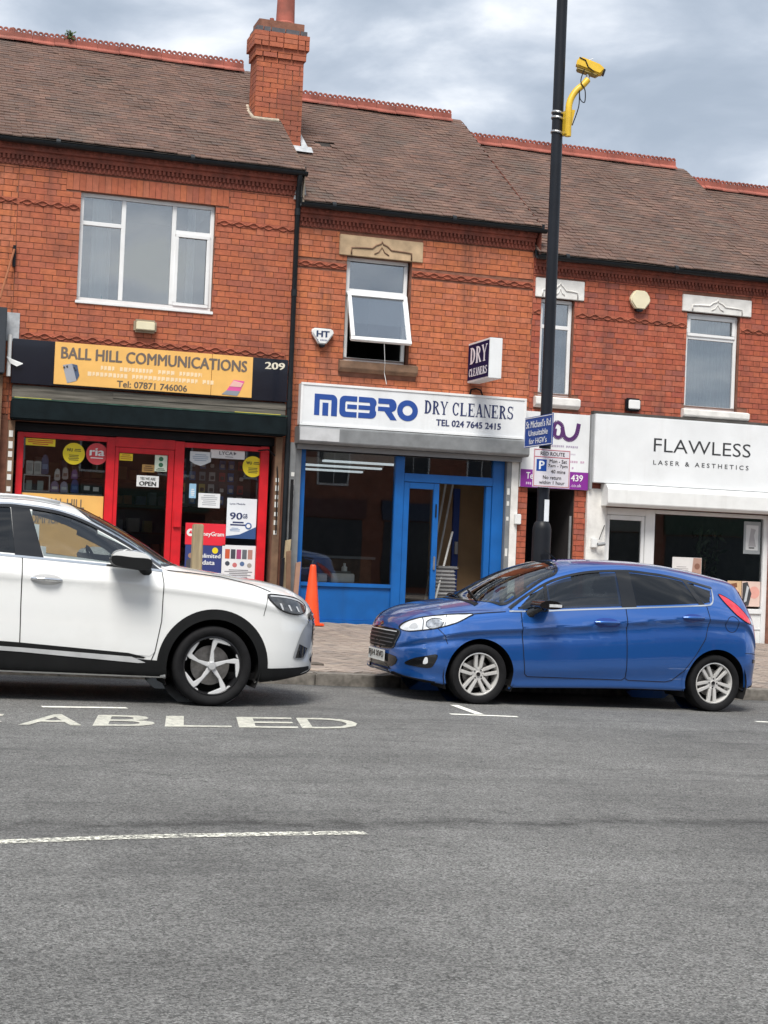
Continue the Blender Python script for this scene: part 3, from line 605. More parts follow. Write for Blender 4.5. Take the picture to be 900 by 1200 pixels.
# --- house with the phone shop
H1H = [(2.43, 4.37, 4.78, 6.33), (1.66, 5.42, .1, 3.02)]
h1 = thing('terraced_house', 'left brick house with wide white window above the phone shop', 'house', (3.6, 23, pav(3.6, 22)), 'terraced houses in the row')
w1 = shell(h1, HX[1], HX[2], 0, 6.95, RDG[1], H1H)
SOL = (2.22, 4.56, 6.33, 6.58)
brickwork(w1, HX[1], HX[2], 3.02, 6.59, [H1H[0], (HX[1], HX[2], 6.045, 6.135), SOL, (1.6, 5.5, 3.0, 3.45)], M['brick_orange'], YF, 300-14, 12)
rn = random.Random(5); nso = 26
sm = MB().box(-.0425, .0425, 0, .03, -.118, .118, skip='y').mesh('soldier_brick', M['brick_orange'])
for i in range(nso): inst('soldier_brick', sm, w1, (SOL[0]+(i+.5)*(SOL[1]-SOL[0])/nso, YF-.012+rn.uniform(-.002, .002), 6.455), (0, rn.uniform(-.01, .01), 0))
for a, b in ((HX[1], 2.43), (4.37, HX[2])): wave_course(h1, a, b, 6.09, M['string'])
wave_course(h1, HX[1]+.1, HX[2]-.12, 4.225, M['string'])
r1 = roof(h1, HX[1], HX[2]+.02, EAVE[1], RDG[1], 300, 3, M['tile']); ridge(r1, HX[1], HX[2]+.02, RDG[1], 2)
dentils(h1, HX[1], HX[2], 6.60, 6.90, M['terracotta']); gutter(h1, HX[1], HX[2]+.06, EAVE[1]-.05)
upvc_window('window', h1, 2.43, 4.37, 4.78, 6.33, mull=(3.055, 3.785), trans=((2.48, 3.03, 5.90), (3.81, 4.32, 5.90)), casem=((3.81, 4.325, 4.83, 5.885),),
            panes=[(2.485, 3.025, 5.93, 6.275), (2.485, 3.025, 4.835, 5.87), (3.085, 3.755, 4.835, 6.275), (3.815, 4.315, 5.93, 6.275), (3.86, 4.275, 4.88, 5.835)])
room_box(h1, 2.3, 4.5, 4.6, 6.45, 2.2, M['room'])
curtain(h1, 2.62, 2.90, 4.82, 6.3, YF+.175, M['curtain'], .03, .12); curtain(h1, 4.0, 4.12, 4.82, 6.3, YF+.175, M['curtain'], .03)
mb = MB(); mb.lathe([(.001, 0), (.028, 0), (.03, .03), (.018, .09), (.02, .14), (.012, .15), (.001, .15)], 12, Matrix.Translation((2.82, YF+.19, 4.835)))
tag(mb.build('bottle', ink((.05, .45, .40)), smooth=40), 'small green bottle standing on the sill inside the wide window', 'bottle')
# --- house with the dry cleaners
H2H = [(6.39, 7.42, 4.23, 5.80), (5.72, 9.30, .1, 2.95)]
h2 = thing('terraced_house', 'middle brick house with open top-hung window above the dry cleaners', 'house', (7.5, 23, pav(7.5, 22)), 'terraced houses in the row')
w2 = shell(h2, HX[2], HX[3], 0, 6.5, RDG[2], H2H)
brickwork(w2, HX[2], HX[3], 2.95, 6.17, [H2H[0], (6.26, 7.58, 5.80, 6.12), (6.32, 7.55, 4.06, 4.23), (HX[2], HX[3], 5.58, 5.67)], M['brick_bright'], YF, 300, 13)
for a, b in ((HX[2], 6.39), (7.42, HX[3])): wave_course(h2, a, b, 5.625, M['string'])
r2 = roof(h2, HX[2]+.02, HX[3]+.03, EAVE[2], RDG[2], 300, 4, M['tile'], gone=((6.47, 2.40, .10, .07), (6.62, 2.5, .09, .06))); ridge(r2, 6.05, HX[3]+.03, RDG[2], 3)
dentils(h2, HX[2], HX[3], 6.17, 6.45, M['terracotta']); gutter(h2, HX[2]-.02, HX[3]+.12, EAVE[2]-.05)
lintel(h2, 6.26, 7.58, 5.80, 6.11, M['tan_stone'], M['dark_stone']); stone_sill(h2, 6.32, 7.55, 4.06, 4.225, M['dark_stone'])
wf = upvc_window('window', h2, 6.42, 7.39, 4.235, 5.80, trans=((6.47, 7.34, 5.30),), panes=[(6.475, 7.335, 5.33, 5.745)], cill=False, y=YF+.10)
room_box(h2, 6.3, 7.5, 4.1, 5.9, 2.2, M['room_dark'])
# the open sash, hinged at its top edge
sa = R(23); hz, hy = 5.27, YF+.075; SL = .83; t = .062
def sash(p): return (p[0], hy-p[1]*0+math.cos(sa)*p[1]-math.sin(sa)*p[2], hz-math.sin(sa)*p[1]-math.cos(sa)*p[2])
def sbox(mb, x0, x1, y0, y1, s0, s1):
    n = len(mb.v); P = [(x0, y0, s0), (x1, y0, s0), (x1, y1, s0), (x0, y1, s0), (x0, y0, s1), (x1, y0, s1), (x1, y1, s1), (x0, y1, s1)]; mb.v += [sash(p) for p in P]
    for q in ((0, 3, 2, 1), (4, 5, 6, 7), (0, 1, 5, 4), (1, 2, 6, 5), (2, 3, 7, 6), (3, 0, 4, 7)): mb.f.append(tuple(n+i for i in q)); mb.m.append(0)
mb = MB(); X0, X1 = 6.43, 7.38
sbox(mb, X0, X1, -.03, .03, 0, t); sbox(mb, X0, X1, -.03, .03, SL-t, SL); sbox(mb, X0, X0+t, -.03, .03, t, SL-t); sbox(mb, X1-t, X1, -.03, .03, t, SL-t)
sh = mb.build('open_sash', M['upvc'], wf, bevel=.006, smooth=40)
mb = MB(); sbox(mb, X0+t-.005, X1-t+.005, -.003, .003, t-.005, SL-t+.005); mb.build('pane', glass('misted_glass', (.80, .83, .83), .30, .06), sh)
mb = MB(); sbox(mb, X0+t, X1-t, .022, .024, SL*.10, SL*.62); mb.build('condensation', glass('water_film', (.72, .75, .76), .12, .3), sh)
MB().tube([(6.95, YF-.25, 4.50), (6.99, YF-.2, 4.2), (7.02, YF-.09, 4.08), (7.04, YF-.16, 3.9)], .004, 5).build('cord', M['white_plastic'], wf)
# --- house with the passage and the salon
H3H = [(9.57, 10.14, 3.93, 5.46), (12.13, 13.10, 3.90, 5.46), (9.36+.1, 10.26, .0, 2.5), (10.76, 13.8, .0, 2.25)]
h3 = thing('terraced_house', 'right brick house with two white-linteled windows above the salon and passage', 'house', (11.6, 23, pav(11.6, 22)), 'terraced houses in the row')
w3 = shell(h3, HX[3], HX[4], 0, 6.1, RDG[3], H3H)
brickwork(w3, HX[3], HX[4], 2.50, 5.82, H3H[:2]+[(9.46, 10.29, 5.46, 5.76), (9.50, 10.26, 3.74, 3.93), (12.03, 13.29, 5.46, 5.73), (12.08, 13.28, 3.74, 3.90), (HX[3], HX[4], 5.185, 5.275)], M['brick_red'], YF, 300, 14)
for a, b in ((HX[3], 9.57), (10.14, 12.13), (13.10, HX[4])): wave_course(h3, a, b, 5.23, M['string'], .085)
brickwork(w3, 10.26, 10.46, pav(10.3, 22), 2.48, [], M['brick_red'], YF, 20, 15)
brickwork(w3, 9.30, 9.46, pav(9.3, 22), 2.48, [], M['brick_red'], YF-.005, 20, 16)
MB().box(9.30, 9.46, YF-.006, YF+.1, pav(9.3, 22), 2.5).build('pier', M['mortar'], h3)
r3 = roof(h3, HX[3], HX[4]+.03, EAVE[3], RDG[3], 300, 5, M['tile']); ridge(r3, HX[3]+.05, HX[4]+.03, RDG[3], 4)
dentils(h3, HX[3], HX[4], 5.82, 6.06, M['terracotta']); gutter(h3, HX[3]-.02, HX[4]+.1, EAVE[3]-.05)
lintel(h3, 9.46, 10.29, 5.46, 5.76, M['white_paint'], M['white_paint']); stone_sill(h3, 9.50, 10.26, 3.74, 3.91, M['white_paint'])
lintel(h3, 12.03, 13.29, 5.46, 5.73, M['white_paint'], M['white_paint']); stone_sill(h3, 12.08, 13.28, 3.74, 3.89, M['white_paint'])
upvc_window('window', h3, 9.58, 10.13, 3.93, 5.45, trans=((9.62, 10.09, 5.02),), panes=[(9.635, 10.075, 5.05, 5.395), (9.635, 10.075, 3.985, 4.99)], cill=False)
upvc_window('window', h3, 12.14, 13.09, 3.90, 5.45, trans=((12.19, 13.04, 5.06),), panes=[(12.195, 13.035, 5.09, 5.395), (12.195, 13.035, 3.955, 5.03)], cill=False, casem=((12.18, 13.05, 5.08, 5.41),))
room_box(h3, 9.5, 10.25, 3.8, 5.5, 1.6, M['room']); room_box(h3, 12.0, 13.2, 3.8, 5.5, 1.6, M['room'])
curtain(h3, 9.64, 9.86, 3.95, 5.42, YF+.32, mat('grey_blind', (.33, .35, .36), .9)); curtain(h3, 9.93, 10.1, 3.95, 5.42, YF+.32, M['curtain'])
curtain(h3, 12.18, 13.06, 3.92, 5.42, YF+.20, mat('pale_net', (.58, .66, .64), .9), .012, .06)
# --- house past the right edge
h4 = thing('terraced_house', 'lower brick house beyond the salon, only its roof in view at the right edge', 'house', (16, 23, pav(16, 22)), 'terraced houses in the row')
w4 = shell(h4, HX[4], HX[5], 0, 5.8, RDG[4], [])
brickwork(w4, HX[4], HX[5], .3, 5.5, [], M['brick_red'], YF, 0, 17)
r4 = roof(h4, HX[4], HX[5], EAVE[4], RDG[4], 120, 6, M['tile']); ridge(r4, HX[4]+.05, HX[5], RDG[4], 5)
dentils(h4, HX[4], HX[5], 5.5, 5.76, M['terracotta']); gutter(h4, HX[4]-.02, HX[5], EAVE[4]-.05)
# --- chimney between the first two houses
CY0, CY1, CX0, CX1 = 23.5, 23.95, 5.22, 5.98
ch = MB().box(CX0+.012, CX1-.012, CY0+.012, CY1-.012, 7.3, 9.70).build('chimney', M['mortar'], h1)
def chim_course(z, grow, mt, ind, rnd, row):
    x0, x1, y0, y1 = CX0-grow, CX1+grow, CY0-grow, CY1+grow; n = 0
    for side in range(4):
        Lx = (x1-x0) if side in (0, 2) else (y1-y0); x = 0 if (row+side) % 2 == 0 else -.118
        while x < Lx-.01:
            l = BL if rnd.random() < .72 else BH
            a, b = max(x, 0)+.004, min(x+l, Lx)-.004; x += l+JT
            if b-a < .03: continue
            d = .03; zz0, zz1 = z+.004, z+CRS*.92-.004; j = rnd.uniform(-.002, .002)
            if side == 0: B = (x0+a, x0+b, y0+j, y0+d)
            elif side == 2: B = (x0+a, x0+b, y1-d, y1+j)
            elif side == 1: B = (x1-d, x1+j, y0+a, y0+b)
            else: B = (x0+j, x0+d, y0+a, y0+b)
            if side in (0, 3): MB().box(*B, zz0, zz1).build('brick', mt, ch, recalc=False)
            else: ind.box(*B, zz0, zz1)
rc = random.Random(3); back = MB(); z = 7.35; row = 0; CC = CRS*.92
while z < 9.02: chim_course(z, 0, M['brick_orange'], back, rc, row); z += CC; row += 1
for g_ in (.0, .03, .03, .065, .065, .065): chim_course(z, g_, M['brick_orange'], back, rc, row); z += CC; row += 1
back.box(CX0-.03, CX1+.03, CY0-.03, CY1+.03, 9.2, z-.005)
chim_course(z, .03, M['brick_blue'], back, rc, row); z += CC
back.box(CX0, CX1, CY0, CY1, z-.05, z-.004)
back.build('brick_core', M['brick_orange'], ch, recalc=False)
mb = MB(); px_, py_ = 5.70, 23.72
mb.lathe([(.001, z-.02), (.19, z-.02), (.195, z+.04), (.17, z+.08), (.155, z+.10), (.165, z+.12), (.165, z+.15), (.15, z+.17), (.135, z+.75), (.165, z+.78), (.165, z+.86), (.13, z+.86), (.12, z+.3)], 20, Matrix.Translation((px_, py_, 0)))
pot = mb.build('chimney_pot', M['ridge'], ch, smooth=35)
MB().tube([(px_-.23, py_-.05, z-.02), (px_-.23, py_-.05, z+.2)], .035, 8).build('pot_vent', M['ridge'], ch, smooth=40)
MB().tube([(5.2, 23.98, 8.42), (5.17, 23.75, 8.26), (5.19, 23.47, 8.10), (5.35, 23.45, 8.09), (5.6, 23.46, 8.10)], .035, 7).build('mortar_fillet', M['mortar_pale'], ch, smooth=60)
# lead flashings where the lower roof and gutter meet the higher house
fl = MB(); fl.face([(5.995, 23.42, 7.66), (6.13, 23.42, 7.66), (5.995, 23.75, 8.1)]); fl.face([(5.74, 23.36, 7.64), (6.16, 23.36, 7.64), (6.16, 23.5, 7.76), (5.74, 23.5, 7.76)])
fl.build('lead_flashing', M['lead'], h2)
fl = MB(); fl.face([(5.60, YF-.06, 6.94), (5.66, YF-.06, 6.94), (5.72, YF-.03, 6.55), (5.52, YF-.03, 6.55)]); fl.face([(5.56, YF-.03, 6.20), (5.61, YF-.03, 6.20), (5.61, YF-.03, 6.55), (5.56, YF-.03, 6.55)]); fl.build('lead_flashing', M['lead'], h1)
fl = MB()
for zz in np.arange(6.75, 9.3, .12): pass
# gable strip of the higher roof showing above the next one
for hh, X, za, zb_, zr_ in ((h1, HX[2]+.021, EAVE[2], EAVE[1], (RDG[2], RDG[1])), (h2, HX[3]+.031, EAVE[3], EAVE[2], (RDG[3], RDG[2])), (h3, HX[4]+.031, EAVE[4], EAVE[3], (RDG[4], RDG[3]))):
    MB().face([(X, YE, za-.1), (X, YR, zr_[0]-.1), (X, YR, zr_[1]), (X, YE, zb_)]).build('verge', M['mortar_pale'] if hh is h1 else M['terracotta'], hh, recalc=False)
# downpipe
dp = MB(); dp.tube([(5.57, YF-.17, 6.88), (5.57, YF-.16, 6.80), (5.575, YF-.09, 6.68), (5.575, YF-.09, 3.3), (5.575, YF-.09, pav(5.6, 22))], .038, 12)
dpo = dp.build('downpipe', M['gutter'], h1, smooth=50)
for zz in (6.35, 5.15, 3.5): MB().lathe([(.046, -.05), (.046, .05)], 12, Matrix.Translation((5.575, YF-.09, zz))).build('pipe_collar', M['gutter'], dpo, smooth=True)
# plant rooted in the ridge
tuft = MB(); rt = random.Random(9)
for i in range(90):
    a = rt.uniform(0, 6.28); rr = rt.uniform(0, .09); zc = rt.uniform(0, .14); c = Vector((2.52+rr*math.cos(a), YR+rr*math.sin(a), 9.57+zc)); u_ = Vector((rt.gauss(0, 1), rt.gauss(0, 1), rt.gauss(0, 1))).normalized()*.035; v_ = Vector((rt.gauss(0, 1), rt.gauss(0, 1), rt.gauss(0, 1))).normalized()*.02
    tuft.face([c-u_, c+v_, c+u_, c-v_])
tag(tuft.build('ridge_weed', mat('weed_green', (.06, .10, .03), .8)), 'small green weed growing from the roof ridge top left', 'plant')
# ------------------------------------------------------------------ shopfronts
GY = YF+.10
def bars(name, par, rects, y0, y1, mt, bevel=.006):
    mb = MB()
    for i, (a, b, c, d) in enumerate(rects): mb.box(a, b, y0+.0007*i, y1-.0007*i, c, d)
    return mb.build(name, mt, par, bevel=bevel, smooth=40)
def pane(par, a, b, c, d, mt=None, y=None): return MB().box(a, b, (y or GY), (y or GY)+.008, c, d).build('pane', mt or M['shop_glass'], par)
def interior(house, x0, x1, z0, z1, dep, wallm, floorm, ceilm, y0=YF+.14):
    mb = MB(); mb.face([(x0, y0, z0), (x1, y0, z0), (x1, y0+dep, z0), (x0, y0+dep, z0)]); mb.build('shop_floor', floorm, house)
    mb = MB(); mb.face([(x0, y0, z1), (x1, y0, z1), (x1, y0+dep, z1), (x0, y0+dep, z1)]); mb.build('shop_ceiling', ceilm, house)
    mb = MB(); mb.face([(x0, y0, z0), (x0, y0+dep, z0), (x0, y0+dep, z1), (x0, y0, z1)]); mb.face([(x1, y0, z0), (x1, y0+dep, z0), (x1, y0+dep, z1), (x1, y0, z1)]); mb.face([(x0, y0+dep, z0), (x1, y0+dep, z0), (x1, y0+dep, z1), (x0, y0+dep, z1)]); mb.build('shop_wall', wallm, house)
floor_m = mat('shop_floor', (.10, .085, .07), .6); ceil_m = mat('shop_ceiling', (.22, .22, .21), .9); wall_m = mat('shop_wall', (.14, .125, .11), .8)
# ===== phone shop
g1 = pav(3.5, 22)
interior(h1, 1.6, 5.5, g1-.02, 3.0, 3.6, wall_m, floor_m, ceil_m)
SP = [(1.71, 1.80), (2.96, 3.08), (3.94, 4.08), (5.21, 5.34)]
fr = bars('shopfront', h1, [(a, b, g1-.05, 2.87) for a, b in SP]+[(1.80, 2.96, 2.80, 2.87), (3.08, 3.94, 2.74, 2.88), (4.08, 5.21, 2.79, 2.86), (1.80, 2.96, .72, .80), (4.08, 5.21, .72, .80)], GY-.05, GY+.05, M['red_paint'])
bars('stall_riser', fr, [(1.80, 2.96, g1-.05, .72), (4.08, 5.21, g1-.05, .72)], GY-.02, GY+.02, M['red_paint'])
pane(fr, 1.80, 2.96, .80, 2.80); pane(fr, 4.08, 5.21, .80, 2.79)
dr = bars('door', h1, [(3.085, 3.14, g1+.02, 2.735), (3.85, 3.935, g1+.02, 2.735), (3.14, 3.85, 2.66, 2.735), (3.14, 3.85, g1+.02, .62)], GY-.035, GY+.03, M['red_paint'])
MB().box(3.14, 3.85, GY-.004, GY+.004, .62, 2.66).build('pane', M['shop_glass'], dr)
MB().box(3.955, 4.065, GY-.085, GY-.045, 1.62, 1.86).build('lock_plate', M['red_paint'], dr, bevel=.01)
bars('transom', h1, [(1.66, 5.42, 2.885, 3.0)], GY-.02, GY+.05, M['black'])
# fascia sign
s1 = thing('shop_sign', 'orange and black phone shop fascia board lettered BALL HILL COMMUNICATIONS 209', 'shop sign', (3.55, YF-.05, 3.5), 'fascia signs over the shops')
yS = YF-.10
MB().box(1.575, 5.53, yS, YF-.013, 3.53, 4.155).build('board', M['black_gloss'], s1, bevel=.006)
for a, b in ((2.155, 4.388), (4.394, 4.995)): MB().box(a, b, yS-.022, yS-.001, 3.555, 4.15).build('panel', ink(ORANGE, .45), s1, bevel=.003)
yL = yS-.0225
letters('BALL HILL COMMUNICATIONS', 2.245, 4.905, 3.925, 4.085, yL, (.15, .12, .10), s1, bold=.032)
letters('Tel: 07871 746006', 3.04, 4.04, 3.578, 3.668, yL, (.12, .10, .08), s1, bold=.02)
def dashes(par, x0, x1, z0, z1, y, col, seed):      # print too small to read: broken strokes
    rr = random.Random(seed); mb = MB(); x = x0
    while x < x1:
        w_ = rr.uniform(.5, .9)*(z1-z0)
        if rr.random() > .15: mb.box(x, min(x+w_, x1), y-.001, y, z0+rr.uniform(0, .3)*(z1-z0), z1); mb.box(x, min(x+w_*.4, x1), y-.0014, y, z0, z1-.002)
        x += w_+(z1-z0)*.25
    return mb.build('print', ink(col), par)
dashes(s1, 2.80, 4.25, 3.80, 3.86, yL, (.85, .66, .42), 1); dashes(s1, 2.62, 4.45, 3.705, 3.765, yL, (.85, .66, .42), 2)
letters('209', 5.185, 5.475, 4.0, 4.10, yS-.0005, (.72, .68, .55), s1, bold=.03)
def para(name, pts, y, mt, par, d=.003): return MB().slab(pts, y-d, y).build(name, mt, par)
para('phone_picture', [(2.27, 3.83), (2.40, 3.86), (2.47, 3.62), (2.34, 3.58)], yL, ink((.33, .34, .38)), s1)
para('phone_picture', [(2.40, 3.855), (2.47, 3.845), (2.505, 3.70), (2.47, 3.625)], yL-.0035, ink((.06, .09, .16)), s1)
for i, (a, b) in enumerate(((2.29, 3.80), (2.33, 3.815), (2.43, 3.80), (2.45, 3.77))): disc('camera_lens', s1, a, b, .013, yL-.007, ink((.03, .03, .04)), n=10)
para('laptop_picture', [(4.62, 3.64), (4.72, 3.80), (4.88, 3.79), (4.82, 3.64)], yL, ink((.70, .10, .32)), s1)
para('laptop_picture', [(4.66, 3.70), (4.72, 3.79), (4.86, 3.76), (4.83, 3.70)], yL-.0035, ink((.75, .45, .40)), s1)
para('laptop_picture', [(4.55, 3.58), (4.62, 3.64), (4.82, 3.64), (4.78, 3.57)], yL-.001, ink((.25, .28, .33)), s1)
# weathered board, awning box
MB().box(1.60, 5.53, YF-.06, YF-.012, 3.335, 3.515).build('timber_band', M['weathered'], h1, bevel=.006)
MB().box(3.0, 5.53, YF-.068, YF-.061, 3.42, 3.50).build('timber_batten', M['weathered'], h1)
bx = MB().box(1.585, 5.505, YF-.30, YF-.02, 3.02, 3.30).build('awning_box', M['shutter_green'], h1, bevel=.02, smooth=40)
MB().box(1.60, 5.50, YF-.285, YF-.05, 3.301, 3.318).build('moss_edge', mat('mossy_green', (.03, .075, .055), .9, var=.5, scale=9), bx)
MB().box(1.62, 2.12, YF-.27, YF-.25, 3.319, 3.327).build('yellow_strip', ink((.55, .50, .08)), bx); MB().box(4.72, 5.40, YF-.29, YF-.27, 3.319, 3.328).build('yellow_strip', ink((.55, .50, .08)), bx)
# posters stuck inside the windows (they face the street)
PY = GY-.001
def poster(label, x0, x1, z0, z1, col, y=PY, cat='poster', nm='poster', group='posters in the phone shop window', at=None):
    p = thing(nm, label, cat, ((x0+x1)/2, y, z0), group); card('sheet', p, x0, x1, y, z0, z1, ink(col), .003); return p
def lines(p, x0, x1, z0, z1, n, col, y, fill=.5, seed=1):
    rr = random.Random(seed); mb = MB(); h = (z1-z0)/n
    for i in range(n):
        z = z1-(i+.5)*h; ww = (x1-x0)*rr.uniform(.6, 1)/2; c = (x0+x1)/2; mb.box(c-ww, c+ww, y-.001, y, z-h*fill/2, z+h*fill/2)
    return mb.build('print', ink(col), p)
yy = PY-.0035
p = poster('yellow rectangular notice with red print in the top left of the shop window', 1.83, 2.24, 2.69, 2.79, YEL); lines(p, 1.86, 2.21, 2.70, 2.78, 3, (.55, .06, .02), yy, seed=2)
for (cx, cz, lab) in ((2.505, 2.605, 'round yellow sticker beside the red round sticker'), (5.11, 2.565, 'round yellow sticker at the right end of the shop window')):
    p = thing('sticker', lab, 'sticker', (cx, PY, cz-.155), 'posters in the phone shop window'); disc('sheet', p, cx, cz, .155, PY, ink(YEL), .003)
    letters('WU', cx-.10, cx-.02, cz+.03, cz+.075, yy, (.05, .04, .02), p, bold=.03); lines(p, cx-.005, cx+.11, cz+.03, cz+.075, 2, (.06, .05, .02), yy, seed=3); lines(p, cx-.10, cx+.10, cz-.10, cz-.01, 4, (.08, .07, .02), yy, .45, seed=4)
p = thing('sticker', 'round red sticker lettered ria in white', 'sticker', (2.83, PY, 2.46), 'posters in the phone shop window'); disc('sheet', p, 2.83, 2.62, .155, PY, ink((.60, .06, .07)), .003)
letters('ria', 2.73, 2.93, 2.595, 2.70, yy, WHITE, p, bold=.03); lines(p, 2.74, 2.92, 2.55, 2.575, 1, WHITE, yy, seed=2)
p = poster('small yellow label at the top of the red door', 3.15, 3.34, 2.55, 2.65, YEL, y=GY-.006); lines(p, 3.16, 3.33, 2.56, 2.645, 3, (.5, .2, .02), GY-.0095)
p = poster('white OPEN notice hung in the red door', 3.41, 3.73, 2.19, 2.35, WHITE, y=GY-.006); letters('OPEN', 3.45, 3.69, 2.205, 2.265, GY-.0095, (.03, .03, .03), p, bold=.04); letters('YES WE ARE', 3.46, 3.68, 2.285, 2.325, GY-.0095, (.04, .04, .04), p, bold=.02)
p = poster('green bordered notice with faces at the door top', 3.66, 3.84, 2.42, 2.655, (.62, .70, .58), y=GY-.006)
for k in range(2): disc('print', p, 3.75, 2.60-.085*k, .033, GY-.0095, ink((.04, .16, .08)), .002, 14)
lines(p, 3.68, 3.82, 2.43, 2.47, 2, (.03, .08, .04), GY-.0095)
p = poster('small brown card on the red door glass', 3.48, 3.66, 2.40, 2.51, (.35, .20, .06), y=GY-.006); lines(p, 3.50, 3.64, 2.415, 2.50, 3, (.12, .06, .02), GY-.0095)
p = thing('poster', 'white shield-shaped notice in the right window', 'poster', (4.32, PY, 2.54), 'posters in the phone shop window'); para('sheet', [(4.17, 2.74), (4.48, 2.74), (4.48, 2.60), (4.40, 2.56), (4.33, 2.535), (4.25, 2.555), (4.17, 2.60)], PY, ink((.62, .66, .68)), p); lines(p, 4.20, 4.45, 2.60, 2.71, 4, (.25, .32, .42), yy, .4)
p = poster('white strip lettered LYCA at the top of the right window', 4.47, 4.98, 2.66, 2.785, (.70, .71, .71)); letters('LYCA', 4.60, 4.80, 2.715, 2.765, yy, (.1, .1, .12), p, bold=.01); para('print', [(4.815, 2.715), (4.86, 2.74), (4.815, 2.765)], yy, ink((.1, .1, .12)), p, .001); lines(p, 4.66, 4.84, 2.675, 2.70, 1, (.3, .3, .32), yy)
p = poster('white printed paper notice in the right window', 4.32, 4.64, 1.93, 2.14, (.75, .77, .78)); lines(p, 4.35, 4.61, 1.96, 2.12, 6, (.35, .37, .40), yy, .35)
p = poster('narrow pale blue card near the door', 4.18, 4.28, 2.06, 2.27, (.30, .52, .70)); lines(p, 4.20, 4.26, 2.09, 2.2, 4, WHITE, yy)
p = poster('white poster advertising 90GB data', 4.75, 5.195, 1.50, 2.09, (.74, .78, .82)); letters('90', 4.80, 4.98, 1.78, 1.88, yy, NAVY, p, bold=.02); letters('GB', 4.99, 5.06, 1.80, 1.865, yy, NAVY, p, bold=.02)
letters('Lyca Mobile', 4.79, 5.02, 1.99, 2.02, yy, NAVY, p); lines(p, 4.80, 5.05, 1.68, 1.755, 2, NAVY, yy, .6); lines(p, 4.80, 4.96, 1.60, 1.66, 3, (.15, .25, .45), yy, .4)
para('print', [(4.75, 1.50), (5.195, 1.50), (5.195, 1.68), (4.95, 1.56), (4.75, 1.53)], yy, ink((.03, .08, .22)), p, .0015); disc('print', p, 5.08, 1.69, .05, yy-.002, ink((.05, .12, .32)), .001, 14); disc('print', p, 5.08, 1.69, .03, yy-.004, ink(WHITE), .001, 14)
p = poster('red money transfer poster with white lettering', 4.15, 4.745, 1.385, 1.70, (.72, .02, .04)); letters('MoneyGram', 4.30, 4.72, 1.50, 1.58, yy, WHITE, p, bold=.02); disc('print', p, 4.225, 1.56, .055, yy, ink(WHITE), .001, 18); para('print', [(4.20, 1.55), (4.25, 1.545), (4.235, 1.60)], yy-.002, ink((.72, .02, .04)), p, .001)
p = poster('dark blue unlimited data poster', 4.16, 4.70, .97, 1.38, (.03, .045, .18)); letters('Unlimited', 4.33, 4.68, 1.20, 1.26, yy, WHITE, p, bold=.02); letters('data', 4.42, 4.60, 1.10, 1.165, yy, WHITE, p, bold=.02); disc('print', p, 4.60, 1.31, .045, yy, ink(YEL), .001, 14)
para('print', [(4.18, 1.0), (4.31, 1.0), (4.31, 1.15), (4.27, 1.18), (4.22, 1.18), (4.18, 1.15)], yy, ink((.06, .06, .07)), p, .001); disc('print', p, 4.245, 1.225, .04, yy, ink((.35, .20, .13)), .001, 14)
p = poster('white poster with rows of phones and accessories', 4.705, 5.205, .87, 1.40, (.74, .75, .76))
for k in range(5): MB().box(4.75+.085*k, 4.82+.085*k, yy-.001, yy, 1.20, 1.34).build('print', ink(((.55, .10, .04), (.06, .06, .08), (.35, .06, .16), (.12, .13, .15), (.42, .22, .18))[k]), p)
for k in range(4): disc('print', p, 4.79+.11*k, 1.13-.02*(k % 2), .035, yy, ink(((.05, .06, .08), (.55, .16, .16), (.10, .16, .30), (.35, .33, .30))[k]), .001, 12)
lines(p, 4.75, 5.17, .90, 1.05, 6, (.20, .20, .22), yy, .5, 8)
p = poster('orange board lettered BALL HILL COMMUNICATIONS low in the left window', 1.81, 2.95, 1.02, 2.02, ORANGE); letters('BALL HILL', 2.12, 2.68, 1.83, 1.96, yy, (.16, .13, .10), p, bold=.014); letters('COMMUNICATIONS', 1.86, 2.92, 1.60, 1.73, yy, (.16, .13, .10), p, bold=.014)
# goods on display behind the left window
def goods(nm, lab, cat, fn, at): t_ = thing(nm, lab, cat, at, 'goods in the phone shop window'); fn(t_); return t_
sh_ = tag(MB().box(1.82, 2.94, GY+.06, GY+.40, 2.02, 2.045).build('display_shelf', mat('shelf_white', (.4, .4, .4), .5)), 'pale shelf carrying goods in the left shop window', 'shelf')
for i, (a, b, lab) in enumerate(((1.86, 1.96, 'left of two upright white product boxes on the top rack'), (1.97, 2.07, 'right of two upright white product boxes on the top rack'))):
    goods('product_box', lab, 'box', lambda t_: (MB().box(a, b, GY+.10, GY+.16, 2.29, 2.48).build('carton', ink((.62, .65, .63)), t_, bevel=.004), MB().box(a+.015, b-.015, GY+.096, GY+.0995, 2.33, 2.45).build('print', ink((.40, .44, .43)), t_)), (a, GY+.12, 2.29))
goods('display_rack', 'small metal rack holding phone boxes', 'rack', lambda t_: (bars('rack_frame', t_, [(1.83, 2.20, 2.27, 2.285), (1.83, 2.20, 2.05, 2.065), (1.83, 1.845, 2.05, 2.285), (2.185, 2.20, 2.05, 2.285)], GY+.08, GY+.22, M['steel'], 0), MB().box(1.87, 1.95, GY+.10, GY+.14, 2.07, 2.2).build('phone_box', ink((.30, .36, .34)), t_), MB().box(2.03, 2.11, GY+.10, GY+.14, 2.07, 2.2).build('phone_box', ink((.34, .42, .40)), t_)), (2.0, GY+.15, 2.05))
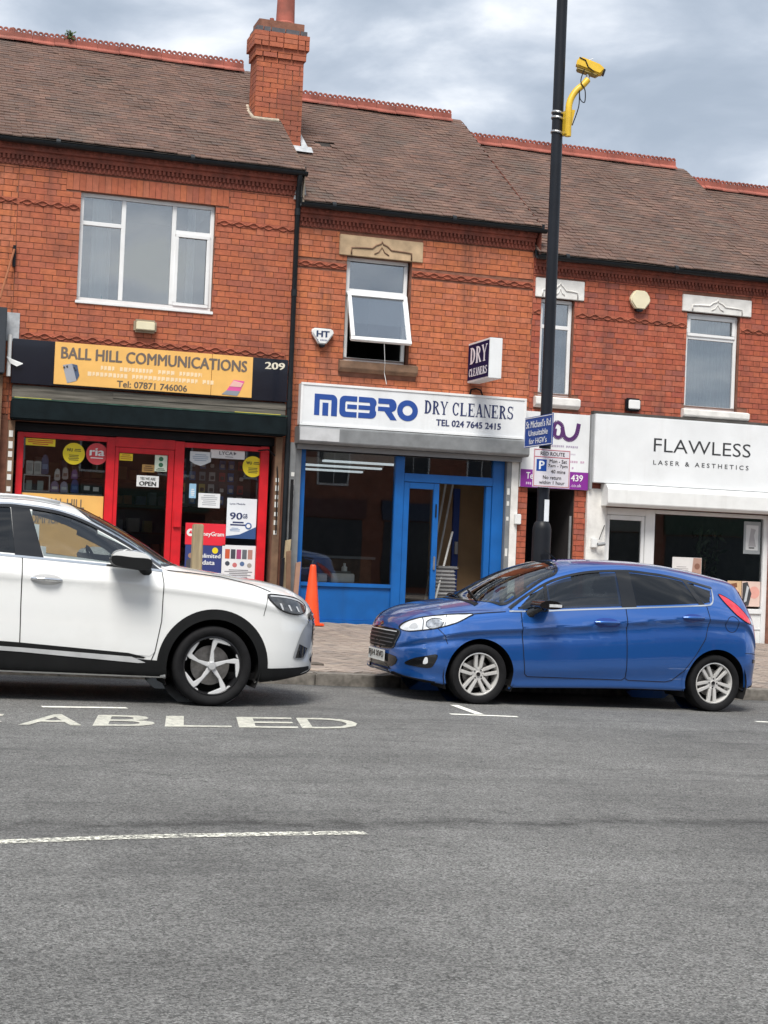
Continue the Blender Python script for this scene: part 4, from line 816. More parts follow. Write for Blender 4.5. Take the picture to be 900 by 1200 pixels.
def bag(x, z, w_, h, col, col2=None):
    def fn(t_):
        mb = MB(); mb.prism([(-w_/2, 0), (w_/2, 0), (w_*.42, h*.7), (w_*.2, h), (-w_*.2, h), (-w_*.42, h*.7)], lambda p: (x+p[0], GY+.10, z+p[1]), lambda p: (x+p[0]*.8, GY+.20, z+p[1])); mb.build('body', ink(col), t_, bevel=.012, smooth=50)
        MB().box(x-w_*.3, x+w_*.3, GY+.094, GY+.0985, z+h*.25, z+h*.5).build('label', ink(col2 or WHITE), t_)
    return fn
for x_, z_, ww, hh, c1, c2, lab in ((2.27, 2.05, .13, .16, (.33, .27, .45), WHITE, 'leftmost purple pack of earphones on the shelf'), (2.40, 2.05, .12, .16, (.45, .42, .55), WHITE, 'pale lilac pack between the purple and blue packs'), (2.30, 2.22, .09, .17, (.70, .68, .66), (.4, .3, .25), 'white cup-shaped pack above the purple pack'), (2.41, 2.24, .09, .18, (.58, .52, .50), (.35, .2, .15), 'beige pack above the lilac pack'), (2.55, 2.05, .12, .20, (.04, .08, .32), (.1, .2, .5), 'dark blue bag on the shelf under the yellow sticker'), (2.12, 2.30, .12, .28, (.06, .10, .22), (.2, .3, .5), 'dark navy bag hanging beside the white boxes'), (2.54, 2.25, .10, .14, (.24, .12, .36), (.5, .4, .6), 'violet pack above the dark blue bag')):
    goods('gift_pack', lab, 'pack', bag(x_, z_, ww, hh, c1, c2), (x_, GY+.15, z_))
goods('parcel_shelf', 'dark counter unit with two white price cards', 'counter', lambda t_: (MB().box(2.64, 2.93, GY+.10, GY+.35, 2.05, 2.20).build('unit', M['black'], t_), card('price_card', t_, 2.68, 2.76, GY+.099, 2.10, 2.16, ink(WHITE)), card('price_card', t_, 2.81, 2.89, GY+.099, 2.09, 2.15, ink(WHITE))), (2.78, GY+.2, 2.05))
# shelves deeper in the shop
rg = random.Random(21)
for zz in (1.1, 1.55, 2.0, 2.4):
    sv = MB().box(1.7, 5.4, YF+3.3, YF+3.7, zz-.03, zz).build('wall_shelf', M['wood_dark'], h1)
    mb = MB(); x = 1.75
    while x < 5.3:
        ww = rg.uniform(.08, .2); mb.box(x, x+ww, YF+3.34, YF+3.55, zz+.001, zz+rg.uniform(.12, .3)); x += ww+rg.uniform(.02, .08)
    mb.build('stock', [mat('stock%d' % int(zz*100), (rg.uniform(.1, .5), rg.uniform(.1, .4), rg.uniform(.1, .4)), .6, rnd=[(.55, .14, .07), (.15, .3, .6), (.7, .7, .65), (.55, .45, .1), (.1, .1, .12), (.6, .3, .1), (.55, .14, .07)])], sv)
ct = thing('shop_counter', 'orange fronted counter deep inside the phone shop', 'counter', (3.4, YF+2.0, g1)); MB().box(2.6, 3.7, YF+1.7, YF+2.1, g1, 1.42).build('front', ink((.42, .20, .05)), ct); MB().box(2.55, 3.75, YF+1.65, YF+2.15, 1.42, 1.46).build('top', M['wood_dark'], ct)
rk = random.Random(31)
for zz in (2.05, 2.22, 2.40, 2.58):           # carded accessories on the hooks of the right-hand rack
    for k in range(7):
        x_ = 4.16+.145*k+rk.uniform(-.01, .01); c1 = rk.choice(((.5, .5, .5), (.1, .2, .45), (.45, .1, .1), (.08, .08, .09), (.55, .45, .15), (.3, .35, .4)))
        t_ = thing('accessory_pack', 'carded phone accessory, %s in the %s row of the rack behind the right window' % (('first', 'second', 'third', 'fourth', 'fifth', 'sixth', 'seventh')[k], {2.05: 'bottom', 2.22: 'second', 2.40: 'third', 2.58: 'top'}[zz]), 'pack', (x_, GY+.42, zz), 'accessories on the window rack')
        MB().box(x_-.045, x_+.045, GY+.42, GY+.44, zz-.06, zz+.07).build('card', ink(c1), t_); MB().box(x_-.028, x_+.028, GY+.40, GY+.4195, zz-.04, zz+.015).build('blister', ink((.6, .6, .6) if c1[0] < .3 else (.1, .1, .1)), t_, bevel=.006)
MB().box(4.10, 5.19, GY+.445, GY+.46, 1.95, 2.68).build('rack_panel', mat('rack_back', (.10, .10, .105), .7), h1)
# small labels on the side strips
def stick_strip(par, x, zs, y, ww=.05):
    for i, (z, h) in enumerate(zs): MB().box(x-ww/2, x+ww/2, y-.004, y, z, z+h).build('paper_label', ink((.66, .66, .63)), par)
MB().box(1.57, 1.66, YF-.09, YF-.02, g1-.05, 3.01).build('shutter_rail', M['wood_dark'], h1); stick_strip(h1, 1.61, ((2.78, .09), (2.62, .10), (2.50, .08), (2.30, .15), (2.18, .08), (2.02, .07)), YF-.0905, .055)
MB().box(5.40, 5.50, YF-.09, YF-.02, pav(5.4, 22), 3.01).build('shutter_rail', M['wood_dark'], h1); stick_strip(h1, 5.44, ((2.35, .06), (2.22, .08), (2.10, .06), (1.98, .08), (1.85, .06), (1.72, .07), (1.58, .06)), YF-.0905, .05)
MB().tube([(5.15, YF-.03, 2.80), (5.30, YF-.05, 2.82), (5.42, YF-.06, 2.72), (5.44, YF-.10, 2.45), (5.45, YF-.10, 1.6)], .012, 6).build('cable', M['rubber'], h1)
jk = thing('leaning_board', 'old brown boards and pipes leaning between the phone shop and dry cleaners', 'board', (5.62, YF-.25, pav(5.6, 21.8)))
for i, (a, b, z1_, c, ln) in enumerate(((5.52, 5.60, 1.52, M['wood_pale'], .05), (5.61, 5.68, 1.36, M['wood_dark'], -.03), (5.69, 5.76, 1.20, mat('faded_board', (.34, .20, .14), .8), .04), (5.48, 5.53, 1.25, M['black'], .02))):
    mb = MB(); mb.prism([(a, pav(5.6, 21.8)), (b, pav(5.6, 21.8)), (b+ln, z1_), (a+ln, z1_-.02)], lambda p: (p[0], YF-.25-.02*i, p[1]), lambda p: (p[0], YF-.21-.02*i, p[1])); mb.build('board', c, jk)
MB().tube([(5.66, YF-.14, pav(5.6, 22)), (5.655, YF-.14, 2.4)], .025, 8).build('pipe', M['rubber'], jk)
# ===== dry cleaners
g2 = pav(7.6, 22)
interior(h2, 5.75, 9.25, g2-.02, 2.93, 4.9, wall_m, floor_m, mat('dim_ceiling', (.16, .16, .16), .9))
MB().box(5.63, 5.72, YF-.05, YF+.06, g2-.03, 2.95).build('side_strip', M['alu'], h2, bevel=.004); MB().box(5.72, 5.81, YF-.03, YF+.08, g2-.03, 2.94).build('shutter_rail', M['alu'], h2, bevel=.004)
stick_strip(h2, 5.68, ((2.45, .06), (2.32, .08), (2.18, .06), (2.02, .12), (1.88, .06), (1.7, .08)), YF-.0505, .05)
MB().box(9.095, 9.17, YF-.03, YF+.08, g2-.06, 2.94).build('shutter_rail', M['alu'], h2, bevel=.004); MB().box(9.175, 9.295, YF-.03, YF+.04, g2-.08, 2.94).build('side_strip', M['white_paint'], h2, bevel=.004)
stick_strip(h2, 9.13, ((2.35, .10), (2.18, .07), (1.95, .06), (1.4, .12)), YF-.0305, .04); MB().box(9.24, 9.34, YF-.09, YF-.03, 1.90, 2.06).build('switch_box', M['white_plastic'], h2, bevel=.01)
bf = bars('shopfront', h2, [(5.81, 5.90, g2-.03, 2.93), (7.31, 7.455, g2-.03, 2.85), (8.90, 9.09, g2-.05, 2.93), (7.455, 8.90, 2.47, 2.60), (5.90, 7.31, .84, .90), (5.90, 7.31, g2-.03, g2+.06)], GY-.05, GY+.05, M['blue_paint'])
MB().box(5.90, 7.31, GY-.015, GY+.03, g2+.06, .84).build('stall_riser', M['blue_paint'], bf, bevel=.004)
pane(bf, 5.90, 7.31, .90, 2.86); pane(bf, 7.455, 8.90, 2.60, 2.86); MB().box(5.90, 8.90, GY-.02, GY+.06, 2.86, 2.94).build('header', M['black'], bf)
bd = bars('door', h2, [(7.46, 7.55, g2, 2.465), (7.94, 8.03, g2, 2.465), (7.55, 7.94, 2.37, 2.465), (7.55, 7.94, g2, g2+.14)], GY-.04, GY+.02, M['blue_paint'])
MB().box(7.55, 7.94, GY-.012, GY-.004, g2+.14, 2.37).build('pane', M['shop_glass'], bd)
MB().box(7.975, 7.995, GY-.055, GY-.04, 1.95, 2.15).build('hinge', M['black'], bd); MB().box(7.97, 8.0, GY-.06, GY-.04, 1.15, 1.35).build('door_handle', M['steel'], bd)
bars('door_lining', h2, [(8.80, 8.895, g2-.02, 2.465)], GY-.03, GY+.06, M['blue_paint'])
# interior of the dry cleaners
MB().box(8.30, 9.2, YF+1.15, YF+1.22, g2, 2.6).build('partition', mat('tan_panel', (.30, .19, .10), .7, var=.15, scale=3), h2)
MB().box(8.66, 8.76, YF+1.08, YF+1.14, g2, 2.45).build('partition_post', ink((.02, .05, .22)), h2); MB().box(8.69, 8.74, YF+1.04, YF+1.075, 1.4, 1.6).build('partition_post', ink((.4, .4, .4)), h2)
for i in range(16):
    nm = thing('folded_sheet', 'grey folded dust sheet, %s from the bottom of the stack inside the doorway' % ('first', 'second', 'third', 'fourth', 'fifth', 'sixth', 'seventh', 'eighth', 'ninth', 'tenth', 'eleventh', 'twelfth', 'thirteenth', 'fourteenth', 'fifteenth', 'sixteenth')[i], 'sheet', (8.35, YF+.62, g2+.05*i), 'folded sheets stacked in the doorway')
    rr = random.Random(i); o_ = rr.uniform(-.03, .03); MB().box(8.16+o_, 8.52+o_, YF+.45, YF+.8, g2+.058*i, g2+.058*i+.052).build('cloth', mat('grey_cloth%d' % i, (.27+rr.uniform(-.08, .1),)*3, .9, bump=.4, bscale=30), nm, bevel=.02, smooth=60)
for a, b, lab in (((8.05, YF+.35, g2+.01), (8.48, YF+.62, 1.75), 'white pole leaning low across the shop doorway'), ((8.12, YF+.9, g2+.01), (8.50, YF+1.05, 2.55), 'pale pole leaning high inside the doorway'), ((8.22, YF+.95, g2+.01), (8.62, YF+1.03, 2.58), 'second pale pole leaning high inside the doorway')):
    tag(MB().tube([a, b], .018, 8).build('leaning_pole', ink((.55, .55, .53)), smooth=40), lab, 'pole', 'poles leaning inside the dry cleaners')
for i in range(3):
    cl = thing('ceiling_light', 'lit strip light on the ceiling inside the dry cleaners, %s of three' % ('nearest', 'middle', 'farthest')[i], 'light', (6.9, YF+1.0+1.4*i, 2.78), 'strip lights in the dry cleaners')
    MB().box(6.45-.1*i, 7.75+.1*i, YF+1.0+1.4*i, YF+1.12+1.4*i, 2.755, 2.785).build('diffuser', mat('lit_tube%d' % i, (.85, .93, 1), .5, var=0, emit=.55), cl); MB().box(6.43-.1*i, 7.77+.1*i, YF+.98+1.4*i, YF+1.14+1.4*i, 2.786, 2.90).build('housing', M['white_plastic'], cl)
tb = thing('plastic_tub', 'small white tub on the blue window ledge', 'tub', (6.265, GY+.15, .90)); MB().box(6.19, 6.34, GY+.08, GY+.22, .901, 1.015).build('tub', M['white_plastic'], tb, bevel=.008); MB().box(6.18, 6.35, GY+.07, GY+.23, 1.016, 1.03).build('lid', ink((.5, .5, .5)), tb, bevel=.004)
tb = thing('toolbox', 'white box with dark lid and bottle top on the blue window ledge', 'box', (6.59, GY+.15, .90)); MB().box(6.41, 6.77, GY+.08, GY+.28, .901, 1.04).build('box', M['white_plastic'], tb, bevel=.012)
MB().box(6.45, 6.73, GY+.09, GY+.27, 1.041, 1.075).build('lid', ink((.16, .16, .15)), tb, bevel=.015, smooth=50); MB().lathe([(.001, 0), (.045, 0), (.045, .06), (.02, .08), (.02, .12), (.001, .12)], 12, Matrix.Translation((6.63, GY+.17, 1.076))).build('bottle', M['white_plastic'], tb, smooth=40)
for x_ in (6.05, 6.12): MB().tube([(x_, YF+1.5, g2), (x_, YF+1.5, 2.7)], .02, 8).build('rail_post', M['steel'], h2, smooth=40)
cn_ = thing('shop_counter', 'dark counter deep inside the dry cleaners', 'counter', (6.9, YF+2.4, g2)); MB().box(6.2, 7.7, YF+2.3, YF+2.7, g2, 1.25).build('front', M['wood_dark'], cn_); MB().box(6.15, 7.75, YF+2.25, YF+2.75, 1.25, 1.29).build('top', ink((.3, .3, .3)), cn_)
# shutter housing and sign
hs = MB(); hs.prism([(YF-.28, 3.19), (YF-.30, 3.17), (YF-.30, 2.97), (YF-.27, 2.935), (YF-.02, 2.935), (YF-.02, 3.19)], lambda p: (5.69, p[0], p[1]), lambda p: (9.345, p[0], p[1])); hsb = hs.build('shutter_box', M['alu'], h2, bevel=.006, smooth=40)
MB().box(5.72, 9.30, YF-.12, YF-.05, 2.86, 2.93).build('shutter_lath', M['grey_plastic'], hsb)
MB().box(5.70, 6.3, YF-.304, YF-.3005, 2.98, 3.17).build('patch', mat('paler_patch', (.50, .51, .52), .5), hsb)
s2 = thing('shop_sign', 'white fascia sign lettered MEBRO DRY CLEANERS in blue', 'shop sign', (7.5, YF-.1, 3.21), 'fascia signs over the shops')
yb = YF-.20
MB().box(5.725, 9.295, yb, YF-.013, 3.215, 3.825).build('box', M['sign_white'], s2, bevel=.006)
bars('frame', s2, [(5.715, 9.305, 3.80, 3.835), (5.715, 9.305, 3.205, 3.24), (5.715, 5.75, 3.24, 3.80), (9.27, 9.305, 3.24, 3.80)], yb-.012, yb+.02, M['upvc'], .003)
BLU = (.02, .07, .30); lm = ink(BLU, .4); mb = MB(); yy2 = yb-.0015; cnt = [0]
def pc(poly, ox, sx=1.0): cnt[0] += 1; mb.slab([(ox+p[0]*sx, 3.365+p[1]) for p in poly], yy2-.002-.0002*cnt[0], yy2)
def rc_(a, b, c, d, ox): pc([(a, c), (b, c), (b, d), (a, d)], ox)
def arc(cx, cz, rx, rz, a0, a1, n=10): return [(cx+rx*math.cos(R(a0+(a1-a0)*i/n)), cz+rz*math.sin(R(a0+(a1-a0)*i/n))) for i in range(n+1)]
H_ = .315; o = 5.925
pc([(0, 0), (.08, 0), (.08, .235), (.26, .235), (.26, 0), (.35, 0), (.35, .22)]+arc(.27, H_-.09, .08, .09, 0, 90, 5)+[(0, H_)], o); rc_(.125, .215, 0, .19, o)
o += .385; pc([(.27, 0), (.27, .08), (.10, .08), (.09, .10), (.09, .215), (.10, .235), (.27, .235), (.27, H_), (.08, H_)]+arc(.08, .235, .08, .08, 90, 180, 5)+arc(.08, .08, .08, .08, 180, 270, 5), o); rc_(.12, .27, .125, .19, o)
o += .295; pc([(0, H_), (0, .235), (.17, .235), (.18, .19), (0, .19), (0, .125), (.18, .125), (.17, .08), (0, .08), (0, 0), (.20, 0)]+arc(.20, .08, .08, .08, -90, 40, 5)+arc(.20, .235, .08, .08, -40, 90, 5), o)
o += .305; pc([(0, H_), (0, .235), (.17, .235), (.18, .19), (0, .19), (0, .125), (.10, .125), (.20, 0), (.30, 0), (.215, .12)]+arc(.20, .215, .09, .10, -50, 90, 8), o)
o += .30; n_ = 28
ri = arc(.165, H_/2, .165, H_/2, 0, 360, n_)[:-1]; rj = arc(.165, H_/2, .078, .075, 0, 360, n_)[:-1]
for i in range(n_): j = (i+1) % n_; b0 = [ri[i], ri[j], rj[j], rj[i]]; mb.face([(o+p[0], yy2-.003, 3.365+p[1]) for p in b0])
mb.build('logo', lm, s2)
def serif_text(s, x0, x1, z0, z1, y, col, par):
    T, t = .27, .09
    def tick(a, b, zb): return [[(a, zb), (b, zb), (b, zb+.06), (a, zb+.06)]]
    def ringseg(cx, cz, rx, rz, ix, iz, a0, a1, n=9): return [arc(cx, cz, rx, rz, a0, a1, n)+arc(cx, cz, ix, iz, a1, a0, n)]
    def stem(a, th=T): return [[(a, 0), (a+th, 0), (a+th, 1), (a, 1)]]+tick(a-.08, a+th+.08, 0)+tick(a-.08, a+th+.08, .94)
    Gd = {'D': lambda: stem(.08)+ringseg(.30, .5, .66, .5, .38, .41, -90, 90)}
    Gd['R'] = lambda: stem(.08)+ringseg(.28, .74, .55, .26, .32, .18, -90, 90)+[[(.36, .5), (.56, .52), (1.0, .02), (.74, .02)]]+tick(.70, 1.04, 0)
    Gd['Y'] = lambda: [[(.0, 1), (.24, 1), (.60, .45), (.40, .45)], [(.52, .47), (.62, .47), (.98, 1), (.86, 1)], [(.39, 0), (.61, 0), (.61, .46), (.39, .46)]]+tick(.28, .72, 0)+tick(-.05, .32, .94)+tick(.76, 1.06, .94)
    Gd['C'] = lambda: ringseg(.52, .5, .5, .5, .28, .42, 38, 322, 14)+[[(.86, .66), (.94, .66), (.94, .98), (.88, .98)]]
    Gd['L'] = lambda: stem(.08)+[[(.2, 0), (.92, 0), (.92, .08), (.2, .08)], [(.84, 0), (.94, 0), (.94, .3), (.90, .3)]]
    Gd['E'] = lambda: stem(.08)+[[(.2, 0), (.90, 0), (.90, .075), (.2, .075)], [(.2, .925), (.88, .925), (.88, 1), (.2, 1)], [(.2, .46), (.64, .46), (.64, .54), (.2, .54)], [(.84, 0), (.93, 0), (.93, .26), (.89, .26)], [(.82, .76), (.86, .76), (.90, 1), (.82, 1)], [(.58, .36), (.64, .36), (.64, .64), (.58, .64)]]
    Gd['A'] = lambda: [[(.06, 0), (.16, 0), (.52, 1), (.44, 1)], [(.40, 1), (.60, 1), (.96, 0), (.70, 0)], [(.22, .28), (.74, .28), (.74, .36), (.24, .36)]]+tick(-.04, .28, 0)+tick(.62, 1.04, 0)
    Gd['N'] = lambda: [[(.08, 0), (.16, 0), (.16, 1), (.08, 1)], [(.02, 1), (.26, 1), (.94, 0), (.78, 0)], [(.84, 0), (.92, 0), (.92, 1), (.84, 1)]]+tick(-.02, .28, 0)+tick(.74, 1.04, .94)
    Gd['S'] = lambda: ringseg(.47, .74, .40, .26, .20, .18, 35, 262, 10)+ringseg(.47, .27, .43, .27, .22, .19, -150, 98, 10)+[[(.80, .70), (.86, .70), (.86, .98), (.80, .98)], [(.06, .02), (.12, .02), (.12, .32), (.06, .32)]]
    adv = {' ': .55}; wd = sum(adv.get(c, 1.14) for c in s)-.14; k = (x1-x0)/wd; x = x0; m_ = MB(); c_ = 0
    for ch in s:
        if ch != ' ':
            for pl in Gd[ch](): c_ = (c_+1) % 7; m_.slab([(x+p[0]*k, z0+p[1]*(z1-z0)) for p in pl], y-.002-.0002*c_, y)
        x += adv.get(ch, 1.14)*k
    return m_.build('lettering', ink(col, .4), par)
serif_text('DRY CLEANERS', 7.645, 9.10, 3.50, 3.70, yy2, NAVY, s2)
letters('TEL 024 7645 2415', 7.84, 8.89, 3.33, 3.425, yy2, (.03, .04, .12), s2, bold=.03)
MB().tube([(8.42, YF-.05, 3.83), (8.44, YF-.05, 3.93), (8.52, YF-.05, 3.95), (8.60, YF-.05, 3.93), (8.64, YF-.05, 3.83)], .014, 7).build('cable_loop', M['rubber'], h2, smooth=True)
# projecting sign
ps = thing('projecting_sign', 'dark purple projecting box sign lettered DRY CLEANERS with white edges', 'sign', (8.42, YF-.5, 4.05))
pe = .96; px0, px1, pz0, pz1 = 8.36, 8.56, 4.02, 4.62
MB().box(px0, px1, YF-pe, YF-.08, pz0, pz1).build('box', M['sign_white'], ps, bevel=.006)
MB().box(px0-.006, px0-.0005, YF-pe+.025, YF-.10, pz0+.03, pz1-.03).build('face', mat('navy_sign_face', (.016, .010, .055), .8, var=.1, spec=.1), ps)
side = lambda p: (px0-.0065-(p[1]*-1 if False else 0)-.002*(p[1] < -.5), YF-.13-p[0], p[2])
def side_text(tx, u0, u1, z0, z1, col):
    n0 = len(bpy.data.objects)
    o_ = serif_text(tx, u0, u1, z0, z1, 0, col, ps); me = o_.data
    for v in me.vertices: u, y_, z_ = v.co; v.co = (px0-.0065+y_, YF-.13-u, z_)
    return o_
side_text('DRY', .06, .74, pz0+.27, pz0+.52, (.75, .74, .80)); side_text('CLEANERS', .03, .77, pz0+.08, pz0+.20, (.75, .74, .80))
MB().box(px0+.06, px1-.06, YF-.08, YF-.012, pz0+.1, pz1-.1).build('bracket', M['black'], ps)
# ===== passage with the purple sign
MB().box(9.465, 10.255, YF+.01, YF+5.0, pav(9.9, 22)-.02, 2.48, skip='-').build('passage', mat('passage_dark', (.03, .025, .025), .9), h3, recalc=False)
MB().box(9.50, 10.22, YF+1.4, YF+1.45, pav(9.9, 22), 2.4).build('passage_door', M['black_gloss'], h3); MB().tube([(10.20, YF-.02, pav(10, 22)), (10.20, YF-.02, 2.07)], .02, 8).build('handrail', M['alu'], h3, smooth=40)
s3 = thing('shop_sign', 'white and purple sign over the passage behind the lamp post', 'shop sign', (9.88, YF-.05, 2.48), 'fascia signs over the shops')
MB().box(9.305, 10.455, YF-.07, YF-.013, 2.485, 3.665).build('board', M['sign_white'], s3, bevel=.004); card('band', s3, 9.306, 10.454, YF-.0705, 2.486, 2.76, ink((.22, .02, .27)), .002)
ys = YF-.071; PUR = (.08, .02, .12)
def curve_mark(pts, r, col): 
    pts = [Vector((p[0], 0, p[1])) for p in pts]; sm_ = []
    for i in range(len(pts)-1):
        p0, p1, p2, p3 = pts[max(i-1, 0)], pts[i], pts[i+1], pts[min(i+2, len(pts)-1)]
        for k in range(6): t_ = k/6; sm_.append(.5*((2*p1)+(-p0+p2)*t_+(2*p0-5*p1+4*p2-p3)*t_**2+(-p0+3*p1-3*p2+p3)*t_**3))
    sm_.append(pts[-1]); m_ = MB()
    for i in range(len(sm_)-1):
        d = (sm_[i+1]-sm_[i]).normalized(); nn = Vector((-d.z, 0, d.x))*r; m_.face([(p.x+s*nn.x, ys-.002-.00004*i, p.z+s*nn.z) for p, s in ((sm_[i], -1), (sm_[i+1], -1), (sm_[i+1], 1), (sm_[i], 1))])
    return m_.build('logo', ink(col), s3)
curve_mark([(9.62, 3.28), (9.68, 3.20), (9.78, 3.24), (9.82, 3.40), (9.88, 3.52), (9.98, 3.46), (9.96, 3.30), (9.86, 3.30), (9.86, 3.42)], .03, PUR); curve_mark([(9.98, 3.44), (10.02, 3.30), (10.12, 3.26), (10.22, 3.34), (10.26, 3.52)], .035, PUR)
dashes(s3, 9.78, 10.26, 3.13, 3.165, ys, (.40, .35, .45), 3); dashes(s3, 9.74, 10.22, 3.02, 3.045, ys, (.55, .50, .58), 4)
dashes(s3, 9.62, 10.38, 2.90, 2.935, ys, (.58, .40, .52), 5); dashes(s3, 9.86, 10.20, 2.80, 2.835, ys, (.55, .40, .55), 6)
letters('Tel:', 9.40, 9.56, 2.615, 2.715, ys-.002, WHITE, s3, bold=.02); letters('439', 10.16, 10.36, 2.615, 2.715, ys-.002, WHITE, s3, bold=.02); letters('.co.uk', 10.16, 10.34, 2.525, 2.575, ys-.002, (.7, .6, .72), s3); dashes(s3, 9.40, 9.62, 2.525, 2.565, ys-.002, (.6, .45, .62), 7)
# ===== salon
g3 = pav(12.2, 22)
interior(h3, 10.8, 13.85, g3-.02, 2.6, 3.6, mat('salon_wall', (.26, .30, .28), .8), floor_m, mat('salon_ceiling', (.10, .10, .10), .9))
MB().box(10.465, 10.79, YF-.06, YF+.1, pav(10.6, 22), 2.52).build('pilaster', M['white_paint'], h3, bevel=.004)
sf = bars('shopfront', h3, [(10.79, 10.87, g3-.04, 2.24), (11.55, 11.72, g3-.04, 2.24), (13.72, 13.86, g3-.08, 2.24), (10.87, 11.55, 2.13, 2.24), (11.72, 13.72, 2.18, 2.24), (11.72, 13.72, .62, .70)], GY-.05, GY+.05, M['upvc'])
MB().box(11.72, 13.72, GY-.02, GY+.02, g3-.08, .62).build('stall_riser', M['white_plastic'], sf, bevel=.003); MB().box(11.72, 13.72, GY-.03, GY-.021, .36, .375).build('riser_joint', ink((.55, .56, .57)), sf)
pane(sf, 11.72, 13.72, .70, 2.18)
sdr = bars('door', h3, [(10.875, 10.93, g3, 2.125), (11.49, 11.545, g3, 2.125), (10.93, 11.49, 2.05, 2.125), (10.93, 11.49, g3, g3+.2)], GY-.03, GY+.03, M['upvc']); MB().box(10.93, 11.49, GY-.004, GY+.004, g3+.2, 2.05).build('pane', M['shop_glass'], sdr)
hb = MB(); hb.prism([(YF-.22, 2.60), (YF-.30, 2.52), (YF-.30, 2.30), (YF-.26, 2.255), (YF-.02, 2.255), (YF-.02, 2.60)], lambda p: (10.70, p[0], p[1]), lambda p: (13.88, p[0], p[1])); hb.build('shutter_box', M['white_plastic'], h3, bevel=.006, smooth=40)
s4 = thing('shop_sign', 'white fascia sign lettered FLAWLESS LASER AND AESTHETICS', 'shop sign', (12.2, YF-.1, 2.6), 'fascia signs over the shops')
MB().box(10.505, 13.88, YF-.17, YF-.013, 2.61, 3.69).build('box', M['sign_white'], s4, bevel=.008); MB().box(10.49, 13.88, YF-.10, YF-.012, 3.691, 3.74).build('coping', mat('dark_coping', (.06, .055, .05), .9, var=.3), s4)
MB().box(10.462, 10.503, YF-.12, YF-.013, 2.50, 3.68).build('end_strip', M['grey_plastic'], s4)
letters('FLAWLESS', 11.53, 13.28, 3.155, 3.37, YF-.1705, (.03, .032, .035), s4, bold=-.006); letters('L A S E R   &   A E S T H E T I C S', 11.53, 13.25, 2.95, 3.02, YF-.1705, (.05, .052, .055), s4, bold=.004)
PYs = GY-.001
def sp(label, x0, x1, z0, z1, col, cat='poster'): p = thing('poster', label, cat, ((x0+x1)/2, PYs, z0), 'posters in the salon window'); card('sheet', p, x0, x1, PYs, z0, z1, ink(col), .003); return p
y4 = PYs-.0035
p = sp('white leaflet with a portrait strip at the salon window centre', 12.08, 12.61, 1.20, 1.50, (.74, .72, .70)); para('print', [(12.43, 1.205), (12.605, 1.205), (12.605, 1.495), (12.46, 1.495)], y4, ink((.45, .28, .22)), p, .001); disc('print', p, 12.53, 1.36, .05, y4-.0015, ink((.25, .12, .08)), .001, 12); lines(p, 12.11, 12.38, 1.27, 1.36, 3, (.4, .38, .38), y4, .35)
p = sp('framed monochrome print hung in the salon window', 13.37, 13.68, 1.60, 2.13, (.30, .32, .33)); card('picture', p, 13.41, 13.64, y4+.0005, 1.66, 2.07, ink((.58, .59, .59)), .002); para('print', [(13.46, 1.72), (13.60, 1.72), (13.56, 1.90), (13.59, 2.0), (13.50, 2.02), (13.48, 1.88)], y4-.002, ink((.36, .35, .36)), p, .001); lines(p, 13.44, 13.6, 1.68, 1.72, 1, (.1, .1, .1), y4-.0045)
p = sp('colour poster of a made-up face low in the salon window', 13.10, 13.36, .74, 1.15, (.62, .42, .24)); disc('print', p, 13.22, .98, .09, y4, ink((.72, .50, .33)), .001, 16); para('print', [(13.11, .75), (13.22, .75), (13.18, .88), (13.12, 1.0)], y4-.0015, ink((.50, .14, .05)), p, .001); para('print', [(13.16, 1.02), (13.28, 1.05), (13.27, 1.12), (13.15, 1.10)], y4-.002, ink((.20, .08, .04)), p, .001)
p = sp('treatment poster with pink skin close-up in the salon window corner', 13.37, 13.71, .74, 1.15, (.70, .52, .45)); disc('print', p, 13.60, .97, .10, y4, ink((.72, .36, .30)), .001, 16); para('print', [(13.38, .75), (13.50, .75), (13.55, .95), (13.47, 1.14), (13.38, 1.12)], y4-.0015, ink((.05, .05, .055)), p, .001); para('print', [(13.41, .80), (13.46, .82), (13.50, 1.05), (13.46, 1.08)], y4-.003, ink((.5, .52, .54)), p, .001)
pl = thing('potted_plant', 'dark leafy plant standing inside the salon window', 'plant', (12.95, YF+.6, g3)); mb = MB(); rp_ = random.Random(4)
for i in range(150):
    a = rp_.uniform(0, 6.28); rr = rp_.uniform(0, .35); zc = rp_.uniform(.9, 1.95); c = Vector((12.95+rr*math.cos(a), YF+.6+rr*.6*math.sin(a), zc)); u_ = Vector((rp_.gauss(0, 1), rp_.gauss(0, 1), rp_.gauss(0, 1))).normalized()*.11; v_ = u_.cross(Vector((rp_.gauss(0, 1), rp_.gauss(0, 1), 1))).normalized()*.03
    mb.face([c-u_, c+v_, c+u_, c-v_])
mb.build('foliage', mat('dark_leaf', (.03, .06, .025), .6), pl); MB().tube([(12.95, YF+.6, g3+.3), (12.95, YF+.6, 1.5)], .02, 6).build('stem', M['wood_dark'], pl); MB().lathe([(.001, 0), (.13, 0), (.17, .32), (.001, .32)], 14, Matrix.Translation((12.95, YF+.6, g3))).build('pot', M['grey_plastic'], pl)
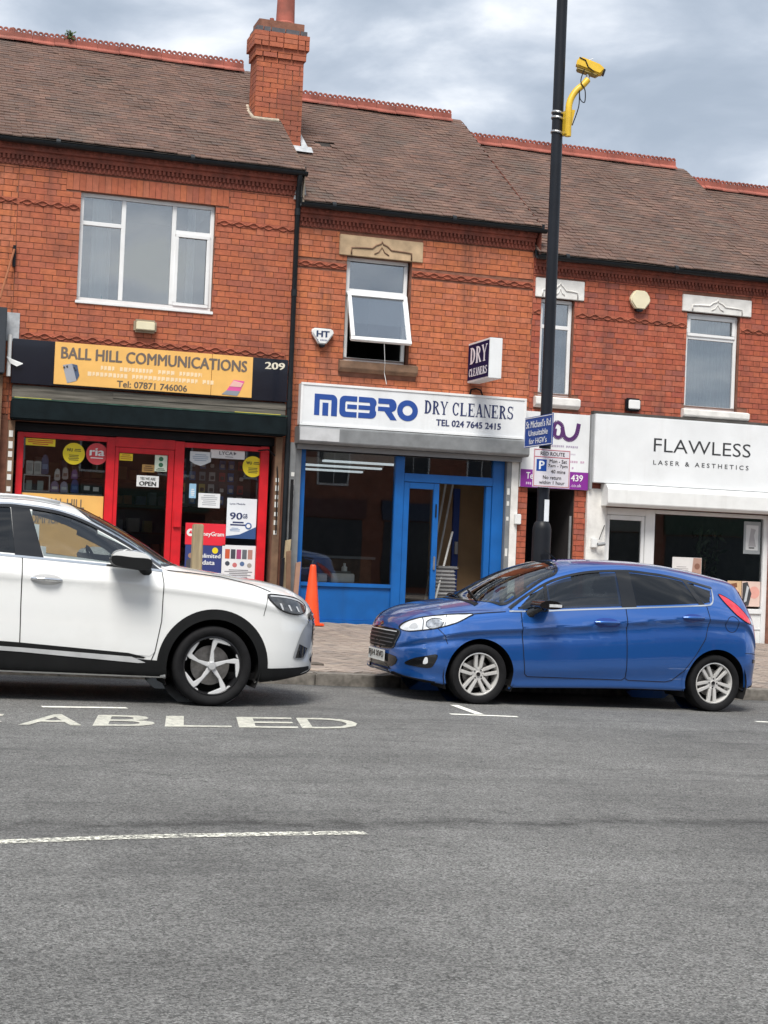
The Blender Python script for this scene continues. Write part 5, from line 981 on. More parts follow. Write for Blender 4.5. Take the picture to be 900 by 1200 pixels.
# ------------------------------------------------------------------ things on the walls
def alarm(label, cx, cz, w_, h, pts, mt, y=YF-.012, d=.09):
    t_ = thing('alarm_box', label, 'alarm box', (cx, y, cz), 'alarm boxes on the walls'); MB().slab([(cx+a*w_/2, cz+b*h/2) for a, b in pts], y-d, y).build('cover', mt, t_, bevel=.018, smooth=50); return t_
t_ = alarm('white shield-shaped alarm box lettered HT beside the downpipe', 6.04, 4.53, .34, .27, [(-1, .75), (-.85, 1), (.85, 1), (1, .75), (1, .45), (.32, -.75), (-.32, -.75), (-1, .45)], M['white_plastic'])
letters('HT', 5.945, 6.135, 4.535, 4.625, YF-.1025, (.02, .04, .10), t_, bold=.04); dashes(t_, 5.955, 6.125, 4.475, 4.50, YF-.1025, (.2, .22, .3), 8); MB().slab([(5.99, 4.43), (6.09, 4.43), (6.07, 4.385), (6.01, 4.385)], YF-.095, YF-.02).build('strobe', M['black'], t_, bevel=.01)
t_ = alarm('cream hexagonal alarm box between the two right-hand windows', 11.245, 5.555, .34, .30, [(-.55, 1), (.55, 1), (1, .3), (1, -.2), (.45, -1), (-.45, -1), (-1, -.2), (-1, .3)], M['cream']); MB().slab([(11.17, 5.41), (11.30, 5.41), (11.28, 5.37), (11.19, 5.37)], YF-.085, YF-.02).build('strobe', M['black'], t_)
def flood(label, x0, x1, z0, z1, m1, m2):
    t_ = thing('wall_light', label, 'wall light', ((x0+x1)/2, YF, z0), 'lights on the walls'); MB().box(x0, x1, YF-.10, YF-.012, z0, z1).build('housing', m1, t_, bevel=.025, smooth=50); MB().box(x0+.03, x1-.03, YF-.13, YF-.101, z0+.03, z1-.03).build('cover', m2, t_, bevel=.012, smooth=50); return t_
flood('cream cased floodlight centred above the orange shop sign', 3.245, 3.57, 4.385, 4.57, mat('beige_case', (.32, .26, .18), .5), M['cream'])
flood('white security light with dark housing above the white salon sign', 11.06, 11.32, 3.78, 3.985, M['black'], M['white_plastic'])
t_ = thing('wall_bracket', 'rusty rod on a black bracket at the far left wall', 'bracket', (1.55, YF-.03, 5.16)); MB().box(1.525, 1.565, YF-.06, YF-.012, 5.16, 5.46).build('plate', M['black'], t_); MB().tube([(1.54, YF-.06, 5.40), (1.36, YF-.30, 4.66)], .016, 7).build('rod', mat('rusty_rod', (.30, .11, .05), .8), t_, smooth=40)
t_ = thing('bracket_camera', 'small white camera on the left post of the salon', 'camera', (10.62, YF-.1, 1.58)); MB().box(10.54, 10.64, YF-.12, YF-.061, 1.59, 1.74).build('base', M['white_plastic'], t_, bevel=.01); MB().lathe([(.001, 0), (.03, 0), (.03, .12), (.001, .12)], 12, Matrix.Translation((10.62, YF-.16, 1.64)) @ Matrix.Rotation(R(80), 4, 'Y')).build('lens', M['grey_plastic'], t_, smooth=40)
MB().tube([(10.66, YF-.12, 1.72), (10.72, YF-.10, 1.86), (10.77, YF-.07, 1.95)], .006, 5).build('cable', M['rubber'], t_)
t_ = thing('strap_end', 'white tape tied round the conduit at the left edge', 'tape', (1.55, YF-.15, 3.8)); MB().prism([(1.50, 3.88), (1.60, 3.84), (1.72, 3.80), (1.64, 3.76), (1.55, 3.80)], lambda p: (p[0], YF-.14, p[1]), lambda p: (p[0], YF-.135, p[1]+.01)).build('tape', M['white_plastic'], t_)
# ------------------------------------------------------------------ lamp post with signs and camera
PX, PYY = 6.90, 15.6; pz = pav(PX, PYY)
lp = thing('lamp_post', 'tall black steel lamp post behind the blue car', 'lamp post', (PX, PYY, pz))
MB().lathe([(.001, pz-.05), (.105, pz-.05), (.105, 1.72), (.10, 1.75), (.085, 1.79), (.066, 1.81), (.001, 1.81)], 20, Matrix.Translation((PX, PYY, 0))).build('base', M['black'], lp, smooth=35)
MB().box(PX-.045, PX+.045, PYY-.110, PYY-.10, .75, 1.45).build('access_door', M['black'], lp, bevel=.004)
MB().lathe([(.066, 1.79), (.064, 4.0), (.058, 10.2)], 18, Matrix.Translation((PX, PYY, 0))).build('column', mat('black_column_paint', (.010, .012, .017), .4, var=.2, scale=3, spec=.3), lp, smooth=True)
MB().tube([(PX, PYY, 10.2), (PX, PYY-.1, 10.45), (PX, PYY-.5, 10.62), (PX, PYY-1.1, 10.66)], .035, 10).build('bracket_arm', M['black'], lp, smooth=True)
MB().box(PX-.13, PX+.13, PYY-1.75, PYY-1.05, 10.60, 10.74).build('lantern', M['grey_plastic'], lp, bevel=.03, smooth=40)
MB().box(PX-.03+.02, PX+.045, PYY-.0715, PYY-.066, 1.81, 2.05).build('number_label', ink(WHITE), lp); 
def sign_plate(t_, cx, cz, w_, h, yaw, y, face, parts, edge=None):
    Mz = Matrix.Translation((cx, y, cz)) @ Matrix.Rotation(yaw, 4, 'Z')
    def b_(nm, x0, x1, y0, y1, z0, z1, mt, bev=0): return MB().box(x0, x1, y0, y1, z0, z1, Mz).build(nm, mt, t_, bevel=bev)
    b_('plate', -w_/2, w_/2, -.004, .004, -h/2, h/2, face, .002); b_('rear_channel', -w_/2+.03, w_/2-.03, .005, .02, -.02, .02, M['alu'])
    for kind, a in parts:
        if kind == 'txt': s_, x0, x1, z0, z1, col, bo = a; letters(s_, x0, x1, z0, z1, -.0058, col, t_, bold=bo, depth=.001, mapf=lambda p: Mz @ Vector(p))
        else: x0, x1, z0, z1, col = a; b_('print', x0, x1, -.0055, -.0045, z0, z1, ink(col))
    return b_
BS = (.005, .06, .30)
t1 = thing('road_sign', 'blue sign about HGVs turned sideways on the lamp post', 'road sign', (PX-.05, PYY-.1, 2.63), 'signs on the lamp post')
W5, H5 = .80, .34
sign_plate(t1, PX-.085, 2.805, W5, H5, R(-91), PYY, ink(BS, .4), [('rect', (-W5/2+.008, W5/2-.008, H5/2-.016, H5/2-.008, WHITE)), ('rect', (-W5/2+.008, W5/2-.008, -H5/2+.008, -H5/2+.016, WHITE)), ('rect', (-W5/2+.008, -W5/2+.016, -H5/2+.017, H5/2-.017, WHITE)), ('rect', (W5/2-.016, W5/2-.008, -H5/2+.017, H5/2-.017, WHITE)),
    ('txt', ("St Michael's Rd", -.345, .345, .045, .125, WHITE, .01)), ('txt', ('Unsuitable', -.27, .27, -.045, .02, WHITE, .01)), ('txt', ("for HGV's", -.25, .25, -.135, -.07, WHITE, .01))])
t2 = thing('road_sign', 'white RED ROUTE parking sign with blue P on the lamp post', 'road sign', (PX+.04, PYY-.1, 2.18), 'signs on the lamp post')
W6, H6 = .46, .425; K_ = (.04, .03, .03)
sign_plate(t2, PX+.05, 2.395, W6, H6, R(4), PYY-.085, ink((.70, .66, .67), .4), [('rect', (-.222, .222, .196, .203, (.45, .06, .08))), ('rect', (-.222, .222, -.203, -.196, (.45, .06, .08))), ('rect', (-.222, -.215, -.195, .195, (.45, .06, .08))), ('rect', (.215, .222, -.195, .195, (.45, .06, .08))), ('rect', (-.214, .214, .118, .126, (.45, .06, .08))),
    ('rect', (-.19, -.065, -.035, .095, BS)), ('txt', ('P', -.155, -.095, -.015, .075, WHITE, .03)), ('txt', ('RED ROUTE', -.145, .155, .140, .180, K_, .012)), ('txt', ('Mon - Sat', -.03, .185, .062, .102, K_, .01)), ('txt', ('7am - 7pm', -.045, .195, .005, .048, K_, .01)), ('txt', ('40 mins', -.01, .17, -.052, -.014, K_, .01)), ('txt', ('No return', -.105, .12, -.12, -.08, K_, .01)), ('txt', ('within 1 hour', -.15, .165, -.175, -.137, K_, .01))])
for t_, zc in ((t1, 2.80), (t2, 2.40)): MB().lathe([(.070, -.018), (.074, -.018), (.074, .018), (.070, .018)], 18, Matrix.Translation((PX, PYY, zc))).build('clip', M['alu'], t_, smooth=True)
# yellow enforcement camera
cc = thing('traffic_camera', 'yellow traffic camera on a curved yellow arm high on the lamp post', 'camera', (PX+.07, PYY, 6.1))
def catmull(pts, k=6):
    pts = [Vector(p) for p in pts]; o_ = []
    for i in range(len(pts)-1):
        p0, p1, p2, p3 = pts[max(i-1, 0)], pts[i], pts[i+1], pts[min(i+2, len(pts)-1)]
        for j in range(k): t__ = j/k; o_.append(.5*((2*p1)+(p2-p0)*t__+(2*p0-5*p1+4*p2-p3)*t__**2+(3*p1-p0-3*p2+p3)*t__**3))
    return o_+[pts[-1]]
ya = PYY-.10
MB().tube(catmull([(PX+.085, ya, 6.08), (PX+.085, ya, 6.28), (PX+.09, ya, 6.45), (PX+.15, ya, 6.58), (PX+.24, ya, 6.67), (PX+.30, ya, 6.74)]), .037, 12).build('arm', M['yellow_paint'], cc, smooth=50)
MB().prism([(PX+.11, 6.15), (PX+.16, 6.38), (PX+.115, 6.38), (PX+.07, 6.2)], lambda p: (p[0], ya-.012, p[1]), lambda p: (p[0], ya+.012, p[1])).build('gusset', M['yellow_paint'], cc)
for zc in (6.13, 6.29, 6.35): MB().lathe([(.067, -.012), (.074, -.012), (.074, .012), (.067, .012)], 16, Matrix.Translation((PX, PYY, zc)) @ Matrix.Rotation(R(12), 4, 'Y')).build('band', M['steel'], cc, smooth=True)
MB().box(PX+.04, PX+.08, ya-.03, PYY, 6.10, 6.36).build('bracket', M['yellow_paint'], cc)
MB().tube([(PX+.30, ya, 6.74), (PX+.30, ya, 6.80)], .022, 10).build('pivot', M['steel'], cc, smooth=40)
MH = Matrix.Translation((PX+.32, ya, 6.875)) @ Matrix.Rotation(R(-20), 4, 'Z') @ Matrix.Rotation(R(17), 4, 'Y') @ Matrix.Scale(.9, 4)
hd = MB(); hd.prism([(-.17, -.045), (.15, -.06), (.17, -.02), (.19, .03), (.10, .07), (-.15, .085), (-.18, .05)], lambda p: MH @ Vector((p[0], -.075, p[1])), lambda p: MH @ Vector((p[0], .075, p[1]))); hh_ = hd.build('housing', M['yellow_paint'], cc, bevel=.018, smooth=50)
MB().box(-.15, .12, -.06, .06, -.085, -.05, MH).build('base_tray', mat('dirty_yellow', (.30, .21, .05), .6), cc, bevel=.01); MB().box(.168, .195, -.06, .06, -.03, .03, MH).build('window', M['black'], cc, bevel=.004)
MB().tube([MH @ Vector(p) for p in ((-.16, -.078, .06), (-.08, -.079, .05), (-.02, -.079, -.02), (.06, -.079, -.05))], .007, 6).build('cable', M['rubber'], cc)
MB().tube([MH @ Vector((-.06, 0, .07)), MH @ Vector((.0, .02, .13))], .004, 5).build('aerial', M['steel'], cc)
MB().tube(catmull([(PX+.24, ya-.03, 6.84), (PX+.20, ya-.04, 6.70), (PX+.25, ya-.05, 6.60), (PX+.25, ya-.05, 6.47), (PX+.20, ya-.04, 6.50), (PX+.19, ya-.03, 6.60), (PX+.19, ya-.03, 6.42), (PX+.12, ya-.03, 6.2)]), .006, 6).build('cable', M['rubber'], cc)
# ------------------------------------------------------------------ cone and timber post
cx, cy = 5.86, 21.25; cz = pav(cx, cy)
tc_ = thing('traffic_cone', 'orange traffic cone standing by the blue stall riser', 'traffic cone', (cx, cy, cz)); om = mat('orange_plastic', (.80, .075, .012), .45, var=.1)
MB().box(-.16, .16, -.16, .16, 0, .035).build('base', om, tc_, at=(cx, cy, cz), bevel=.01)
MB().lathe([(.13, .03), (.125, .06), (.045, .84), (.04, .86), (.03, .87), (.001, .87)], 24).build('body', om, tc_, at=(cx, cy, cz), smooth=40)
MB().lathe([(.048, .80), (.046, .83)], 24).build('ring', ink((.75, .35, .28)), tc_, at=(cx, cy, cz), smooth=True)
cx, cy = 3.53, 18.0; cz = pav(cx, cy)
tw = thing('timber_post', 'weathered square timber post on the pavement behind the white car', 'post', (cx, cy, cz)); MB().box(-.06, .06, -.06, .06, -.05, 1.64-cz).build('post', M['wood_pale'], tw, at=(cx, cy, cz), bevel=.012)
# ------------------------------------------------------------------ houses across the street (seen in the reflections)
for i in range(10):
    x0 = -12+5.8*i; x1 = x0+5.8; lab = '%s brick house from the left in the row across the street' % ('first', 'second', 'third', 'fourth', 'fifth', 'sixth', 'seventh', 'eighth', 'ninth', 'tenth')[i]
    y1 = -9.5; z0 = gz(x0); e_ = 5.9-.12*i+.3*(i % 2)
    t_ = thing('opposite_house', lab, 'house', ((x0+x1)/2, y1-3.5, z0), 'houses across the street')
    mb = MB(); mb.box(x0, x1, y1-7, y1, z0, e_); mb.build('wall', mat('far_brick%d' % i, (.26, .10, .065), .9, var=.25, scale=5), t_)
    mb = MB(); mb.face([(x0, y1+.2, e_-.05), (x1, y1+.2, e_-.05), (x1, y1-3.5, e_+2.6), (x0, y1-3.5, e_+2.6)]); mb.face([(x0, y1-7.2, e_-.05), (x1, y1-7.2, e_-.05), (x1, y1-3.5, e_+2.6), (x0, y1-3.5, e_+2.6)]); mb.face([(x0, y1-7, e_), (x0, y1, e_), (x0, y1-3.5, e_+2.6)]); mb.face([(x1, y1-7, e_), (x1, y1, e_), (x1, y1-3.5, e_+2.6)]); mb.build('roof', M['tile'], t_)
    for k in range(2):
        a = x0+.9+2.7*k; f_ = MB().box(a, a+1.2, y1+.001, y1+.05, 3.7, 5.3).build('window', M['upvc'], t_)
        for q in range(2): MB().box(a+.06+.56*q, a+.58+.56*q, y1+.051, y1+.06, 3.78, 5.22).build('pane', M['black_gloss'], f_)
    MB().box(x0+.3, x1-.3, y1+.001, y1+.15, 2.5, 3.2).build('fascia', ink(((.10, .03, .03), (.03, .05, .10), (.16, .16, .15), (.03, .06, .04))[i % 4]), t_)
    MB().box(x0+.4, x1-.4, y1+.001, y1+.03, z0+.3, 2.45).build('shop_window', M['black_gloss'], t_)
# ------------------------------------------------------------------ cars
def pchip(kn):
    x = np.array([k[0] for k in kn], float); y = np.array([k[1] for k in kn], float); h = np.diff(x); d = np.diff(y)/h; m = np.zeros_like(y)
    for i in range(1, len(x)-1):
        if d[i-1]*d[i] > 0: w1 = 2*h[i]+h[i-1]; w2 = h[i]+2*h[i-1]; m[i] = (w1+w2)/(w1/d[i-1]+w2/d[i])
    m[0], m[-1] = d[0], d[-1]
    def f(t):
        t = min(max(t, x[0]), x[-1]); i = min(max(int(np.searchsorted(x, t))-1, 0), len(h)-1); s = (t-x[i])/h[i]
        return ((1+2*s)*(1-s)**2)*y[i]+(s*(1-s)**2)*h[i]*m[i]+(s*s*(3-2*s))*y[i+1]+(s*s*(s-1))*h[i]*m[i+1]
    return f
def inside(p, poly):
    c = False; n = len(poly)
    for i in range(n):
        a, b = poly[i], poly[(i+1) % n]
        if (a[1] > p[1]) != (b[1] > p[1]) and p[0] < (b[0]-a[0])*(p[1]-a[1])/(b[1]-a[1])+a[0]: c = not c
    return c
def smooth_poly(pts, k=5, closed=False):
    P = [Vector((p[0], p[1])) for p in pts]; n = len(P); o = []
    for i in range(n if closed else n-1):
        g = (lambda j: P[j % n]) if closed else (lambda j: P[min(max(j, 0), n-1)])
        p0, p1, p2, p3 = g(i-1), g(i), g(i+1), g(i+2)
        for j in range(k): t = j/k; o.append(tuple(.5*((2*p1)+(p2-p0)*t+(2*p0-5*p1+4*p2-p3)*t*t+(3*p1-p0-3*p2+p3)*t**3)))
    if not closed: o.append(tuple(P[-1]))
    return o
class Body:
    """a lofted car skin: x from nose to tail, y half width (camera side is -y), z up"""
    def __init__(s, S):
        s.S = S; x0, x1 = S['x0'], S['x1']; f = {k: pchip(v) for k, v in S['curves'].items()}
        na, npow, ta, tp = S['nose']+S['tail']
        def nar(x):
            v = 1.
            a = (x-x0)/na
            if a < 1: v *= (1-(1-max(a, 0))**npow)**(1/npow)
            b = (x1-x)/ta
            if b < 1: v *= (1-(1-max(b, 0))**tp)**(1/tp)
            return v
        t = np.linspace(0, 1, 150); xs = x0+(x1-x0)*(t-.155*np.sin(2*math.pi*t)); xs[0] += 1e-4; xs[-1] -= 1e-4
        xs = np.concatenate([[x0+.0004, x0+.002], xs[1:-1], [x1-.002, x1-.0004]])
        rows = []
        for x in xs:
            n = nar(x); zl, zb, zr, zc = f['zl'](x), f['zb'](x), f['zr'](x), f['zc'](x)
            W, yb, yr = f['W'](x), f['yb'](x), f['yr'](x); zb = min(zb, zc-.004); zr = min(max(zr, zb+.002), zc-.001)
            zs = min(f['zs'](x), zb-.03); zk = min(f['zk'](x), zs-.08)
            mid = .5*(zs+zk); cs = S.get('cs', 1)
            K = [(0, zl+.02), (W*.80, zl+.015), (W*.955, zl), (W*(1-.035*cs), zl+.45*(zk-zl)), (W*1.0, zk), (W*(1+.003*cs), zk+.04), (W*(1-.006*cs), mid+.02), (W*(1-.028*cs), zs-.05), (W*(1-.001*cs), zs-.010), (W*(1-.007*cs), zs+.015), (yb, zb), ((yb+yr)/2+.018, (zb+zr)/2), (yr, zr), (yr*.86, zr+.42*(zc-zr)), (yr*.55, zr+.82*(zc-zr)), (0, zc)]
            K = [(a*n, b) for a, b in K]
            P = [Vector(k) for k in K]; o = []
            for i in range(len(P)-1):
                p1, p2 = P[i], P[i+1]; p0 = P[i-1] if i > 0 else 2*p1-p2; p3 = P[i+2] if i+2 < len(P) else Vector((-P[-2].x, P[-2].y))
                kk = 4
                for j in range(kk):
                    u = j/kk; t0 = 0.; t1 = max((p1-p0).length, 1e-5)**.5; t2 = t1+max((p2-p1).length, 1e-5)**.5; t3 = t2+max((p3-p2).length, 1e-5)**.5; tt = t1+(t2-t1)*u
                    A1 = p0*((t1-tt)/(t1-t0))+p1*((tt-t0)/(t1-t0)); A2 = p1*((t2-tt)/(t2-t1))+p2*((tt-t1)/(t2-t1)); A3 = p2*((t3-tt)/(t3-t2))+p3*((tt-t2)/(t3-t2))
                    B1 = A1*((t2-tt)/(t2-t0))+A2*((tt-t0)/(t2-t0)); B2 = A2*((t3-tt)/(t3-t1))+A3*((tt-t1)/(t3-t1)); o.append(B1*((t2-tt)/(t2-t1))+B2*((tt-t1)/(t2-t1)))
            o.append(P[-1]); rows.append([(x, -max(p.x, 0), p.y) for p in o])
        nr = len(rows[0]); s.v = []; s.f = []
        for r in rows:
            s.v += r+[(a, -b, c) for a, b, c in r[1:-1]]
        m = 2*nr-2; s.nr = nr
        ring = list(range(nr))+list(range(m-1, nr-1, -1))
        for i in range(len(rows)-1):
            for k in range(m):
                a, b = ring[k], ring[(k+1) % m]; s.f.append((i*m+a, i*m+b, (i+1)*m+b, (i+1)*m+a))
        s.f.append(tuple(ring)[::-1]); s.f.append(tuple((len(rows)-1)*m+k for k in ring))
        me = bpy.data.meshes.new('tmp'); me.from_pydata(s.v, [], s.f); bm = bmesh.new(); bm.from_mesh(me); bmesh.ops.remove_doubles(bm, verts=bm.verts, dist=1e-4); bmesh.ops.recalc_face_normals(bm, faces=bm.faces); bm.to_mesh(me); me.update()
        s.me = me; s.bvh = BVHTree.FromBMesh(bm); bm.free()
        s.V = [v.co.copy() for v in me.vertices]; s.VN = [v.normal.copy() for v in me.vertices]; s.F = [tuple(p.vertices) for p in me.polygons]; s.C = [p.center.copy() for p in me.polygons]
    def hit(s, mode, a, b):
        if mode == 'L': o, d = Vector((a, -3, b)), Vector((0, 1, 0))
        elif mode == 'R': o, d = Vector((a, 3, b)), Vector((0, -1, 0))
        elif mode == 'T': o, d = Vector((a, b, 4)), Vector((0, 0, -1))
        elif mode == 'F': o, d = Vector((-3, a, b)), Vector((1, 0, 0))
        else: o, d = Vector((9, a, b)), Vector((-1, 0, 0))
        for e in (0, .004, -.004, .012, -.012):
            oo = o.copy()
            if e:
                if mode in 'LR': oo.z += e
                elif mode == 'T': oo.y += e
                else: oo.z += e
            loc, nrm, idx, dist = s.bvh.ray_cast(oo, d)
            if loc is not None:
                w_ = 0; N_ = Vector()
                for vi in s.F[idx]: ww = 1/((s.V[vi]-loc).length+1e-4)**2; N_ += s.VN[vi]*ww
                N_.normalize(); return loc, N_
        return None, None
    def panel(s, name, mode, poly, off, mt, parent, cell=.035, rim=0):
        xs = [p[0] for p in poly]; zs = [p[1] for p in poly]; vid = {}; V = []; NN = []; Fc = []
        def vert(p):
            k = (round(p[0], 5), round(p[1], 5))
            if k not in vid:
                loc, n_ = s.hit(mode, *p)
                if loc is None: vid[k] = None
                else: vid[k] = len(V); V.append(loc+n_*off); NN.append(n_)
            return vid[k]
        def clip(pl, ax, val, keep_ge):
            o = []
            for i in range(len(pl)):
                a, b = pl[i], pl[(i+1) % len(pl)]; ia = (a[ax] >= val) == keep_ge or a[ax] == val; ib = (b[ax] >= val) == keep_ge or b[ax] == val
                if ia: o.append(a)
                if ia != ib: t = (val-a[ax])/(b[ax]-a[ax]); q = [a[0]+t*(b[0]-a[0]), a[1]+t*(b[1]-a[1])]; q[ax] = val; o.append(tuple(q))
            return o
        i0, i1 = math.floor(min(xs)/cell), math.ceil(max(xs)/cell); j0, j1 = math.floor(min(zs)/cell), math.ceil(max(zs)/cell)
        for i in range(i0, i1):
            c1 = clip(clip(poly, 0, i*cell, True), 0, (i+1)*cell, False)
            if len(c1) < 3: continue
            for j in range(j0, j1):
                c2 = clip(clip(c1, 1, j*cell, True), 1, (j+1)*cell, False)
                q = []
                for p in c2:
                    if not q or (abs(p[0]-q[-1][0])+abs(p[1]-q[-1][1])) > 1e-6: q.append(p)
                if len(q) > 2 and abs(q[0][0]-q[-1][0])+abs(q[0][1]-q[-1][1]) < 1e-6: q.pop()
                if len(q) < 3: continue
                ids = [vert(p) for p in q]
                if None in ids or len(set(ids)) < 3: continue
                Fc.append(tuple(dict.fromkeys(ids)))
        if not Fc: return None
        me = bpy.data.meshes.new(name); me.from_pydata(V, [], Fc); me.materials.append(mt); me.polygons.foreach_set('use_smooth', [True]*len(Fc)); me.update()
        # face outwards
        if sum(p.normal.dot(NN[p.vertices[0]]) for p in me.polygons) < 0: me.flip_normals()
        me.normals_split_custom_set_from_vertices([tuple(n_) for n_ in NN])
        return put(bpy.data.objects.new(name, me), parent, local=True)
    def ribbon(s, name, mode, line, w_, off, mt, parent, closed=False, step=.02):
        pts = [Vector((p[0], p[1])) for p in line]
        if closed: pts.append(pts[0].copy())
        R_ = [pts[0]]
        for a, b in zip(pts[:-1], pts[1:]):
            n_ = max(1, int((b-a).length/step))
            for k in range(1, n_+1): R_.append(a.lerp(b, k/n_))
        V, NN, ok = [], [], []
        for i, p in enumerate(R_):
            if closed: d = R_[(i+1) % (len(R_)-1)]-R_[(i-1) % (len(R_)-1)]
            else: d = R_[min(i+1, len(R_)-1)]-R_[max(i-1, 0)]
            d.normalize(); nn = Vector((-d.y, d.x))*w_/2; g = True
            for q in (p-nn, p+nn):
                loc, n_ = s.hit(mode, q.x, q.y)
                if loc is None: g = False; loc, n_ = Vector((0, 0, 0)), Vector((0, 0, 1))
                V.append(loc+n_*off); NN.append(n_)
            ok.append(g)
        Fc = [(2*i, 2*i+1, 2*i+3, 2*i+2) for i in range(len(R_)-1) if ok[i] and ok[i+1]]
        me = bpy.data.meshes.new(name); me.from_pydata(V, [], Fc); me.materials.append(mt); me.update()
        if sum(p.normal.dot(NN[p.vertices[0]]) for p in me.polygons) < 0: me.flip_normals()
        me.polygons.foreach_set('use_smooth', [True]*len(Fc)); me.normals_split_custom_set_from_vertices([tuple(n_) for n_ in NN])
        return put(bpy.data.objects.new(name, me), parent, local=True)
    def skin(s, name, mt, parent, keep, off=0, flip=False, arches=(), Ra=0):
        used = {}; V = []; Fc = []; inn = {}
        for vi, v in enumerate(s.V):
            for ax, az in arches:
                if abs(v.y) > .45 and math.hypot(v.x-ax, v.z-az) < Ra: inn[vi] = (ax, az)
        for f_, c in zip(s.F, s.C):
            if not keep(c) or all(vi in inn for vi in f_): continue
            q = []
            for vi in f_:
                if vi not in used:
                    used[vi] = len(V); p_ = s.V[vi]+s.VN[vi]*off
                    if vi in inn:
                        ax, az = inn[vi]; d_ = math.hypot(p_.x-ax, p_.z-az)+1e-6; p_.x = ax+(p_.x-ax)*Ra/d_; p_.z = az+(p_.z-az)*Ra/d_
                    V.append(p_)
                q.append(used[vi])
            Fc.append(tuple(q[::-1] if flip else q))
        me = bpy.data.meshes.new(name); me.from_pydata(V, [], Fc); me.materials.append(mt); me.polygons.foreach_set('use_smooth', [True]*len(Fc)); me.update()
        if len(s.F[0]) and not flip: me.normals_split_custom_set_from_vertices([tuple(s.VN[k]) for k in used])
        return put(bpy.data.objects.new(name, me), parent, local=True)
def paint(name, col, flake=0):
    m = mat(name, col, .30 if flake else .38, metal=flake, var=.02, scale=2, coat=1.0, spec=.5, dirt=.10 if flake else .22, dirtcol=(.05, .07, .12) if flake else (.56, .54, .50)); m.node_tree.nodes['Principled BSDF'].inputs['Coat IOR'].default_value = 1.75; return m
car_glass = glass('car_glass', (.27, .31, .31), .09, .005); privacy_glass = glass('privacy_glass', (.05, .055, .06), .06, .005); screen_glass = glass('screen_glass', (.62, .70, .67), .10, .005)
trim_blk = mat('car_black_plastic', (.009, .0095, .010), .6, var=.15, bump=.1, bscale=200, spec=.2); gloss_blk = mat('car_gloss_black', (.008, .008, .009), .12, var=0, coat=.5); gap_m = mat('shut_line', (.004, .004, .005), .9, var=0); lining = mat('cabin_lining', (.045, .045, .047), .9); seat_m = mat('dark_seat_cloth', (.03, .031, .034), .9, var=.2, scale=30)
silver_rim = mat('silver_alloy', (.66, .65, .63), .35, .35, var=.05, coat=.4); cut_rim = mat('machined_alloy', (.74, .75, .76), .3, .35, var=.03, coat=.4); black_rim = mat('black_alloy', (.015, .015, .017), .3, .3); disc_m = mat('brake_disc', (.30, .29, .28), .4, .9, var=.2, scale=30)
lamp_clear = mat('headlamp_lens', (.74, .76, .78), .12, .15, var=.22, scale=14, coat=1); lamp_dark = mat('dark_lamp_unit', (.05, .052, .056), .15, .3, var=.5, scale=20, coat=1); lamp_red = mat('red_lamp_lens', (.62, .012, .03), .12, var=.25, scale=12, coat=1); silver_m = mat('silver_trim', (.55, .56, .57), .35, .25, coat=.4)
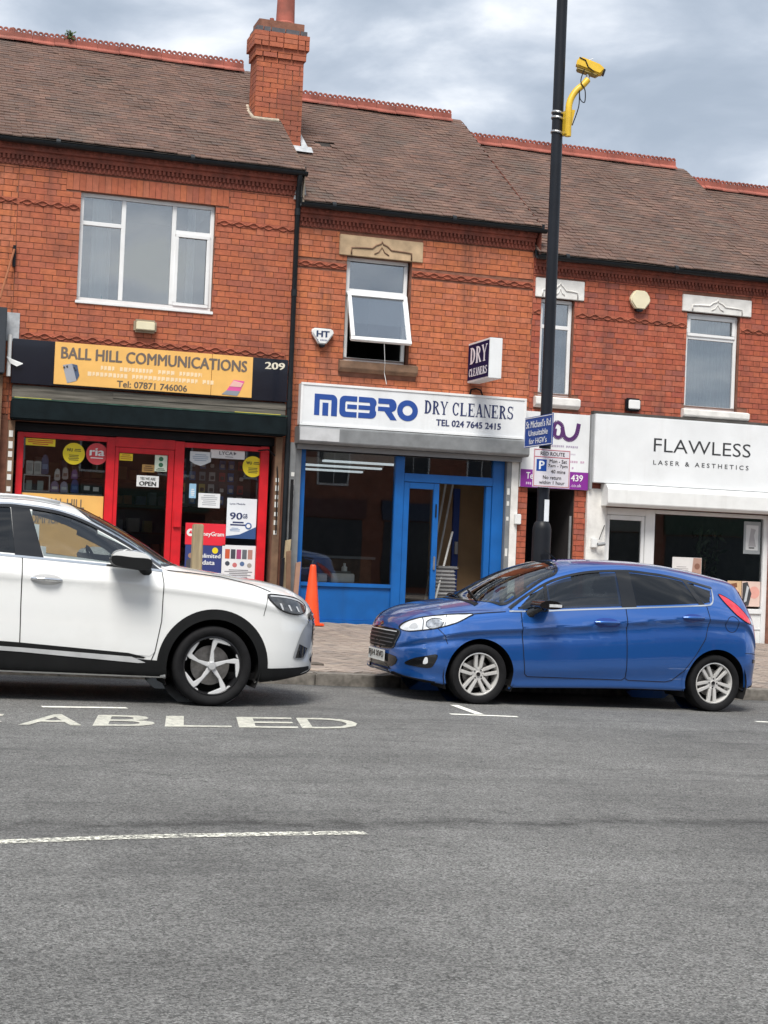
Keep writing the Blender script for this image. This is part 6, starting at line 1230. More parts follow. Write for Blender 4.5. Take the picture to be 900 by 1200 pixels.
def wheel(parent, x, y, r, rr, side, style, w_=.19, rot=0.):
    """side -1 faces the camera"""
    Mw = Matrix.Translation((x, y, r)) @ Matrix.Rotation(R(90)*(1 if side < 0 else -1), 4, 'X')   # local +z points outwards
    hub = MB().lathe([(rr*.97, -w_*.5), (rr*.95, -w_*.3), (rr*.90, -w_*.05), (rr*.92, w_*.30), (rr*.99, w_*.40), (rr*1.0, w_*.44), (rr*.955, w_*.455), (rr*.93, w_*.40)], 48, Mw)
    wh = hub.build('wheel', silver_rim if style == 'twin' else black_rim, parent, smooth=40, local=True)
    t = MB().lathe([(rr*.97, -w_*.5), (rr*1.12, -w_*.56), (r*.95, -w_*.54), (r*.985, -w_*.46), (r, -w_*.30), (r, w_*.30), (r*.987, w_*.44), (r*.955, w_*.52), (rr+.62*(r-rr), w_*.555), (rr+.3*(r-rr), w_*.545), (rr*1.02, w_*.47), (rr*.985, w_*.42)], 56, Mw)
    t.build('tyre', M['rubber'], wh, smooth=35, local=True)
    MB().lathe([(.001, -w_*.1), (rr*.66, -w_*.1), (rr*.66, -w_*.02), (.001, -w_*.02)], 36, Mw).build('brake_disc', disc_m, wh, smooth=35, local=True)
    MB().lathe([(rr*.96, -w_*.48), (.001, -w_*.48)], 32, Mw).build('wheel_back', trim_blk, wh, local=True)
    sp_ = MB(); za = w_*.40; 
    def slabz(poly, z0, z1, zi=None):
        n = len(sp_.v); k = len(poly)
        f = lambda p, z: tuple(Mw @ Vector((p[0], p[1], z-.10*w_*(1-math.hypot(*p)/rr))))
        sp_.prism(poly, lambda p: f(p, z1), lambda p: f(p, z0))
    if style == 'twin':
        for k in range(5):
            a = rot+k*2*math.pi/5
            for s in (-1, 1):
                d = s*.16; c0, s0 = math.cos(a), math.sin(a)
                def pt(rad, off): return (rad*c0-off*s0, rad*s0+off*c0)
                slabz([pt(rr*.16, s*rr*.03), pt(rr*.94, s*rr*.085), pt(rr*.945, s*rr*.26), pt(rr*.30, s*rr*.19)], za-.035, za)
        spk = sp_.build('rim', silver_rim, wh, bevel=.004, smooth=40, local=True)
        MB().lathe([(.001, za-.012), (rr*.10, za-.012), (rr*.12, za-.018), (rr*.30, za-.018), (rr*.33, za-.05)], 24, Mw).build('hub_face', silver_rim, wh, smooth=35, local=True)
        MB().lathe([(.001, za-.004), (rr*.095, za-.006), (rr*.10, za-.014)], 20, Mw).build('hub_cap', gloss_blk, wh, smooth=35, local=True)
        for k in range(4):
            a = rot+.6+k*math.pi/2; MB().lathe([(.001, za-.012), (rr*.035, za-.012), (rr*.035, za-.02)], 8, Mw @ Matrix.Translation((rr*.215*math.cos(a), rr*.215*math.sin(a), 0))).build('wheel_nut', gloss_blk, wh, local=True)
    else:
        for k in range(5):
            a = rot+k*2*math.pi/5
            def pt(rad, da): return (rad*math.cos(a+da), rad*math.sin(a+da))
            slabz([pt(rr*.10, -.9), pt(rr*.45, -.06), pt(rr*.80, .03), pt(rr*.955, .10), pt(rr*.96, .45), pt(rr*.96, .80), pt(rr*.89, .74), pt(rr*.80, .25), pt(rr*.50, .15), pt(rr*.12, .9)], za-.03, za)
            slabz([pt(rr*.955, -.12), pt(rr*.955, .09), pt(rr*.90, .07), pt(rr*.88, -.06)], za-.035, za-.006)
        MB().lathe([(rr*.955, za-.02), (rr*.965, za+.004), (rr*.995, za+.004), (rr*1.0, za-.01)], 48, Mw).build('rim_edge', cut_rim, wh, smooth=40, local=True)
        sp_.build('rim', cut_rim, wh, bevel=.004, smooth=40, local=True)
        MB().lathe([(.001, za+.004), (rr*.12, za+.002), (rr*.15, za-.01), (rr*.16, za-.05)], 24, Mw).build('hub_cap', silver_m, wh, smooth=35, local=True)
        for k in range(5):
            a = rot+.3+k*2*math.pi/5; MB().lathe([(.001, za-.028), (rr*.04, za-.028), (rr*.04, za-.04)], 8, Mw @ Matrix.Translation((rr*.25*math.cos(a), rr*.25*math.sin(a), 0))).build('wheel_nut', gloss_blk, wh, local=True)
    return wh
def seat(parent, x, y, z):
    mb = MB(); mb.box(x-.26, x+.24, y-.25, y+.25, z, z+.16); o = mb.build('seat', seat_m, parent, bevel=.05, smooth=60, local=True)
    Mb = Matrix.Translation((x+.24, y, z+.12)) @ Matrix.Rotation(R(18), 4, 'Y'); MB().box(-.07, .07, -.24, .24, 0, .56, Mb).build('backrest', seat_m, o, bevel=.05, smooth=60, local=True)
    MB().box(-.05, .05, -.13, .13, .60, .78, Mb).build('headrest', seat_m, o, bevel=.04, smooth=60, local=True)
def finish_car(car, B, S, body_m, glass_polys, screen, rear_glass, arches, R_arch):
    """main skin with openings, lining, wheel wells, floor, seats"""
    shr = lambda poly, k: [tuple(np.array(p)+(np.mean(np.array(poly), 0)-np.array(p))*k) for p in poly]
    gl = [shr(p, .05) for p in glass_polys]; scr = shr(screen, .04)
    def keep(c):
        if abs(c.y) > .35 and c.z > S['belt']:
            for p in gl:
                if inside((c.x, c.z), p): return False
        if c.z > S['belt'] and inside((c.x, c.y), scr): return False
        return True
    lowz = lambda c: c.z < pchip(S['curves']['zl'])(c.x)+.017 and abs(c.y) < S['Wmax']*.9
    body = B.skin('body', body_m, car, lambda c: keep(c) and not lowz(c), arches=arches, Ra=R_arch); B.skin('underbody', gap_m, car, lowz, arches=arches, Ra=R_arch)
    B.skin('cabin_lining', lining, car, lambda c: keep(c) and S['cab'][0] < c.x < S['cab'][1] and c.z > S['cab'][2], off=-.03, flip=True, arches=arches, Ra=R_arch)
    for ax, az in arches:
        for sd in (-1, 1):
            w_ = MB(); n = 24; a0, a1 = R(-25), R(205); ys = (sd*S['Wmax']*.97, sd*.42)
            pts = [(ax+(R_arch+.012)*math.cos(a0+(a1-a0)*i/n), az+(R_arch+.012)*math.sin(a0+(a1-a0)*i/n)) for i in range(n+1)]
            for p, q in zip(pts[:-1], pts[1:]): w_.face([(p[0], ys[0], p[1]), (q[0], ys[0], q[1]), (q[0], ys[1], q[1]), (p[0], ys[1], p[1])])
            w_.face([(p[0], ys[1], p[1]) for p in pts]); w_.build('wheel_arch_liner', gap_m, car, smooth=30, local=True)
    return body
def place(name, label, Xn, Yn, faceleft, half):
    """car frame: x back from the nose, -y towards the camera side; the car stands on the sloping road"""
    e_ = thing(name, label, 'car', (Xn, Yn+half, gz(Xn)), 'cars parked along the kerb')
    th = math.atan(-G)
    e_.rotation_euler = (0, th, 0)
    if not faceleft: e_.scale = (-1, 1, 1)
    return e_
# ===================================================== blue hatchback, nose to the left
S = dict(x0=.235, x1=4.19, nose=(.56, 2.35), tail=(.42, 2.8), belt=.93, Wmax=.86, cab=(1.15, 3.85, .35), curves=dict(
    zl=[(.125, .40), (.15, .30), (.20, .235), (.40, .20), (.9, .165), (1.4, .175), (2.8, .205), (3.5, .20), (3.95, .25), (4.08, .32), (4.12, .45)],
    zb=[(.125, .52), (.17, .60), (.26, .68), (.45, .765), (.63, .81), (.91, .845), (1.26, .885), (1.9, .935), (2.54, .985), (3.05, 1.025), (3.45, 1.06), (3.75, 1.04), (4.0, .90), (4.08, .75), (4.12, .56)],
    zr=[(.125, .54), (.17, .64), (.26, .735), (.45, .815), (.63, .855), (.91, .89), (1.24, .93), (1.40, 1.03), (1.68, 1.205), (1.9, 1.29), (2.2, 1.36), (2.58, 1.395), (3.03, 1.37), (3.30, 1.335), (3.60, 1.28), (3.88, 1.22), (3.98, 1.08), (4.06, .90), (4.12, .57)],
    zc=[(.125, .56), (.15, .66), (.20, .735), (.31, .80), (.45, .86), (.60, .90), (.74, .93), (.92, .965), (1.05, .99), (1.2, 1.075), (1.39, 1.185), (1.59, 1.285), (1.8, 1.365), (2.01, 1.42), (2.43, 1.455), (2.8, 1.46), (3.08, 1.45), (3.48, 1.41), (3.75, 1.365), (3.93, 1.32), (3.965, 1.25), (4.03, 1.0), (4.08, .86), (4.105, .72), (4.12, .58)],
    W=[(.125, .80), (.5, .84), (1.0, .862), (2.4, .86), (3.4, .862), (4.12, .82)],
    yb=[(.125, .70), (.45, .76), (.9, .80), (1.3, .80), (2.5, .81), (3.4, .805), (4.12, .74)],
    yr=[(.125, .56), (.45, .62), (.9, .66), (1.24, .69), (1.68, .635), (2.2, .60), (3.0, .585), (3.6, .55), (3.9, .54), (4.12, .60)],
    zs=[(.125, .50), (.4, .60), (.9, .70), (1.3, .735), (2.2, .815), (2.5, .85), (3.4, .93), (3.8, .92), (4.12, .52)],
    zk=[(.125, .44), (.3, .36), (1.2, .34), (2.5, .40), (3.0, .43), (3.6, .46), (4.12, .48)]))
for k_ in S['curves']: S['curves'][k_] = [((.235+(a-.125)*(.7-.235)/(.7-.125)) if a < .7 else a, b) for a, b in S['curves'][k_]]; S['curves'][k_] = [((3.7+(a-3.7)*(.49/.42)) if a > 3.7 else a, b) for a, b in S['curves'][k_]]
B = Body(S)
blue_m = paint('metallic_blue_paint', (.015, .115, .43), .6)
car = place('parked_car', 'metallic blue five-door hatchback parked facing left in front of the dry cleaners', 4.442, 13.62, True, .86)
DLO_T = [(1.30, .925), (1.50, 1.06), (1.69, 1.175), (1.90, 1.258), (2.20, 1.325), (2.58, 1.355), (2.83, 1.345), (3.03, 1.33), (3.26, 1.295), (3.565, 1.235)]
DLO_B = [(3.53, 1.17), (3.475, 1.085), (3.42, 1.068), (3.0, 1.032), (2.54, .997), (1.95, .95), (1.60, .92)]
dtop = smooth_poly(DLO_T, 5)
def top_at(x): return float(np.interp(x, [p[0] for p in dtop], [p[1] for p in dtop]))
def bot_at(x): return float(np.interp(x, [1.30, 1.60, 1.95, 2.54, 3.0, 3.42, 3.475], [.90, .92, .95, .997, 1.032, 1.068, 1.08]))
def light(x0b, x0t, x1b, x1t, g=.018):
    n = 8; lo = [(x0b+(x1b-x0b)*i/n, bot_at(x0b+(x1b-x0b)*i/n)+.014) for i in range(n+1)]; up = [(x1t+(x0t-x1t)*i/n, top_at(x1t+(x0t-x1t)*i/n)-g) for i in range(n+1)]; return lo+up
W1 = [(1.375, bot_at(1.375)+.016), (1.66, bot_at(1.66)+.014), (1.675, top_at(1.675)-.02), (1.52, top_at(1.52)-.02)]
W2 = light(1.69, 1.71, 2.475, 2.462); W3 = light(2.635, 2.612, 3.33, 3.215); W4 = [(3.395, bot_at(3.395)+.014), (3.455, bot_at(3.455)+.016), (3.525, 1.205), (3.27, top_at(3.27)-.022)]
DLO = dtop+DLO_B[1:]
SCREEN = smooth_poly([(1.01, 0), (1.03, -.25), (1.10, -.48), (1.21, -.63), (1.33, -.675), (1.50, -.655), (1.70, -.615), (1.84, -.585), (1.905, -.42), (1.945, -.2), (1.955, 0)], 4)
SCREEN = SCREEN+[(x, -y) for x, y in SCREEN[::-1][1:-1]]
hubs = [(1.0, .287), (3.54, .287)]; RA = .352
body = finish_car(car, B, S, blue_m, [W1, W2, W3, W4], SCREEN, None, hubs, RA)
for mode, sd in (('L', -1), ('R', 1)):
    if True:
        fd = B.panel('front_door', mode, [(1.405, .80), (1.43, .50), (1.455, .31), (1.49, .285), (2.50, .285), (2.535, .31), (2.52, .70), (2.512, bot_at(2.51)-.012), (1.95, bot_at(1.95)-.012), (1.405, bot_at(1.405)-.012)], .003, blue_m, car)
        RD = [(2.522, bot_at(2.52)-.012), (2.53, .70), (2.545, .31), (2.57, .285), (2.98, .283), (3.05, .30), (3.17, .40), (3.29, .56), (3.395, .73), (3.435, .90), (3.41, bot_at(3.41)-.012), (3.0, bot_at(3.0)-.012)]
        rd = B.panel('rear_door', mode, RD, .003, blue_m, car)
        B.ribbon('shut_line', mode, [(1.405, .90), (1.405, .80), (1.43, .50), (1.455, .31), (1.49, .285), (2.50, .285), (2.535, .31), (2.525, .70), (2.515, .985)], .007, .0045, gap_m, fd)
        B.ribbon('shut_line', mode, [(2.54, .30), (2.57, .285), (2.98, .283), (3.05, .30), (3.17, .40), (3.29, .56), (3.395, .73), (3.435, .90), (3.41, 1.055)], .007, .0045, gap_m, rd)
        for par, poly, gm in ((fd, W1, car_glass), (fd, W2, car_glass), (rd, W3, privacy_glass), (car, W4, privacy_glass)): B.panel('window', mode, poly, .001, gm, par)
        B.panel('door_pillar', mode, [(2.475, bot_at(2.5)+.002), (2.635, bot_at(2.6)+.002), (2.612, top_at(2.6)), (2.462, top_at(2.5))], .004, gloss_blk, car)
        B.panel('door_pillar', mode, [(3.33, bot_at(3.33)+.002), (3.395, bot_at(3.39)+.002), (3.27, top_at(3.27)-.005), (3.215, top_at(3.21)-.005)], .004, gloss_blk, car)
        B.panel('door_pillar', mode, [(1.66, bot_at(1.66)+.002), (1.69, bot_at(1.69)+.002), (1.71, top_at(1.71)-.004), (1.675, top_at(1.675)-.004)], .004, gloss_blk, car)
        B.ribbon('window_seal', mode, dtop, .022, .004, gloss_blk, car)
        B.ribbon('chrome_strip', mode, smooth_poly([(1.285, .898), (1.60, .915), (1.95, .945), (2.54, .99), (3.0, 1.025), (3.40, 1.058), (3.47, 1.075), (3.51, 1.12), (3.55, 1.22)], 5), .014, .006, M['chrome'], car)
    for (hx, hz) in hubs:
        B.ribbon('arch_lip', mode, [(hx+(RA+.006)*math.cos(R(-22+224*i/40)), hz+(RA+.006)*math.sin(R(-22+224*i/40))) for i in range(41)], .036, .004, blue_m, car, step=.05)
    for (a, b, c, d, par) in ((2.17, 2.43, .80, .87, fd), (3.13, 3.36, .895, .955, rd)):
        yh = B.hit(mode, (a+b)/2, (c+d)/2)[0].y
        B.panel('handle_recess', mode, smooth_poly([(a-.01, (c+d)/2), (a+.06, d+.008), (b-.06, d+.008), (b+.01, (c+d)/2), (b-.06, c-.008), (a+.06, c-.008)], 4, True), .0045, mat('recess_shade_blue', (.006, .04, .24), .4, coat=.5), par)  # flat panel; the shade of the handle recess is put into a darker blue
        MB().tube([(a, yh-sd*-.004, (c+d)/2+.004), (a+.04, yh+sd*.025, (c+d)/2+.006), ((a+b)/2, yh+sd*.034, (c+d)/2+.008), (b-.04, yh+sd*.027, (c+d)/2+.01), (b, yh+sd*.004, (c+d)/2+.01)], [.012, .015, .016, .015, .012], 8).build('door_handle', blue_m, par, smooth=60, local=True)
    HL = smooth_poly([(.315, .675), (.36, .733), (.47, .788), (.63, .826), (.80, .846), (.915, .852), (.86, .825), (.74, .765), (.57, .705), (.43, .668), (.35, .652)], 4, True)
    hl = B.panel('headlight', mode, HL, .006, lamp_clear, car, cell=.025); B.ribbon('lamp_seal', mode, HL, .008, .007, gap_m, hl, closed=True)
    B.panel('reflector', mode, smooth_poly([(.48, .71), (.51, .765), (.58, .785), (.62, .75), (.56, .71)], 3, True), .008, mat('lamp_reflector', (.42, .44, .47), .12, .6, var=.5, scale=30, coat=1), hl, cell=.02); B.ribbon('lamp_divider', mode, [(.455, .672), (.475, .785)], .006, .009, lamp_dark, hl); B.ribbon('lamp_divider', mode, [(.63, .725), (.66, .825)], .005, .009, lamp_dark, hl); B.ribbon('lamp_divider', mode, smooth_poly([(.50, .70), (.49, .75), (.55, .79), (.62, .78), (.61, .73), (.55, .70)], 3, True), .006, .009, lamp_dark, hl, closed=True); B.panel('reflector', mode, smooth_poly([(.37, .685), (.39, .725), (.42, .735), (.42, .69)], 3, True), .008, silver_m, hl, cell=.02)
    TLp = smooth_poly([(3.61, 1.175), (3.68, 1.155), (3.78, 1.09), (3.87, 1.00), (3.935, .925), (3.92, .895), (3.84, .92), (3.74, .99), (3.65, 1.09)], 4, True)
    tl = B.panel('tail_light', mode, TLp, .006, lamp_red, car, cell=.025); B.ribbon('lamp_seal', mode, TLp, .007, .007, gap_m, tl, closed=True); B.panel('reverse_lens', mode, [(3.925, .96), (3.985, .925), (3.995, .88), (3.93, .895)], .007, lamp_clear, tl, cell=.02)
    fg = B.panel('fog_recess', mode, smooth_poly([(.34, .345), (.39, .40), (.48, .435), (.575, .455), (.555, .37), (.52, .325), (.42, .325)], 4, True), .003, gloss_blk, car, cell=.025); B.panel('fog_lamp', mode, smooth_poly([(.465, .36), (.475, .415), (.495, .42), (.50, .37)], 3, True), .006, lamp_clear, fg, cell=.02)
    B.ribbon('bumper_seam', mode, [(.56, .715), (.64, .63), (.665, .56)], .006, .003, gap_m, car); B.ribbon('bumper_seam', mode, [(3.86, .60), (3.95, .60), (4.04, .585)], .005, .003, gap_m, car); B.ribbon('bonnet_seam', mode, [(.92, .855), (1.05, .872), (1.25, .893)], .006, .003, gap_m, car)
    B.ribbon('filler_flap', mode, [(3.70+.075*math.cos(2*math.pi*i/24), .885+.08*math.sin(2*math.pi*i/24)) for i in range(24)], .005, .003, gap_m, car, closed=True) if sd < 0 else None
    B.panel('rear_fog', mode, [(3.98, .50), (4.06, .50), (4.06, .53), (3.98, .54)], .004, gloss_blk, car, cell=.02)
    # mirror
    mz = 1.0; y0 = B.hit(mode, 1.52, .93)[0].y
    mb = MB(); mb.prism(smooth_poly([(1.50, .955), (1.50, 1.0), (1.56, 1.035), (1.66, 1.03), (1.725, .99), (1.72, .955), (1.62, .935)], 4, True), lambda p: (p[0], y0+sd*.26, .985+(p[1]-.985)*.8), lambda p: (p[0]-.015, y0+sd*.06, p[1])); mr_ = mb.build('door_mirror', gloss_blk, car, bevel=.02, smooth=50, local=True)
    MB().box(1.585, 1.715, y0+sd*.262, y0+sd*.268, .968, .995).build('mirror_lamp', lamp_clear, mr_, local=True)
    MB().tube([(1.50, y0-sd*.01, .88), (1.53, y0+sd*.05, .915), (1.58, y0+sd*.12, .955)], [.055, .035, .03], 8).build('mirror_foot', gloss_blk, mr_, smooth=60, local=True)
    for (hx, hz) in hubs: wheel(car, hx, sd*.735, .287, .206, sd, 'twin', rot=.3 if hx < 2 else .9)
B.panel('windscreen', 'T', SCREEN, .002, screen_glass, car); B.ribbon('screen_seal', 'T', SCREEN, .03, .004, gloss_blk, car, closed=True)
B.panel('cowl', 'T', [(1.0, -.6), (1.06, -.55), (1.02, -.25), (1.005, 0), (1.02, .25), (1.06, .55), (1.0, .6), (.97, .3), (.96, 0), (.97, -.3)], .004, trim_blk, car)
GRL = smooth_poly([(-.44, .64), (-.40, .53), (-.34, .475), (0, .465), (.34, .475), (.40, .53), (.44, .64), (.30, .655), (0, .66), (-.30, .655)], 3, True)
gr = B.panel('grille', 'F', GRL, .004, trim_blk, car, cell=.03)
for k in range(5): B.ribbon('grille_bar', 'F', [(-.40+.012*k, .635-.036*k), (0, .640-.036*k), (.40-.012*k, .635-.036*k)], .010, .012, silver_m if k == 0 else mat('grille_grey%d' % k, (.06, .06, .065), .4), gr, step=.03)
B.ribbon('grille_frame', 'F', GRL, .014, .008, gloss_blk, gr, closed=True)
B.panel('lower_grille', 'F', smooth_poly([(-.42, .40), (-.36, .30), (0, .285), (.36, .30), (.42, .40), (0, .42)], 3, True), .004, gloss_blk, car, cell=.03)
mp_ = lambda p: (lambda L_: (L_.x-.012-(.002 if p[1] < -.0005 else 0), p[0], p[2]))(B.hit('F', p[0]*.6, .38)[0])
npl = MB(); nn_ = 8
for i in range(nn_):
    a, b = -.26+.52*i/nn_, -.26+.52*(i+1)/nn_; npl.face([mp_((q, 0, z_)) for q, z_ in ((a, .335), (b, .335), (b, .445), (a, .445))])
npl = npl.build('number_plate', ink((.70, .71, .68)), car, local=True); letters('FJ14 XVO', .225, -.225, .355, .43, -.001, (.03, .03, .03), npl, bold=.02, mapf=lambda p: (mp_((p[0], -.001, p[2]))[0]-.0015+p[1], p[0], p[2]), local=True)
B.ribbon('front_lip', 'F', [(-.62, .275), (-.3, .262), (0, .258), (.3, .262), (.62, .275)], .02, .025, blue_m, car, step=.04)
B.panel('bonnet_badge', 'F', smooth_poly([(-.06, .695), (0, .715), (.06, .695), (0, .675)], 4, True), .006, M['chrome'], car, cell=.02)
MB().tube([(2.06, -.12, 1.42), (1.98, -.13, 1.475), (1.90, -.14, 1.53)], [.008, .005, .003], 6).build('aerial', trim_blk, car, smooth=True, local=True)
B.panel('rear_window', 'B', smooth_poly([(-.52, 1.20), (0, 1.23), (.52, 1.20), (.56, .98), (0, .95), (-.56, .98)], 3, True), .004, gloss_blk, car)
for sy in (-.36, .36): seat(car, 2.0, sy, .42); seat(car, 2.85, sy, .46)
MB().box(1.25, 1.62, -.66, .66, .55, .87).build('dashboard', lining, car, bevel=.05, smooth=60, local=True); MB().lathe([(.175, -.012), (.19, 0), (.175, .012), (.165, 0)], 24, Matrix.Translation((1.72, .36, .90)) @ Matrix.Rotation(R(-65), 4, 'Y'), close=True).build('steering_wheel', trim_blk, car, smooth=True, local=True)
MB().box(.5, 3.95, -.70, .70, .18, .24).build('floor_pan', gap_m, car, local=True)
for k, (a, b) in enumerate((((1.06, -.5), (1.16, .02)), ((1.045, .05), (1.14, .55)))):
    pts = [B.hit('T', a[0]+(b[0]-a[0])*i/6, a[1]+(b[1]-a[1])*i/6)[0]+Vector((0, 0, .018)) for i in range(7)]; MB().tube(pts, .009, 6).build('wiper', trim_blk, car, smooth=True, local=True)
# ===================================================== white SUV, nose to the right
S = dict(cs=.3, x0=-.03, x1=4.53, nose=(.78, 2.3), tail=(.5, 2.6), belt=1.13, Wmax=.93, cab=(1.40, 4.2, .45), curves=dict(
    zl=[(-.03, .50), (0, .36), (.05, .30), (.25, .26), (.6, .22), (1.4, .225), (3.0, .235), (3.9, .25), (4.4, .33), (4.53, .5)],
    zb=[(-.03, .70), (.03, .78), (.12, .84), (.3, .925), (.6, .995), (1.0, 1.06), (1.5, 1.105), (2.0, 1.13), (2.65, 1.16), (3.3, 1.19), (3.9, 1.22), (4.3, 1.15), (4.45, 1.0), (4.53, .75)],
    zr=[(-.03, .72), (.03, .81), (.12, .89), (.3, .975), (.6, 1.04), (1.0, 1.09), (1.45, 1.13), (1.60, 1.22), (1.76, 1.325), (1.96, 1.43), (2.14, 1.51), (2.3, 1.56), (2.45, 1.59), (2.65, 1.605), (3.0, 1.60), (3.5, 1.56), (4.0, 1.46), (4.25, 1.36), (4.42, 1.1), (4.53, .76)],
    zc=[(-.03, .74), (0, .83), (.06, .91), (.16, .97), (.31, 1.03), (.51, 1.07), (.8, 1.105), (1.1, 1.14), (1.30, 1.17), (1.45, 1.26), (1.62, 1.365), (1.80, 1.46), (2.0, 1.555), (2.16, 1.62), (2.36, 1.665), (2.6, 1.69), (2.9, 1.695), (3.4, 1.68), (3.9, 1.62), (4.2, 1.54), (4.3, 1.44), (4.4, 1.2), (4.49, .95), (4.53, .77)],
    W=[(-.03, .86), (.5, .90), (1.0, .925), (2.4, .93), (3.6, .93), (4.53, .88)],
    yb=[(-.03, .74), (.3, .80), (.9, .865), (1.5, .87), (2.6, .875), (3.8, .86), (4.53, .78)],
    yr=[(-.03, .62), (.3, .66), (.9, .72), (1.45, .76), (1.76, .71), (2.2, .66), (3.0, .645), (3.9, .61), (4.53, .64)],
    zs=[(-.03, .66), (.3, .80), (1.0, .93), (1.5, .97), (2.6, 1.01), (3.8, 1.04), (4.3, .95), (4.53, .70)],
    zk=[(-.03, .58), (.3, .46), (1.2, .45), (2.5, .50), (3.6, .52), (4.53, .62)]))
B = Body(S)
white_m = paint('pearl_white_paint', (.80, .81, .80), 0)
car = place('parked_car', 'white SUV with black arches parked facing right at the left edge', 3.698, 12.72, False, .93)
DT = smooth_poly([(1.50, 1.145), (1.76, 1.298), (1.96, 1.40), (2.14, 1.48), (2.30, 1.53), (2.45, 1.556), (2.65, 1.572), (2.84, 1.572), (3.4, 1.525), (3.85, 1.43), (4.0, 1.35)], 5)
def top_at(x): return float(np.interp(x, [p[0] for p in DT], [p[1] for p in DT]))
def bot_at(x): return float(np.interp(x, [1.5, 1.96, 2.64, 2.82, 3.6, 4.0], [1.12, 1.143, 1.172, 1.178, 1.21, 1.24]))
W1 = [(1.62, bot_at(1.62)+.014), (2.48, bot_at(2.48)+.014)]+[(2.60-.98*i/16, top_at(2.60-.98*i/16)-.022) for i in range(17)]
W1 = [p for p in W1 if p[1] >= bot_at(p[0])+.01]
W2 = light(2.71, 2.755, 3.50, 3.45); W3 = [(3.58, bot_at(3.58)+.014), (3.92, bot_at(3.92)+.02), (3.95, top_at(3.95)-.03), (3.53, top_at(3.53)-.022)]
SCREEN = smooth_poly([(1.27, 0), (1.29, -.3), (1.36, -.58), (1.47, -.72), (1.58, -.735), (1.76, -.70), (1.96, -.665), (2.12, -.63), (2.20, -.45), (2.25, -.2), (2.26, 0)], 4); SCREEN = SCREEN+[(x, -y) for x, y in SCREEN[::-1][1:-1]]
hubs = [(1.03, .338), (3.75, .338)]; RA = .405
body = finish_car(car, B, S, white_m, [W1, W2, W3], SCREEN, None, hubs, RA)
for mode, sd in (('L', -1), ('R', 1)):
    FD = [(1.505, bot_at(1.505)-.02), (1.49, 1.01), (1.49, .70), (1.53, .44), (1.57, .405), (2.62, .455), (2.635, .75), (2.645, bot_at(2.64)-.012), (1.96, bot_at(1.96)-.012)]
    fd = B.panel('front_door', mode, FD, .003, white_m, car)
    rd = B.panel('rear_door', mode, [(2.655, bot_at(2.65)-.012), (2.645, .75), (2.63, .455), (3.25, .48), (3.38, .62), (3.55, .85), (3.62, 1.0), (3.60, bot_at(3.6)-.012)], .003, white_m, car)
    B.ribbon('shut_line', mode, [(1.505, 1.11), (1.49, 1.01), (1.49, .70), (1.53, .44), (1.56, .36)], .007, .0045, gap_m, fd); B.ribbon('shut_line', mode, [(2.65, 1.165), (2.64, .75), (2.625, .34)], .007, .0045, gap_m, fd)
    B.ribbon('shut_line', mode, [(3.25, .48), (3.38, .62), (3.55, .85), (3.62, 1.0), (3.60, 1.19)], .007, .0045, gap_m, rd)
    for par, poly, gm in ((fd, W1, glass('suv_glass', (.62, .66, .65), .11, .005)), (rd, W2, privacy_glass), (car, W3, privacy_glass)): B.panel('window', mode, poly, .001, gm, par)
    B.panel('door_pillar', mode, [(2.48, bot_at(2.5)+.002), (2.71, bot_at(2.7)+.002), (2.755, top_at(2.75)), (2.605, top_at(2.6))], .004, gloss_blk, car); B.panel('door_pillar', mode, [(3.50, bot_at(3.5)+.002), (3.58, bot_at(3.58)+.002), (3.53, top_at(3.53)-.005), (3.45, top_at(3.45)-.005)], .004, gloss_blk, car)
    B.panel('door_pillar', mode, [(1.52, bot_at(1.52)+.002), (1.62, bot_at(1.62)+.002), (1.64, top_at(1.64)-.01)], .004, gloss_blk, car)
    B.ribbon('window_seal', mode, DT, .024, .004, gloss_blk, car); B.ribbon('chrome_strip', mode, [(p[0], p[1]+.018) for p in DT], .014, .006, M['chrome'], car); B.ribbon('chrome_strip', mode, [(1.50, 1.112), (1.96, 1.135), (2.64, 1.164), (2.82, 1.17), (3.6, 1.20), (4.0, 1.235)], .018, .006, M['chrome'], car)
    for (hx, hz) in hubs:
        B.ribbon('arch_cladding', mode, [(hx+(RA+.032)*math.cos(R(-16+212*i/40)), hz+(RA+.032)*math.sin(R(-16+212*i/40))) for i in range(41)], .085, .006, trim_blk, car, step=.05)
    B.panel('sill_cladding', mode, [(1.47, .24), (1.47, .37), (1.62, .375), (2.62, .40), (3.3, .42), (3.3, .25)], .006, trim_blk, car)
    B.panel('lower_door_trim', mode, [(1.60, .395), (1.75, .425), (2.63, .475), (3.25, .50), (3.25, .455), (2.63, .43), (1.62, .385)], .008, trim_blk, car); B.panel('silver_strip', mode, [(1.60, .350), (1.72, .395), (2.62, .435), (3.25, .455), (3.25, .42), (2.62, .40), (1.66, .345)], .010, silver_m, car)
    a, b, c, d = 2.33, 2.57, .96, 1.02; yh = B.hit(mode, 2.45, .99)[0].y
    for par, o_ in ((fd, 0), (rd, .97)):
        B.panel('handle_recess', mode, smooth_poly([(a+o_-.01, (c+d)/2), (a+o_+.06, d+.01), (b+o_-.06, d+.01), (b+o_+.01, (c+d)/2), (b+o_-.06, c-.008), (a+o_+.06, c-.008)], 4, True), .0045, mat('recess_shade_white', (.5, .5, .5), .4), par)  # recess drawn flat, its shade painted as grey on the white door
        MB().tube([(a+o_, yh+sd*.004, .99), (a+o_+.04, yh+sd*.028, .992), (a+o_+.12, yh+sd*.036, .994), (b+o_-.04, yh+sd*.028, .996), (b+o_, yh+sd*.004, .997)], [.012, .016, .017, .016, .012], 8).build('door_handle', M['chrome'], par, smooth=60, local=True)
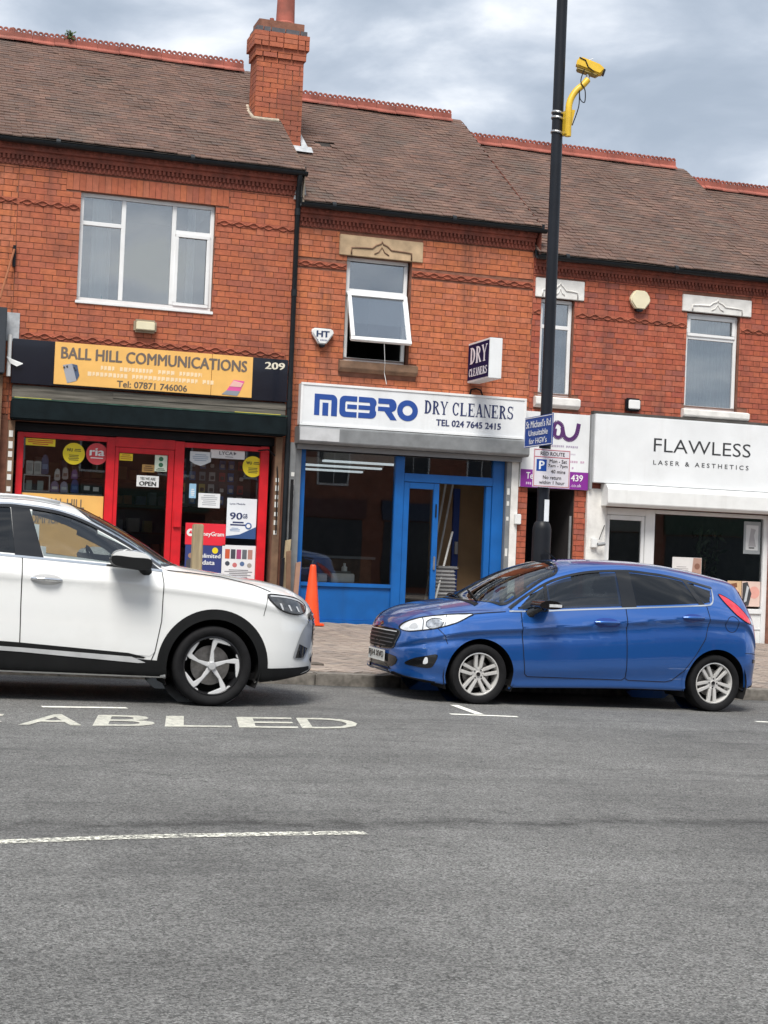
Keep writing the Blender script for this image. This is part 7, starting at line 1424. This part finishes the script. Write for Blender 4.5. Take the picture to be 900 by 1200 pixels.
    HL = smooth_poly([(.585, .958), (.40, .952), (.26, .925), (.175, .87), (.20, .815), (.30, .80), (.42, .822), (.51, .87)], 4, True)
    hl = B.panel('headlight', mode, HL, .006, lamp_dark, car, cell=.025); B.ribbon('lamp_seal', mode, HL, .010, .007, gap_m, hl, closed=True)
    for k in range(3): B.panel('reflector', mode, [(.45-.085*k, .838-.008*k), (.432-.085*k, .835-.008*k), (.455-.085*k, .888-.012*k), (.476-.085*k, .89-.012*k)], .009, silver_m, hl, cell=.02)
    B.ribbon('daytime_lamp', mode, smooth_poly([(.56, .95), (.40, .940), (.27, .915), (.20, .88)], 4), .012, .009, silver_m, hl)
    cr_ = B.panel('corner_trim', mode, smooth_poly([(.085, .74), (.17, .705), (.235, .62), (.30, .455), (.285, .415), (.18, .41), (.13, .48), (.085, .54)], 3, True), .005, mat('grey_corner_trim', (.36, .37, .38), .35, .3), car, cell=.025); B.panel('air_intake', mode, [(.245, .545), (.14, .505), (.19, .425), (.28, .425)], .008, gloss_blk, cr_, cell=.02)
    B.panel('bumper_skirt', mode, [(.605, .215), (.59, .335), (.10, .345), (.09, .315), (.25, .275)], .006, trim_blk, car, cell=.03)
    B.ribbon('bonnet_seam', mode, [(1.45, 1.118), (1.24, 1.108), (.98, 1.088), (.70, 1.035), (.55, .985)], .006, .003, gap_m, car); B.ribbon('bumper_seam', mode, [(.585, .94), (.60, .86), (.615, .78)], .005, .003, gap_m, car)
    TL = smooth_poly([(4.0, 1.10), (4.2, 1.10), (4.36, 1.05), (4.36, .95), (4.2, .96), (4.02, 1.02)], 3, True); B.panel('tail_light', mode, TL, .006, lamp_red, car, cell=.03)
    y0 = B.hit(mode, 1.68, 1.12)[0].y
    mb = MB(); mb.prism(smooth_poly([(1.66, 1.165), (1.655, 1.215), (1.72, 1.265), (1.88, 1.275), (1.955, 1.24), (1.955, 1.17), (1.90, 1.15), (1.74, 1.145)], 4, True), lambda p: (p[0], y0+sd*.30, 1.21+(p[1]-1.21)*.82), lambda p: (p[0]-.02, y0+sd*.07, p[1])); mr_ = mb.build('door_mirror', white_m, car, bevel=.022, smooth=50, local=True)
    mb = MB(); mb.prism(smooth_poly([(1.665, 1.12), (1.652, 1.20), (1.80, 1.21), (1.962, 1.215), (1.955, 1.15), (1.85, 1.125)], 4, True), lambda p: (p[0], y0+sd*.306, p[1]+.005), lambda p: (p[0]-.02, y0+sd*.055, p[1]-.005)); mb.build('mirror_base', trim_blk, mr_, bevel=.015, smooth=50, local=True)
    MB().tube([(1.63, y0-sd*.01, 1.10), (1.68, y0+sd*.06, 1.13), (1.74, y0+sd*.13, 1.15)], [.05, .035, .03], 8).build('mirror_foot', trim_blk, mr_, smooth=60, local=True)
    for (hx, hz) in hubs: wheel(car, hx, sd*.795, .338, .252, sd, 'swirl', .225, rot=.25)
    MB().tube([B.hit('T', x_, sd*.60)[0]+Vector((0, 0, .03)) for x_ in np.linspace(2.35, 3.9, 12)], .016, 8).build('roof_rail', silver_m, car, smooth=True, local=True)
B.panel('windscreen', 'T', SCREEN, .002, screen_glass, car); B.ribbon('screen_seal', 'T', SCREEN, .03, .004, gloss_blk, car, closed=True)
GRL = smooth_poly([(-.60, .80), (-.50, .60), (-.38, .52), (0, .50), (.38, .52), (.50, .60), (.60, .80), (0, .83)], 3, True); gr = B.panel('grille', 'F', GRL, .004, gloss_blk, car, cell=.03)
for k in range(6): B.ribbon('grille_bar', 'F', [(-.50+.03*k, .79-.045*k), (0, .80-.045*k), (.50-.03*k, .79-.045*k)], .012, .010, silver_m, gr, step=.03)
B.panel('lower_grille', 'F', smooth_poly([(-.5, .42), (-.4, .36), (0, .35), (.4, .36), (.5, .42), (0, .46)], 3, True), .004, gloss_blk, car, cell=.03)
B.panel('rear_window', 'B', smooth_poly([(-.55, 1.42), (0, 1.46), (.55, 1.42), (.62, 1.18), (0, 1.14), (-.62, 1.18)], 3, True), .004, gloss_blk, car)
for sy in (-.38, .38): seat(car, 2.30, sy, .58); seat(car, 3.25, sy, .60)
MB().box(1.50, 1.92, -.70, .70, .75, 1.10).build('dashboard', lining, car, bevel=.05, smooth=60, local=True); MB().lathe([(.175, -.012), (.19, 0), (.175, .012), (.165, 0)], 24, Matrix.Translation((2.0, -.38, 1.12)) @ Matrix.Rotation(R(-65), 4, 'Y'), close=True).build('steering_wheel', trim_blk, car, smooth=True, local=True)
MB().box(.5, 4.3, -.74, .74, .22, .28).build('floor_pan', gap_m, car, local=True)
